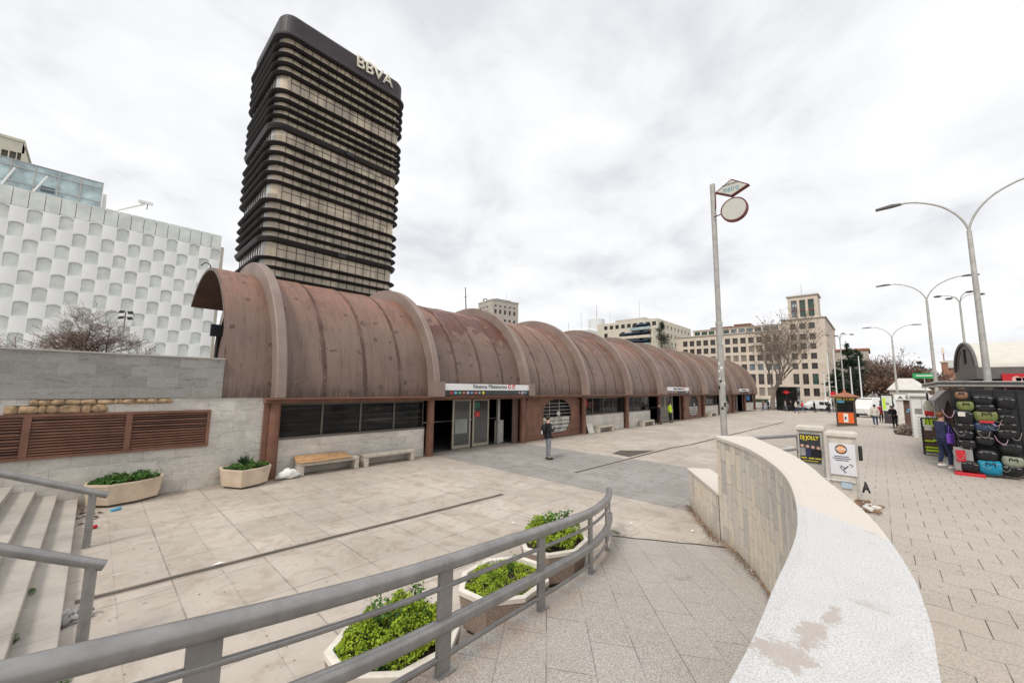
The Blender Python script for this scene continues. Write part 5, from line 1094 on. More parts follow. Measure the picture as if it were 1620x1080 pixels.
c_ = K+e1*WR/2+e2*WL/2; b = MB(); b.obox((c_.x, c_.y, (zt_-1)/2+.05), e1*(WR/2-.4), e2*(WL/2-.4), (0, 0, (zt_+1)/2-.1)); b.obox((c_.x, c_.y, zt_+.3), e1*(WR/2+.2), e2*(WL/2+.2), (0, 0, .29)); b.build('core', M['grey_stone'], fb)
text('roof_lettering', 'Oarta r', tuple(K+e2*WL*.7+Vector((0, 0, .8))), tuple(e1-e2*.35), (0, 0, 1), 1.7, M['black'], fb, width=WR*.62, depth=.3, bold=.03)
b = MB(); b.obox(K+e1*WR*.52+e2*WL*.2+Vector((0, 0, 1.3)), e1*WR*.3, e2*.2, (0, 0, .35)); b.build('sign_beam', M['black'], fb); p = K+e1*WR*.68; MB().tube([(p.x, p.y+3, zt_), (p.x, p.y+3, zt_+6)], .06, 5).build('antenna', M['galv'], fb)
def simple_block(name, label, u0, u1, vtop, X, depth, m, kind='building'):
    a, c_ = on_x(u0, vtop, X), on_x(u1, vtop, X); z = a.z; r = thing(name, label, kind, (X, (a.y+c_.y)/2, -1)); return r, a.y, c_.y, z
r, ya, yb, z = simple_block('drum_tower', '', 933, 955, 507, 230, 10, None); r['label'] = 'pale grey cylindrical tower top with an aerial, far behind the vault'; r['category'] = 'tower'
MB().tube([(230, (ya+yb)/2, -1), (230, (ya+yb)/2, z)], abs(ya-yb)/2, 24).build('drum', M['ci_base'], r); MB().tube([(230, (ya+yb)/2, z), (230, (ya+yb)/2, z+10)], [.3, .12], 6).build('aerial', M['galv'], r)
r, ya, yb, z = simple_block('low_white_building', '', 893, 930, 520, 200, 10, None); r['label'] = 'low white rooftop with aerials left of the cylindrical tower'; r['category'] = 'building'
MB().box(200, 215, yb, ya, -1, z-2).build('wall', M['ci_base'], r, .3); MB().frustum([(200, yb), (215, yb), (215, ya), (200, ya)], [(203, yb+3), (212, yb+3), (212, ya-3), (203, ya-3)], z-1.99, z).build('roof', M['ci_base'], r)
for u in (898, 918): p = on_x(u, 500, 200); MB().tube([(201, p.y, z-1), (201, p.y, z+(9 if u == 918 else 4))], .12, 5).build('aerial', M['galv'], r)
sb = thing('small_cream_building', 'lower cream building with a tiled roof edge half hidden by the dark cedar', 'building', (150, 5, -1)); a, c_ = on_x(1308, 556, 150), on_x(1374, 556, 150)
facade(sb, 'wall', (150, a.y, -1.2), (0, -1, 0), a.y-c_.y, -1.2, a.z, [(1+2.2*k, 2.3+2.2*k, zz_, zz_+1.7) for k in range(4) for zz_ in (3, 6.5, 10)], M['grey_stone'], .3, M['winglass']); MB().box(150.4, 165, c_.y+.2, a.y-.2, -1.2, a.z-.05).build('core', M['grey_stone'], sb); MB().box(149.6, 165, c_.y-.3, a.y+.3, a.z, a.z+.5).build('roof_edge', M['rooftile'], sb)
# brick museum
mu_ = thing('brick_museum', 'red brick building with a small steeple far behind the right street lamps', 'building', (200, -12, -1))
s0, s1 = on_x(1487, 553, 200), on_x(1497, 553, 200); yc = (s0.y+s1.y)/2; hw = abs(s0.y-s1.y)/2; zt2 = s0.z
MB().box(200, 200+2*hw, yc-hw, yc+hw, -1, zt2-4.5).build('steeple', M['brick'], mu_); MB().box(200-.3, 200+2*hw+.3, yc-hw-.3, yc+hw+.3, zt2-4.49, zt2-4).build('cornice', M['cream'], mu_); MB().box(200.6, 200+2*hw-.6, yc-hw+.6, yc+hw-.6, zt2-3.99, zt2-1.4).build('belfry', M['brick'], mu_); MB().frustum([(200.4, yc-hw+.4), (200+2*hw-.4, yc-hw+.4), (200+2*hw-.4, yc+hw-.4), (200.4, yc+hw-.4)], [(201.2, yc-.2), (201.6, yc-.2), (201.6, yc+.2), (201.2, yc+.2)], zt2-1.39, zt2+.8).build('spire', M['cream'], mu_)
a, c_ = on_x(1486, 588, 201), on_x(1535, 575, 201); 
facade(mu_, 'wall', (201.5, yc-hw-.05, -1), (0, -1, 0), 22, -1, 11.5, [(1.5+2.6*k, 2.8+2.6*k, zz_, zz_+1.8, M['winglass']) for k in range(8) for zz_ in (2, 5.2, 8.4)], M['brick'], .3, frame=M['cream']); MB().box(202, 215, yc-22, yc-hw-.1, -1, 11.4).build('core', M['brick'], mu_)
b = MB(); b.add([(201, yc-22, 11.5), (201, yc-hw, 11.5), (206, yc-hw, 14.4), (206, yc-22, 14.4), (212, yc-hw, 11.5), (212, yc-22, 11.5)], [(0, 1, 2, 3)[::-1], (3, 2, 4, 5)[::-1], (1, 4, 2)]); b.build('roof', M['galv'], mu_); MB().box(201.2, 201.45, yc-22, yc-hw-.1, 7.4, 7.8).build('stone_band', M['cream'], mu_)

# ================================================================== TREES
def tree(name, label, base, H, spread, seed, mat, cat='tree', trunk_h=.3, r0=.02, levels=4, kids=(5, 4, 4, 3), up=.45, twig_m=None, leafm=None, nleaf=0, leafs=.15, thin=3, group=None, min_r=.012):
    rnd = random.Random(seed); base = Vector(base); r = thing(name, label, cat, base, group); T = MB(); K_ = MB(); tips = []
    def grow(p, d, l, rad, lev):
        n = 4 if lev < 2 else 3; pts = [p]; dd = d.copy(); rr = [rad]
        for i in range(n):
            dd = (dd+Vector((rnd.gauss(0, .16), rnd.gauss(0, .16), rnd.gauss(0, .1)+.07*up))).normalized(); pts.append(pts[-1]+dd*l/n); rr.append(max(min_r, rad*(1-.55*(i+1)/n)))
        (T if lev < 2 else K_).tube(pts, rr, 8 if lev == 0 else 5 if lev < 3 else 3, 0, False, lev < 3)
        if lev >= levels: tips.append(pts[-1]); return
        for k in range(kids[min(lev, len(kids)-1)]):
            t_ = rnd.uniform(.3 if lev else .78, 1); i = min(n-1, int(t_*n)); q = pts[i].lerp(pts[i+1], t_*n-i)
            a = rnd.uniform(0, 6.283)+k*2.4; side = Vector((math.cos(a), math.sin(a), 0)); nd = (dd*rnd.uniform(.35, .8)+side*rnd.uniform(.45, .95)*spread+Vector((0, 0, up*rnd.uniform(.3, 1)))).normalized()
            grow(q, nd, l*rnd.uniform(.58, .82) if lev else H*rnd.uniform(.26, .42), rr[i]*rnd.uniform(.5, .7), lev+1)
        if lev and rnd.random() < .8: grow(pts[-1], dd, l*.6, rr[-1]*.9, lev+1)
    grow(base-Vector((0, 0, .1)), Vector((rnd.gauss(0, .03), rnd.gauss(0, .03), 1)).normalized(), H*trunk_h, H*r0, 0)
    T.build('trunk', mat, r); cm = [twig_m or mat]
    if leafm:
        cm.append(leafm)
        for k in range(nleaf):
            p = rnd.choice(tips)+Vector((rnd.gauss(0, .3), rnd.gauss(0, .3), rnd.gauss(0, .3))); s = leafs*rnd.uniform(.5, 1.3); nr = Vector((rnd.gauss(0, 1), rnd.gauss(0, 1), rnd.gauss(0, 1))).normalized(); u = nr.orthogonal().normalized(); w_ = nr.cross(u)
            K_.add([p-u*s, p-w_*s*.7, p+u*s, p+w_*s*.7], [(0, 1, 2, 3)], 1)
    K_.build('crown', cm, r); return r
tree('plane_tree', 'tall bare plane tree with brown seed heads standing in front of the ministry building', (78, 13.3, gz(78)), 16.4, 1.05, 12, M['bark_grey'], trunk_h=.24, r0=.026, levels=5, kids=(5, 4, 4, 3, 2), up=.8, leafm=M['deadleaf'], nleaf=1600, leafs=.11, min_r=.018)
tree('bare_shrub_tree', 'dense leafless reddish shrub behind the granite wall in front of the chequered building', (.12, 20, 3.25), 2.5, 1.45, 5, M['bark_dark'], trunk_h=.15, r0=.03, levels=5, kids=(7, 4, 4, 4, 3), up=.4, twig_m=M['bark_red'], min_r=.0028)
tree('sparse_sapling', 'sparse leafless branches at the left edge behind the granite wall', (-.62, 19.4, 3.25), 2.1, 1.6, 8, M['bark_dark'], trunk_h=.15, r0=.02, levels=3, kids=(6, 4, 4), up=.3, twig_m=M['bark_red'], min_r=.004)
tree('sparse_sapling', 'second thin leafless sapling at the far left edge behind the wall', (-1.5, 19.0, 3.25), 2.0, 1.7, 18, M['bark_dark'], trunk_h=.15, r0=.02, levels=3, kids=(6, 5, 4), up=.2, twig_m=M['bark_red'], min_r=.004)
tree('sparse_sapling', 'small feathery leafless sapling behind the wall just right of the dense shrub', (1.15, 20, 3.25), 1.5, 1.0, 31, M['bark_dark'], trunk_h=.2, r0=.02, levels=3, kids=(5, 5, 6), up=.3, twig_m=M['bark_red'], min_r=.0035)
far = [(1388, 566, 120), (1412, 560, 128), (1436, 566, 120), (1455, 586, 125), (1478, 592, 130), (1372, 585, 110), (1500, 600, 135), (1402, 590, 100), (1428, 596, 100), (1462, 604, 105)]
wh_ = ['tall', 'tallest', 'broad', 'low', 'small', 'slim', 'short', 'squat', 'stubby', 'lowest']
for k, (u, v, X) in enumerate(far):
    p = on_x(u, v, X); H_ = max(3.5, p.z-gz(X))
    tree('bare_tree', '%s bare brown tree in the far row %s' % (wh_[k], ['left of the third street lamp', 'directly behind the third street lamp', 'right of the third street lamp', 'left of the second street lamp base', 'in front of the brick museum', 'beside the dark cedar', 'below the museum steeple', 'behind the advert shelter', 'behind the lettered white kiosk', 'above the white booth'][k]), (X, p.y, gz(X)), H_, 1.15, 40+k, M['bark_red'] if k % 3 else M['bark_grey'], trunk_h=.25, r0=.03, levels=4, kids=(6, 5, 5, 4), up=.7, leafm=M['deadleaf'], nleaf=700, leafs=.2, min_r=.035, group='bare trees beyond the stalls')
def conifer(label, x, y, z0, H, W, seed, n=5200, cat='tree'):
    rnd = random.Random(seed); r = thing('cedar_tree', label, cat, (x, y, z0)); MB().tube([(x, y, z0), (x+.1, y, z0+H*.5), (x, y, z0+H*.95)], [H*.025, H*.016, .04], 8).build('trunk', M['bark_dark'], r); b = MB()
    cl = [(rnd.uniform(.12, 1), rnd.uniform(0, 6.283)) for _ in range(46)]
    for t_, a in cl:
        rad = W*(1-t_)**.55*rnd.uniform(.55, 1.0)+.25; q = Vector((x+math.cos(a)*rad*.6, y+math.sin(a)*rad*.6, z0+H*t_)); b.tube([(x, y, q.z-.3), q], [.06, .03], 4, 1)
        for k in range(n//46):
            p = q+Vector((rnd.gauss(0, rad*.38), rnd.gauss(0, rad*.38), rnd.gauss(0, H*.018))); s = .22*rnd.uniform(.5, 1.4); nr = Vector((rnd.gauss(0, .6), rnd.gauss(0, .6), 1)).normalized(); u = nr.orthogonal().normalized(); u.rotate(Matrix.Rotation(rnd.uniform(0, 6.28), 3, nr)); w_ = nr.cross(u); b.add([p-u*s, p-w_*s*.35, p+u*s, p+w_*s*.35], [(0, 1, 2, 3)], 0)
    b.build('crown', [M['leaf_dark'], M['bark_dark']], r)
p = on_x(1340, 545, 105); conifer('tall dark cedar behind the orange-poster kiosk', 105, p.y, -1, p.z+1, 3.2, 3)
p = on_x(1355, 552, 110); conifer('second dark cedar just right of the tall one', 110, p.y, -1, p.z+.5, 2.6, 4)
p = on_x(1323, 585, 100); conifer('shorter dark evergreen left of the tall cedar', 100, p.y, -1, p.z+1, 2.6, 6)
p = on_x(1046, 515, 120); conifer('dark evergreen spire in front of the apartment building, cut off by the vault', 120, p.y, -1, p.z+2, 5.5, 5, 9000)
p = on_x(1456, 572, 150); conifer('distant dark pine top behind the bare trees', 150, p.y, -1, p.z+1, 4.0, 7)

# behind the granite wall: floodlights and black box sign
fl = thing('floodlight_mast', 'small mast with four tilted floodlights behind the dense shrub', 'floodlight', (.52, 19, 3.25)); MB().tube([(.52, 19, 3.25), (.52, 19, 5.3)], .02, 6).build('mast', M['galv'], fl)
for (dx, dz) in ((-.1, 1.98), (.12, 1.98), (-.1, 1.78), (.12, 1.78)):
    MB().obox((.52+dx, 18.95, 3.3+dz), (.07, 0, 0.01), (0, .05, .01), (-.02*(1 if dx > 0 else -1), -.03, .045)).build('floodlight', M['lamp_head'], fl)
bs = thing('black_box_sign', 'black rectangular box sign on a dark post beside the open end of the vault', 'sign', (2.62, 16, 3.25)); MB().box(2.46, 2.8, 15.95, 16.05, 4.42, 4.82).build('box', M['black'], bs, .01); MB().tube([(2.68, 16.02, 3.25), (2.68, 16.02, 4.42)], .05, 8).build('post', M['black'], bs)

# ================================================================== KIOSKS AND STALLS
def gp_(u, v, it=25):
    z = 0
    for _ in range(it): p = on_z(u, v, z); z = .5*z+.5*(pav_z(p.x, p.y) if p.y < 3.4 and p.x < 54 else gz(p.x))
    return p
kz = pav_z(42, 2.1); k0, k1 = on_x(1322, 660, 42).y, on_x(1355, 660, 42).y; yc_ = (k0+k1)/2; hw_ = (k0-k1)/2-.02
ks = thing('ticket_kiosk', 'small dark kiosk with a terracotta pyramid roof and orange poster', 'kiosk', (42, yc_, kz))
zt_k = on_x(1338, 629, 42).z
MB().box(42.0, 42+2*hw_, yc_-hw_, yc_+hw_, kz-.02, kz+.14).build('plinth', M['dirtbase'], ks)
fb_ = MB(); H_ = zt_k-kz
for yy in (yc_-hw_+.02, yc_+hw_-.12): fb_.box(42.04, 42.14, yy, yy+.10, kz+.141, zt_k)
for yy in (yc_-hw_+.02, yc_+hw_-.12): fb_.box(42-.06+2*hw_, 42+.04+2*hw_-.02, yy, yy+.10, kz+.141, zt_k)
fb_.box(42.05, 42.1, yc_-hw_+.121, yc_+hw_-.121, kz+.141, kz+H_*.5); fb_.box(42.05, 42.1, yc_-hw_+.121, yc_+hw_-.121, zt_k-.32, zt_k); fb_.box(42.2, 42+2*hw_-.1, yc_-hw_+.04, yc_-hw_+.09, kz+.141, zt_k); fb_.box(42.2, 42+2*hw_-.1, yc_+hw_-.09, yc_+hw_-.04, kz+.141, zt_k)
fb_.build('frame', plain('kiosk_bronze', (.075, .055, .04), .5), ks)
MB().box(42.08, 42.09, yc_-hw_+.121, yc_+hw_-.121, kz+H_*.501, zt_k-.321).build('window', M['pane'], ks)
sgn = on_x(1338, 660, 42)
rw = hw_+.32
MB().frustum([(42+hw_-rw, yc_-rw), (42+hw_+rw, yc_-rw), (42+hw_+rw, yc_+rw), (42+hw_-rw, yc_+rw)], [(42+hw_-rw-.0, yc_-rw), (42+hw_+rw, yc_-rw), (42+hw_+rw, yc_+rw), (42+hw_-rw, yc_+rw)], zt_k+.001, zt_k+.1).build('eave', M['brown_dark'], ks)
MB().frustum([(42+hw_-rw, yc_-rw), (42+hw_+rw, yc_-rw), (42+hw_+rw, yc_+rw), (42+hw_-rw, yc_+rw)], [(42+hw_-.12, yc_-.12), (42+hw_+.12, yc_-.12), (42+hw_+.12, yc_+.12), (42+hw_-.12, yc_+.12)], zt_k+.101, zt_k+.42).build('roof', M['rooftile'], ks)
MB().tube([(42+hw_, yc_, zt_k+.4), (42+hw_, yc_, zt_k+.58), (42+hw_, yc_, zt_k+.72)], [.13, .1, .02], 8).build('finial', M['rooftile'], ks)
po = MB().box(42.02, 42.045, yc_-hw_+.14, yc_+hw_-.14, kz+.24, kz+H_*.47).build('orange_poster', M['orange'], ks); MB().box(42.012, 42.019, yc_-.14, yc_+.14, kz+.3, kz+H_*.44).build('poster_mark', M['white'], po); MB().tube([(42.01, yc_+.02, kz+.55), (42.011, yc_+.02, kz+.75)], .06, 8).build('poster_figure', M['brown'], po)
MB().box(42.02, 42.07, yc_+.02, yc_+hw_-.14, kz+H_*.82, kz+H_*.92).build('blue_sign', M['lightblue'], ks)
for a, c_ in ((-.95, -.45), (-.3, -.12), (-.02, .12), (.3, .85)): MB().box(41.99, 42.03, yc_+hw_*a, yc_+hw_*c_, zt_k-.18, zt_k-.03).build('yellow_sign', M['yellow'], ks)
# dark glazed lift kiosk with red diamond
p0_, p1_ = on_x(1229, 640, 79), on_x(1262, 640, 79); zl = on_x(1245, 613, 79).z; lk = thing('lift_kiosk', 'dark glazed cube with a small red diamond beside the big plane tree', 'kiosk', (79, p0_.y, gz(79)))
MB().box(79, 82.5, p1_.y, p0_.y, gz(79), zl).build('glass_box', M['pane'], lk); b = MB()
for y in (p0_.y, (p0_.y+p1_.y)/2, p1_.y): b.box(78.95, 78.995, y-.05, y+.05, gz(79), zl)
b.box(78.9, 82.6, p1_.y-.1, p0_.y+.1, zl+.001, zl+.14); b.build('frame', M['black'], lk); yy = (p0_.y+p1_.y)/2; MB().add([(78.93, yy+.55, zl-.75), (78.93, yy, zl-.45), (78.93, yy-.55, zl-.75), (78.93, yy, zl-1.05), (78.9, yy+.55, zl-.75), (78.9, yy, zl-.45), (78.9, yy-.55, zl-.75), (78.9, yy, zl-1.05)], [(0, 1, 2, 3), (7, 6, 5, 4)]+[(i, i+4, (i+1) % 4+4, (i+1) % 4) for i in range(4)]).build('red_diamond', M['red'], lk)
r = thing('waste_container', 'green and white recycling container left of the plane tree', 'container', (85, 16.4, gz(85))); MB().box(85, 86.5, 15.5, 17.3, gz(85)+.1, .75).build('body', M['offwhite'], r, .05); MB().box(84.9, 86.6, 15.3, 17.5, .751, 1.3).build('lid', plain('dark_green_plastic', (.04, .07, .03), .6), r, .08)
r = thing('litter_bin', 'dark round litter bin in front of the dark glazed cube', 'bin', (76, 11.2, gz(76))); MB().tube([(76, 11.2, gz(76)), (76, 11.2, gz(76)+.1), (76, 11.2, gz(76)+.95)], [.2, .3, .34], 14).build('body', M['black'], r)
# advert shelter panel
a, c_ = on_x(1393, 623, 50), on_x(1413, 660, 50); r = thing('street_map_stand', 'black-framed upright street map panel behind the walking couple', 'panel', (50, a.y, .05)); MB().box(50, 50.15, c_.y-.1, a.y+.06, 1.1, a.z).build('frame', M['black'], r, .03); MB().box(50.02, 50.14, c_.y-.15, a.y-.1, .0, 1.099).build('base', M['twr_top'], r)
mp = MB().box(49.985, 49.999, c_.y-.02, a.y-.03, 1.2, a.z-.15).build('map', plain('pale_map', (.62, .66, .58), .5), r); b = MB(); b.box(49.98, 49.984, a.y-.28, a.y-.1, 1.3, a.z-.35); b.build('map_area', M['lime'], mp); MB().tube([(49.979, (a.y+c_.y)/2-.05, 1.85), (49.983, (a.y+c_.y)/2-.05, 1.85)], .13, 10).build('map_mark', M['cloth_grey'], mp)
# lettered kiosk
a = on_x(1414, 624, 40); z0_ = pav_z(40, -1.5); r = thing('lettered_kiosk', 'brown kiosk under a white fascia lettered A S', 'kiosk', (40, -1.6, z0_)); zb_ = on_x(1414, 632, 40).z
MB().box(40.1, 43, -3.4, a.y-.45, z0_, zb_).build('body', M['brown_dark'], r); MB().box(39.9, 40.08, a.y-.44, a.y-.12, z0_, zb_).build('pale_post', M['offwhite'], r); fs_ = MB().box(39.8, 43.2, -3.5, a.y, zb_+.001, a.z).build('fascia', M['white'], r)
text('lettering', 'A S', (39.795, a.y-.18, zb_+.07), (0, -1, 0), (0, 0, 1), .2, M['ink'], fs_, width=.55, depth=.01, bold=.02)
for q in ((-1.42, 1.65), (-1.55, 1.55), (-1.35, 1.5)): MB().box(40.08, 40.095, q[0]-.08, q[0]+.05, q[1], q[1]+.1).build('blue_sticker', M['lightblue'], r)
# white booth
a, c_ = on_x(1440, 626, 32), on_x(1476, 690, 32); z0_ = pav_z(32, -1.6)-.01; zt3 = on_x(1455, 627, 32).z; r = thing('white_booth', 'narrow white booth with horizontal slats beside the clothing rack', 'booth', (32, a.y, z0_))
MB().box(32, 33.6, c_.y, a.y, z0_, zt3).build('body', M['white'], r, .01); MB().box(31.85, 33.8, c_.y-.05, a.y+.12, zt3+.001, zt3+.16).build('roof', M['white'], r, .02)
for k in range(7): MB().box(31.95, 31.998, c_.y+.02, c_.y+.55, z0_+.15+k*.17, z0_+.27+k*.17).build('slat', M['white'], r, .01)
MB().box(31.98, 31.998, a.y-.4, a.y-.12, z0_+1.35, z0_+1.65).build('dark_notice', M['cloth_grey'], r); MB().box(31.985, 31.999, a.y-.42, a.y-.405, z0_+.3, zt3-.1).build('door_seam', M['cloth_grey'], r)
# heaps of camouflage clothing
rnd = random.Random(3)
for k, (u, v, s_, lb) in enumerate([(1424, 687, .28, 'low camouflage bundle lying in front of the white booth, leftmost of the heap'), (1434, 688, .36, 'bulging camouflage bundle at the foot of the white booth'), (1430, 680, .3, 'brown bundle leaning behind the camouflage bundles')]):
    p = gp_(u, v); b = MB(); b.ball((p.x, p.y, p.z+s_*.75), (s_, s_*.8, s_*.8), 12, 0, lambda q: q*(1+.5*mnoise.noise(q*6+Vector((k, 0, 0))))); t = MT('camo_cloth_%s' % ['a', 'b', 'c'][k], .9); o = t.co(); t.col(t.ramp(t.noise(o, 9, 3), [(.4, (.06, .045, .04)), (.5, (.2, .16, .12)), (.6, (.4, .36, .3))])); tag(b.build('cloth_bundle', t.m), lb, 'bundle')
# lime clothing rack on wheels
rk = thing('clothing_rack', 'wheeled display rack hung with lime green clothes beside the shopper in navy', 'rack', (22, -1.3, pz(22))); rz0 = pz(22); ya_, yb_ = on_x(1462, 700, 22).y, on_x(1496, 700, 22).y; zt4 = on_x(1465, 662, 22).z
b = MB()
for y in (ya_, yb_):
    for x in (22, 22.5): b.tube([(x, y, rz0+.08), (x, y, zt4)], .018, 6)
for z in (rz0+.1, rz0+.5, zt4): b.tube([(22, ya_, z), (22, yb_, z), (22.5, yb_, z), (22.5, ya_, z), (22, ya_, z)], .015, 5)
b.build('frame', M['black'], rk)
for (x, y) in ((22, ya_), (22.5, ya_), (22, yb_), (22.5, yb_)): MB().tube([(x, y-.02, rz0+.05), (x, y+.02, rz0+.05)], .05, 10).build('wheel', M['rubber'], rk)
MB().box(22.03, 22.47, yb_+.02, ya_-.02, rz0+.12, zt4-.3).build('backboard', M['brown_dark'], rk)
for (y0, y1, z, h) in ((.1, .95, zt4-.26, .25), (.05, .5, rz0+.52, .06), (.45, .75, rz0+.55, .1), (.05, .8, rz0+.28, .05), (.05, .7, rz0+.16, .07)):
    L = ya_-yb_; b = MB(); b.box(21.95, 22.0, ya_-L*y1, ya_-L*y0, z, z+h); b.build('lime_garment', M['lime'], rk, .01)
MB().box(21.94, 21.99, yb_+.05, ya_-.4, rz0+.13, rz0+.32).build('brown_garment', M['bagbrown'], rk)
# gazebo tent
zt5 = on_x(1498, 617, 25).z; ya_, yb_ = on_x(1481, 660, 24).y, on_x(1523, 660, 24).y; ym = (ya_+yb_)/2; gz0 = pz(24)
gt = thing('fabric_tent', 'grey fabric stall tent with a dark peaked opening behind the shopper', 'tent', (24, ym, gz0)); b = MB(); ze = zt5-.45
def drape(u, v): y = ya_+(yb_-ya_)*u; edge = (ze+(zt5-ze)*(1-abs(2*u-1))); return (24-.12*math.sin(v*3)*0+.05*math.sin(u*38)*(1-v), y, gz0+.05+(edge-gz0-.05)*v)
for (u0, u1) in ((0, .2), (.8, 1)): b.grid(lambda u, v: drape(u0+(u1-u0)*u, v), 8, 6)
b.add([drape(.2, 1), drape(.5, 1), (24, ym, zt5-.45), (24, ya_+(yb_-ya_)*.2, gz0+1.15)], [(0, 1, 2, 3)]); b.add([drape(.5, 1), drape(.8, 1), (24, ya_+(yb_-ya_)*.8, gz0+1.15), (24, ym, zt5-.45)], [(0, 1, 2, 3)])
b.add([(24, ya_, ze), (24, ym, zt5), (27, ym, zt5), (27, ya_, ze), (24, yb_, ze), (27, yb_, ze)], [(0, 1, 2, 3), (1, 4, 5, 2)]); b.add([(24.02, ya_, gz0), (27, ya_, gz0), (27, ya_, ze), (24.02, ya_, ze)], [(0, 1, 2, 3)]); b.build('fabric', M['tent_grey'], gt)
MB().box(25.5, 25.6, yb_, ya_, gz0, ze).build('dark_inside', M['brown_dark'], gt)
b = MB(); b.tube([(23.97, ya_+(yb_-ya_)*.2, gz0+1.15), (23.97, ym, zt5-.43), (23.97, ya_+(yb_-ya_)*.8, gz0+1.15)], .04, 6); b.build('opening_trim', M['black'], gt)
p = on_x(1468, 640, 22); r = thing('hanging_bag', 'cream backpack hanging above a red pouch over the lime rack', 'bag', (22, p.y, p.z)); MB().ball((21.95, p.y, p.z-.06), (.1, .15, .24), 8, 0, lambda q: Vector((q.x, q.y*(1-q.z*1.2), q.z))).build('body', M['bag_cream'], r); MB().tube([(21.95, p.y, p.z+.15), (21.95, p.y, p.z+.45)], .03, 6).build('strap', M['black'], r); MB().box(21.88, 21.98, p.y-.13, p.y+.12, p.z-.42, p.z-.24).build('pouch', M['red'], r, .02)
p = on_x(1468, 672, 21.7); r = thing('hanging_bag', 'small white handbag hanging in front of the lime rack', 'bag', (21.7, p.y, p.z)); MB().box(21.66, 21.74, p.y-.1, p.y+.1, p.z-.2, p.z+.0).build('body', M['offwhite'], r, .02); MB().tube(smooth_path([(21.7, p.y-.06, p.z), (21.7, p.y, p.z+.38), (21.7, p.y+.06, p.z)]), .012, 5).build('strap', M['black'], r)
# canopies
def canopy(x0, x1, y0, y1, z, label, posts):
    r = thing('stall_canopy', label, 'canopy', (x0, y1, pz(x0)), 'dark stall canopies'); b = MB(); b.box(x0, x1, y0, y1, z+.03, z+.1); b.build('roof_sheet', plain('dark_canopy', (.06, .058, .06), .5), r)
    e_ = MB(); e_.tube([(x1, y1, z), (x0, y1, z), (x0, y0, z)], .03, 6); e_.tube([(x1, y1, z+.12), (x0, y1, z+.12), (x0, y0, z+.12)], .025, 6); e_.build('edge_tube', M['galv'], r)
    for (x, y) in posts: MB().tube([(x, y, pz(x)), (x, y, z)], .03, 8).build('post', M['galv'], r)
canopy(17.6, 24, -7.5, -1.32, 3.12, 'near dark flat canopy above the wall of sports bags', [(17.8, -7), (23.8, -7), (23.8, -3.5)])
canopy(26, 30.5, -7.5, -2.0, 3.2, 'farther dark flat canopy between the tent and the white booth', [(26.2, -7), (30.8, -3.2)])
# barrel-roofed newsstand
ns = thing('barrel_newsstand', 'newsstand with a pale barrel roof and dark arched gable above the stalls', 'newsstand', (25, -3.1, pz(25)))
za_ = 3.98; cxn, an, bn = 28.1, 3.1, 1.25
b = MB(); b.grid(lambda u, v: (cxn-an*math.cos(math.pi*u), -3.0-7*v, za_+bn*math.sin(math.pi*u)), 24, 1, 0, True); b.build('barrel_roof', plain('pale_roof_sheet', (.66, .63, .56), .5, 0, .06), ns)
b = MB(); N = 20; v = [(cxn, -3.05, za_)]+[(cxn-an*.97*math.cos(math.pi*k/N), -3.05, za_+bn*.97*math.sin(math.pi*k/N)) for k in range(N+1)]; b.add(v, [(0, k+1, k+2) for k in range(N)]); b.tube([(cxn-an*math.cos(math.pi*k/N), -3.0, za_+bn*math.sin(math.pi*k/N)) for k in range(N+1)], .06, 6); b.tube([(cxn-an*.72*math.cos(math.pi*k/N), -3.02, za_+.12+bn*.7*math.sin(math.pi*k/N)) for k in range(N+1)], .02, 5); b.build('gable', plain('dark_gable', (.13, .115, .115), .5), ns)
MB().box(cxn-.28, cxn+.28, -3.04, -2.99, za_+.3, za_+.98).build('slot', M['black'], ns, .0)
MB().box(24.95, 31.2, -10, -2.98, 3.5, 3.975).build('fascia', plain('grey_fascia', (.14, .13, .125), .5), ns); MB().box(25.3, 30.9, -9.8, -3.2, pz(25)-.1, 3.498).build('body', M['twr_top'], ns)
q0, q1 = on_x(1584, 591, 24.9), on_x(1640, 609, 24.9); bb = MB().box(24.8, 24.94, q1.y, q0.y, q1.z-.1, q0.z).build('red_billboard', M['red'], ns); b = MB()
b.tube([(24.78, q0.y-.35, q0.z-.22), (24.79, q0.y-.35, q0.z-.22)], .12, 14); b.tube([(24.78, q0.y-.6, q0.z-.22), (24.79, q0.y-.6, q0.z-.22)], .12, 14); b.box(24.78, 24.79, q0.y-.62, q0.y-.33, q0.z-.36, q0.z-.16); b.build('emblem', plain('pink_emblem', (.75, .45, .42), .5), bb); b = MB(); b.ball((24.76, q0.y-1.25, q0.z-.62), (.02, .3, .18), 8); b.ball((24.76, q0.y-1.8, q0.z-.5), (.02, .25, .14), 8); b.build('shapes', M['offwhite'], bb)
MB().box(24.77, 24.785, q1.y, q0.y-.8, q0.z-.75, q0.z-.6).build('dark_shape', M['navy'], bb)
# green sign far
p = on_x(1462, 594, 60); r = thing('green_sign', 'green shop sign with a white band above the far canopy', 'sign', (60, p.y, 0)); MB().box(60, 60.1, p.y-.85, p.y+.85, p.z-.3, p.z+.25).build('board', M['green'], r); MB().box(59.97, 59.99, p.y-.6, p.y+.6, p.z-.06, p.z+.06).build('band', M['white'], r); MB().tube([(60.05, p.y, 0), (60.05, p.y, p.z-.3)], .05, 6).build('post', M['galv'], r)
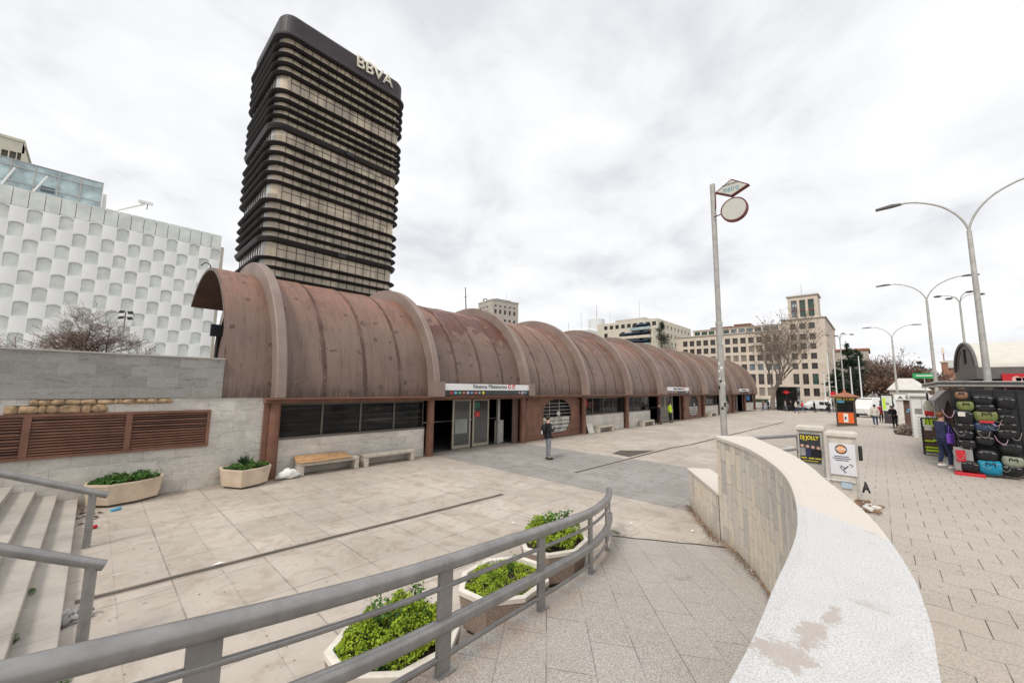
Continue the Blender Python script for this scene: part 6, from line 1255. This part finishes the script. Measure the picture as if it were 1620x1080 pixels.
# low distant stall roofs and pavilion
p0_, p1_ = on_x(1418, 598, 70), on_x(1436, 600, 70); r = thing('pale_pavilion', 'pale sloping pavilion roof beyond the lettered kiosk', 'pavilion', (70, p0_.y, gz(70))); MB().frustum([(70, p1_.y-2), (76, p1_.y-2), (76, p0_.y+1), (70, p0_.y+1)], [(71, p1_.y-.5), (75, p1_.y-.5), (75, p0_.y-.2), (71, p0_.y-.2)], 3.2, p0_.z).build('roof', M['offwhite'], r); MB().box(70.3, 75.7, p1_.y-1.7, p0_.y+.7, gz(70), 3.199).build('wall', M['grey_stone'], r)

# ------------------------------------------------------------------ the wall of sports bags
SX = 17.25
def zp(x, y, X=SX): return on_x(1500+x/6.75, 600+y/6.75, X)
bagsl = [(140, 165, 130, 60, 'bagbrown', 'small brown bag at the top left of the bag wall'), (180, 278, 170, 80, 'olive', 'small olive bag second from the top in the left column'), (170, 400, 190, 140, 'bagblack', 'square black bag with a pale label in the left column'),
 (180, 500, 200, 72, 'bagblack', 'flat black bag just below the labelled square bag'), (180, 582, 170, 84, 'bagblack', 'black bag sixth down beside the purple bag'), (200, 685, 185, 90, 'bagblack', 'black bag above the red and white board'), (235, 925, 190, 110, 'bagblack', 'black bag at the bottom left over the red tray'),
 (370, 215, 230, 90, 'bagblack', 'long black bag topmost in the middle column'), (390, 302, 220, 74, 'bagblack', 'black bag directly above the olive middle bag'), (400, 388, 250, 100, 'olive', 'large olive green bag in the middle column'),
 (400, 498, 240, 84, 'bagnavy', 'navy bag with a white and red tag in the middle column'), (385, 566, 190, 66, 'bagblack', 'small black bag under the navy one'), (390, 645, 210, 95, 'bagblack', 'round black bag halfway down the middle column'), (415, 805, 220, 110, 'bagblack', 'black bag directly above the teal one'), (445, 930, 250, 125, 'teal', 'bright teal bag at the bottom of the middle column'),
 (610, 245, 200, 110, 'bagblack', 'glossy black bag at the top of the right column'), (590, 334, 160, 70, 'bagblack', 'small black bag second in the right column'), (615, 418, 170, 96, 'bagblack', 'black bag third in the right column'), (630, 498, 200, 70, 'bagblack', 'slim black bag fourth in the right column'), (625, 576, 220, 96, 'bagblack', 'wide black bag fifth in the right column'),
 (660, 728, 240, 100, 'bagblack', 'long black bag above the grey-green one in the right column'), (690, 872, 220, 90, 'greygreen', 'grey-green bag near the bottom of the right column'), (680, 962, 220, 105, 'bagblack', 'black bag at the bottom of the right column')]
rnd = random.Random(12)
for k, (x, y, wd, ht, mm, lb) in enumerate(bagsl):
    a, c_ = zp(x-wd/2, y), zp(x+wd/2, y); t_, bt = zp(x, y-ht/2), zp(x, y+ht/2); L = abs(a.y-c_.y)/2; h = abs(t_.z-bt.z)/2*1.28; L *= 1.14; cy_, cz_ = (a.y+c_.y)/2, (t_.z+bt.z)/2; dx = rnd.uniform(-.03, .03)
    r = thing('sports_bag', lb+', hanging on the stall', 'bag', (SX+dx, cy_, cz_), 'sports bags hanging on the stall'); rxx = min(.16, h*.95)
    def F(u, v):
        a_ = 2*math.pi*u; s_ = 2*v-1; e_ = max(0, 1-abs(s_)**5)**.5; sag = -.02*(1-s_*s_); cs, sn = math.cos(a_), math.sin(a_); k2 = 2/2.8
        w_ = 1+.05*mnoise.noise(Vector((s_*3, a_, k*3.1)))
        return (SX+dx+rxx*e_*w_*math.copysign(abs(cs)**k2, cs), cy_+L*s_, cz_+sag+h*e_*w_*math.copysign(abs(sn)**k2, sn))
    bd = MB().grid(F, 16, 14).build('body', M[mm], r)
    hd = MB()
    for s_ in (-.28, .28): pass
    hd.tube(smooth_path([(SX+dx-rxx*.9, cy_-L*.35, cz_-h*.2), (SX+dx-rxx*1.05, cy_-L*.3, cz_+h*.55), (SX+dx-rxx*1.1, cy_, cz_+h*.35), (SX+dx-rxx*1.05, cy_+L*.3, cz_+h*.55), (SX+dx-rxx*.9, cy_+L*.35, cz_-h*.2)], 4), .012, 5); hd.build('handle', M['black'], r)
    MB().tube([(SX+dx-rxx*.93, cy_-L*.75, cz_+h*.42), (SX+dx-rxx*.97, cy_, cz_+h*.40), (SX+dx-rxx*.93, cy_+L*.75, cz_+h*.42)], .006, 4).build('zip', M['galv'], r)
    r.rotation_euler = (rnd.uniform(-.09, .09), rnd.uniform(-.08, .08), rnd.uniform(-.1, .1))
    if k == 2: MB().box(SX-.2, SX-.17, cy_-.0, cy_+L*.7, cz_+.02, cz_+h*.6).build('label', M['offwhite'], r)
    if k == 10: MB().box(SX-.2, SX-.17, cy_-.14, cy_+.12, cz_+h*.7, cz_+h*1.1).build('tag', M['red'], r); 
br = thing('bag_stand', 'steel display stand carrying the wall of sports bags', 'stand', (17.5, -2, .6)); b = MB(); yA, yB = zp(70, 500).y, zp(800, 500).y
for y in (yA, (yA*2+yB)/3, (yA+2*yB)/3, yB): b.tube([(17.44, y, .6), (17.44, y, 3.05)], .011, 6)
for z in (.75, 1.2, 1.65, 2.1, 2.55, 3.0): b.tube([(17.44, yA, z), (17.44, yB-.8, z)], .008, 5)
b.build('frame', M['black'], br); MB().box(17.5, 17.56, yB-1.0, yA, .7, 3.0).build('back_panel', M['black'], br)
b = MB()
for k in range(12):
    y = rnd.uniform(yB, yA); z = rnd.uniform(.8, 2.2); b.tube(smooth_path([(17.16, y, z+.2), (17.08, y+.05, z+.05), (17.06, y+.12, z), (17.1, y+.2, z+.08), (17.16, y+.24, z+.22)], 3), .006, 5, (0, 2, 0, 1)[k % 4])
b.build('straps', [M['cloth_grey'], M['pink'], M['greygreen']], br)
r = thing('display_board', 'red and white product board leaning under the left column of bags', 'board', (17.2, yA, .6)); q = zp(190, 800); MB().box(17.14, 17.16, q.y-.12, q.y+.24, .72, q.z+.2).build('panel', M['cloth_grey'], r); MB().box(17.12, 17.139, q.y+.02, q.y+.2, q.z-.2, q.z+.12).build('red_area', M['cloth_red'], r)
r = thing('red_tray', 'red plastic tray on the ground under the bottom left bag', 'tray', (17.1, yA, .6)); q = zp(220, 985); MB().box(16.95, 17.3, q.y-.28, q.y+.28, .6, .68).build('tray', M['red'], r, .01)
# advert panel at the right edge
q0, q1 = zp(700, 115, 17.6), zp(900, 830, 17.6); r = thing('advert_board', 'tall dark blue advertising board with a smiling face at the right edge of the picture', 'advert', (17.6, q0.y, .6)); ab = MB().box(17.6, 17.7, q1.y, q0.y, q1.z, q0.z).build('board', plain('slate_board', (.05, .065, .085), .4), r)
f0 = zp(815, 385, 17.55); MB().ball((17.57, f0.y, f0.z), (.02, .2, .26), 10).build('face', plain('poster_face', (.6, .33, .2), .6), ab); MB().ball((17.585, f0.y, f0.z+.14), (.012, .22, .2), 10).build('poster_hair', M['hair'], ab); f1 = zp(700, 340, 17.59); MB().box(17.585, 17.599, f1.y-.12, f1.y+.08, f1.z-.2, f1.z+.15).build('blue_area', M['blue'], ab); f2 = zp(790, 590, 17.59); MB().box(17.585, 17.599, f2.y-.2, f2.y+.12, f2.z-.04, f2.z+.04).build('teal_stripe', M['lightblue'], ab); f3 = zp(770, 165, 17.59); MB().box(17.585, 17.599, f3.y-.1, f3.y+.05, f3.z-.02, f3.z+.03).build('white_mark', M['white'], ab)

# ================================================================== VEHICLES
def van(label, x, y, rz, prof, Wd, m, L, cat='van', name='parked_van', wheels=(.18, .8), wr=.33):
    r = thing(name, label, cat); n = len(prof); b = MB(); lvl = lambda z: 1 if z < 1.0 else 1-.16*(z-1.0)
    v = [(px_, s_*Wd/2*lvl(pz_), pz_) for s_ in (-1, 1) for px_, pz_ in prof]; b.add(v, [tuple(range(n-1, -1, -1)), tuple(range(n, 2*n))]+[(i, (i+1) % n, n+(i+1) % n, n+i) for i in range(n)]); b.build('body', m, r, .05)
    top = max(z for _, z in prof); z0, z1 = top*.56, top*.86; xf = [x_ for x_, z in prof if z > top*.95]
    for s_ in (-1, 1):
        for (a, c_) in ((.12, .42), (.46, .78)): 
            xa, xb = min(xf)+(max(xf)-min(xf))*a, min(xf)+(max(xf)-min(xf))*c_; yv = s_*Wd/2; b = MB(); b.add([(xa, yv*lvl(z0)*1.01, z0), (xb, yv*lvl(z0)*1.01, z0), (xb, yv*lvl(z1)*1.01, z1), (xa, yv*lvl(z1)*1.01, z1)], [(0, 1, 2, 3)]); b.build('side_window', M['pane'], r)
        for t_ in wheels: MB().tube([(L*t_-L/2, s_*(Wd/2-.2), wr), (L*t_-L/2, s_*(Wd/2+.01), wr)], wr, 16).build('wheel', M['rubber'], r)
        b = MB(); b.ball((L/2-.06, s_*Wd*.36, .68), (.06, .14, .09), 6); b.build('headlight', M['white'], r)
    # windscreen follows the front slope
    i = next(k for k in range(n-1) if prof[k][1] > .9 and prof[k+1][1] > top*.93 and prof[k][0] > prof[k+1][0]); (xa, za), (xb, zb) = prof[i], prof[i+1]
    b = MB(); b.add([(xa+.02, -Wd*.42, za+.04), (xa+.02, Wd*.42, za+.04), (xb+.03, Wd*.36, zb-.06), (xb+.03, -Wd*.36, zb-.06)], [(0, 1, 2, 3)]); b.build('windscreen', M['pane'], r); MB().box(L/2-.02, L/2+.05, -Wd*.45, Wd*.45, .28, .48).build('bumper', M['black'], r)
    place(r, (x, y, gz(x)), rz); return r
pv = [(-2.2, .35), (2.2, .35), (2.22, .95), (1.5, 1.12), (.85, 1.72), (.5, 1.86), (-2.05, 1.86), (-2.2, 1.1)]
pcar = [(-2.1, .3), (2.1, .3), (2.12, .72), (1.25, .92), (.5, 1.4), (-.9, 1.45), (-1.6, 1.05), (-2.1, .98)]
p = on_x(1291, 640, 94); van('white minivan passing behind the pedestrians, beside the ministry corner', 94, p.y, R_(128), pv, 1.75, M['white'], 4.4)
p = on_x(1380, 640, 63); van('large white van behind the blurred group near the advert panel', 63, p.y-.1, R_(150), [(-2.6, .35), (2.5, .35), (2.55, 1.05), (2.0, 1.35), (1.5, 2.1), (1.2, 2.3), (-2.5, 2.3), (-2.6, 1.2)], 1.9, M['white'], 5.2)
p = on_x(1246, 634, 96); van('white car mostly hidden behind the dark glazed cube', 96, p.y+2.2, R_(100), pcar, 1.7, M['white'], 4.2, 'car', 'parked_car')
p = on_x(1362, 634, 88); van('pale parked car seen between the kiosk and the large van', 88, p.y, R_(140), pcar, 1.7, M['offwhite'], 4.2, 'car', 'parked_car')
p = on_x(1207, 636, 95); van('white car behind the green recycling container', 95, p.y-.2, R_(95), pcar, 1.7, M['white'], 4.2, 'car', 'parked_car')
# street signs and small verticals
for (u, vt, X, mm, lb) in ((1340, 622, 70, 'white', 'white vertical banner with black marks behind the orange-poster kiosk'), (1318, 620, 78, 'red', 'red round road sign left of the orange-poster kiosk')):
    p = on_x(u, vt, X); r = thing('road_sign', lb, 'sign', (X, p.y, gz(X))); MB().tube([(X, p.y, gz(X)), (X, p.y, p.z+.1)], .04, 6).build('post', M['galv'], r)
    if mm == 'red': MB().tube([(X-.03, p.y, p.z-.3), (X-.06, p.y, p.z-.3)], .38, 16).build('disc', M['red'], r)
    else: bo = MB().box(X-.05, X-.03, p.y-.3, p.y+.3, p.z-1.4, p.z).build('banner', M['white'], r); MB().box(X-.07, X-.051, p.y-.15, p.y+.15, p.z-1.1, p.z-.3).build('mark', M['ink'], bo)

# ================================================================== PEOPLE
def skin_mesh(name, V, E, m, parent, root=0, sub=2):
    me = bpy.data.meshes.new(name); me.from_pydata([v[:3] for v in V], E, []); o = bpy.data.objects.new(name, me); C.objects.link(o)
    o.modifiers.new('s', 'SKIN')
    sv = me.skin_vertices[0].data
    for i, v in enumerate(V):
        rr = v[3] if isinstance(v[3], tuple) else (v[3], v[3]); sv[i].radius = rr; sv[i].use_root = (i == root)
    o.modifiers[0].use_smooth_shade = True; s_ = o.modifiers.new('d', 'SUBSURF'); s_.levels = sub; s_.render_levels = sub
    bpy.context.view_layer.update(); nm = bpy.data.meshes.new_from_object(o.evaluated_get(bpy.context.evaluated_depsgraph_get())); bpy.data.objects.remove(o)
    nm.materials.clear(); nm.materials.append(m); nm.polygons.foreach_set('use_smooth', [True]*len(nm.polygons))
    q = bpy.data.objects.new(name, nm); C.objects.link(q); q.parent = parent; return q
def person(label, loc, rz, H=1.72, top='coat_black', legs='jeans', shoes='white', hair='hair', stride=.0, arms='down', lean=0., coat_len=.82, detail=False, bag=None, long_hair=False, group=None):
    r = thing('person', label, 'person', (0, 0, 0), group); k = H/1.75; ln = lean
    def L(x, y, z): # lean the upper body about the hip
        dz = z-.95; return (x+math.sin(ln)*dz, y, .95+math.cos(ln)*dz) if dz > 0 else (x, y, z)
    sh = [L(0, s*.175, 1.42) for s in (-1, 1)]
    if arms == 'down': el = [L(-.03+s*stride*.25, s*.235, 1.14) for s in (-1, 1)]; wr = [L(.03+s*stride*.45, s*.24, .90) for s in (-1, 1)]
    elif arms == 'hold': el = [L(-.01, s*.23, 1.15) for s in (-1, 1)]; wr = [L(.22, s*.09, 1.16) for s in (-1, 1)]
    elif arms == 'pocket': el = [L(-.06, s*.26, 1.15) for s in (-1, 1)]; wr = [L(.08, s*.19, .98) for s in (-1, 1)]
    else: el = [L(.08, s*.23, 1.16) for s in (-1, 1)]; wr = [L(.28, s*.17, 1.0) for s in (-1, 1)]
    hp = [(0, s*.09, .92) for s in (-1, 1)]; an = [(s*-stride, s*.095, .09+(.05 if -s*stride < 0 and stride else 0)) for s in (-1, 1)]; kn = [((a[0]*.42+.05*(1 if stride else .25)), s*.1, .50) for a, s in zip(an, (-1, 1))]
    hd = [(wr[i][0]+(wr[i][0]-el[i][0])*.28, wr[i][1]+(wr[i][1]-el[i][1])*.28, wr[i][2]+(wr[i][2]-el[i][2])*.28) for i in (0, 1)]
    # body: one continuous surface
    V = [(0, 0, .95, .10), (*L(0, 0, 1.2), .10), (*L(0, 0, 1.38), (.09, .12)), (*L(0, 0, 1.5), .052), (*L(.012, 0, 1.575), (.066, .07)), (*L(.015, 0, 1.65), (.085, .08)), (*L(.005, 0, 1.715), (.062, .06))]; Ed = [(i, i+1) for i in range(6)]
    V += [(*L(.085, 0, 1.615), .016), (*L(.105, 0, 1.605), .010)]; Ed += [(5, 7), (7, 8)]
    for i in (0, 1):
        n0 = len(V); V += [(*sh[i], .05), (*el[i], .038), (*wr[i], .027), (*hd[i], (.034, .022))]; Ed += [(2, n0), (n0, n0+1), (n0+1, n0+2), (n0+2, n0+3)]
        if detail:
            d = Vector(hd[i])-Vector(wr[i]); d.normalize(); sdv = d.cross(Vector((0, 0, 1))).normalized() if abs(d.z) < .9 else Vector((1, 0, 0)); cu = d.cross(sdv)
            for f, (o_, l_) in enumerate(((-.03, .06), (-.011, .075), (.009, .072), (.027, .055))):
                a = Vector(hd[i])+sdv*o_+d*.02; b_ = a+d*l_*.55; c_ = b_+d*l_*.35-cu*.02; n1 = len(V); V += [(*a, .011), (*b_, .009), (*c_, .008)]; Ed += [(n0+3, n1), (n1, n1+1), (n1+1, n1+2)]
            a = Vector(hd[i])-sdv*.045-d*.01; b_ = a+d*.045-sdv*.012; n1 = len(V); V += [(*a, .011), (*b_, .009)]; Ed += [(n0+3, n1), (n1, n1+1)]
        n0 = len(V); V += [(*hp[i], .075), (*kn[i], .05), (*an[i], .035), (an[i][0]+.13, an[i][1], max(.035, an[i][2]-.055), (.03, .025))]; Ed += [(0, n0), (n0, n0+1), (n0+1, n0+2), (n0+2, n0+3)]
    skin_mesh('body', V, Ed, M['skin'], r, 0, 1 if not detail else 2)
    # trousers
    V = [(0, 0, .97, (.13, .15)), (0, 0, .9, (.12, .14))]; Ed = [(0, 1)]
    for i in (0, 1): n0 = len(V); V += [(hp[i][0], hp[i][1], .82, .092), (*kn[i], .066), ((kn[i][0]+an[i][0])/2-.01, kn[i][1], (kn[i][2]+an[i][2])/2, .058), (an[i][0], an[i][1], an[i][2]+.03, .054)]; Ed += [(1, n0), (n0, n0+1), (n0+1, n0+2), (n0+2, n0+3)]
    skin_mesh('trousers', V, Ed, M[legs], r, 0, 1)
    # coat
    V = [(*L(0, 0, 1.02), (.135, .165)), (*L(0, 0, 1.2), (.13, .155)), (*L(0, 0, 1.36), (.125, .165)), (*L(0, 0, 1.47), (.075, .085)), (0, 0, (1.02+coat_len)/2, (.145, .17)), (0, 0, coat_len, (.145, .175))]; Ed = [(0, 1), (1, 2), (2, 3), (0, 4), (4, 5)]
    for i in (0, 1): n0 = len(V); V += [(*sh[i], .075), (*el[i], .062), (wr[i][0], wr[i][1], wr[i][2], .05)]; Ed += [(2, n0), (n0, n0+1), (n0+1, n0+2)]
    skin_mesh('coat', V, Ed, M[top], r, 0, 2)
    for i in (0, 1):
        a = an[i]; z = max(0, a[2]-.09); MB().ball((a[0]+.06, a[1], z+.045), (.145, .052, .047), 8, 0, lambda q: Vector((q.x, q.y, max(q.z, -.04)))).build('shoe', M[shoes], r)
    c_ = Vector(L(-.012, 0, 1.672)); MB().ball(c_, (.108, .092, .095), 10, 0, lambda q: q*(1+.1*mnoise.noise(q*30)) if not (q.x > .03 and q.z < .02) else q*.78).build('hair', M[hair], r)
    if long_hair: MB().ball(Vector(L(-.06, 0, 1.58)), (.07, .1, .14), 9, 0, lambda q: q*(1+.15*mnoise.noise(q*25))).build('long_hair', M[hair], r)
    eye = MB()
    for s_ in (-1, 1): eye.ball(L(.094, s_*.031, 1.643), .009, 5)
    eye.build('eyes', M['ink'], r)
    place(r, loc, rz, k); return r
def hit_person(u, v): p = gp_(u, v); return (p.x, p.y, p.z)
L0 = hit_person(867, 726.5)
person('person in a long dark coat and grey jeans looking at a phone before the doors', L0, R_(-25), 1.74, 'coat_black', 'jeans_grey', 'black', arms='hold', coat_len=.80, detail=True)
bp = thing('backpack', 'near-black backpack with a pale tag on the back of the person by the doors', 'backpack'); MB().ball((-.2, .02, 1.2), (.1, .15, .22), 9).build('body', M['coat_black'], bp); MB().box(-.30, -.27, -.03, .02, 1.02, 1.16).build('tag', M['white'], bp); place(bp, L0, R_(-25))
ph = thing('phone', 'small dark phone held by the person before the station doors', 'phone'); MB().obox((.29, .0, 1.21), (.004, 0, .0), (0, .035, 0), (.02, 0, .07)).build('case', M['black'], ph); place(ph, L0, R_(-25))
L1 = hit_person(1497, 741)
person('shopper with auburn hair in a navy jacket and navy trousers standing at the bag wall', L1, R_(-55), 1.70, 'navy', 'navy', 'white', 'hair_red', arms='reach', coat_len=.85, detail=True, stride=.07)
bg_ = thing('handbag', 'purple handbag hanging at the side of the shopper in navy', 'handbag'); MB().box(-.12, .12, -.34, -.24, .78, 1.08).build('body', M['purple_bag'], bg_, .03); MB().tube(smooth_path([(-.06, -.27, 1.08), (0, -.24, 1.3), (.06, -.27, 1.08)]), .012, 5).build('strap', M['purple_bag'], bg_); place(bg_, L1, R_(-55))
person('person in a white top and blue jeans walking away near the advert panel', hit_person(1386, 675), R_(8), 1.72, 'cloth_white', 'jeans', 'white', stride=.1)
person('person in a red top and black trousers walking just behind the one in white', hit_person(1395, 668), R_(5), 1.74, 'cloth_red', 'coat_black', 'black', stride=.16)
person('person in black bending forward with something pale in hand by the lettered kiosk', hit_person(1417, 677), R_(150), 1.74, 'coat_black', 'coat_black', 'black', arms='reach', lean=.45)
person('person in dark clothes at the left edge of the blurred group by the large van', hit_person(1366, 657), R_(180), 1.7, 'cloth_grey', 'coat_black', 'black')
person('person in maroon standing between the large van and the advert panel', hit_person(1374, 658), R_(170), 1.7, 'cloth_brown', 'coat_black', 'black')
person('guard in a lime vest standing in the second station entrance', (BX[5]+1.55, 13.5, 0), R_(-100), 1.76, 'lime', 'coat_black', 'black', arms='pocket', coat_len=.98)
person('person in dark clothes beside the column left of the second entrance', (BX[5]-.95, 13.45, 0), R_(-60), 1.7, 'coat_black', 'coat_black', 'black', arms='hold')
for (u, v, tp, lg, hd_, st_, lb) in ((1208, 650, 'cloth_brown', 'jeans', 95, .16, 'pedestrian in a brown coat left of the plane tree trunk'), (1216, 649, 'navy', 'coat_black', 80, .12, 'pedestrian in navy right beside the plane tree trunk'), (1243, 650, 'cloth_grey', 'jeans_grey', -80, .14, 'pedestrian in grey in front of the dark glazed cube'), (1252, 651, 'coat_black', 'coat_black', 90, .22, 'pedestrian all in black striding before the glazed cube'),
                                     (1260, 653, 'cloth_white', 'jeans', -90, .24, 'pedestrian in a cream jacket and jeans striding right'), (1270, 652, 'cloth_red', 'jeans', -90, .28, 'pedestrian in red and white striding right with a wide step'), (1289, 652, 'coat_black', 'coat_black', -60, .08, 'slim pedestrian in black in front of the white minivan'), (1293, 648, 'cloth_white', 'cloth_white', -70, .1, 'pedestrian in white beside the slim one in black'), (1312, 654, 'coat_black', 'coat_black', 10, .03, 'pedestrian in black standing left of the orange-poster kiosk'), (1214, 632+14, 'cloth_red', 'coat_black', 80, .1, 'pedestrian with a red hood behind the one in navy'), (1283, 646, 'cloth_brown', 'coat_black', 100, .1, 'distant pedestrian in brown behind the red one')):
    person(lb, hit_person(u, v), R_(hd_), 1.72, tp, lg, 'black', stride=st_)
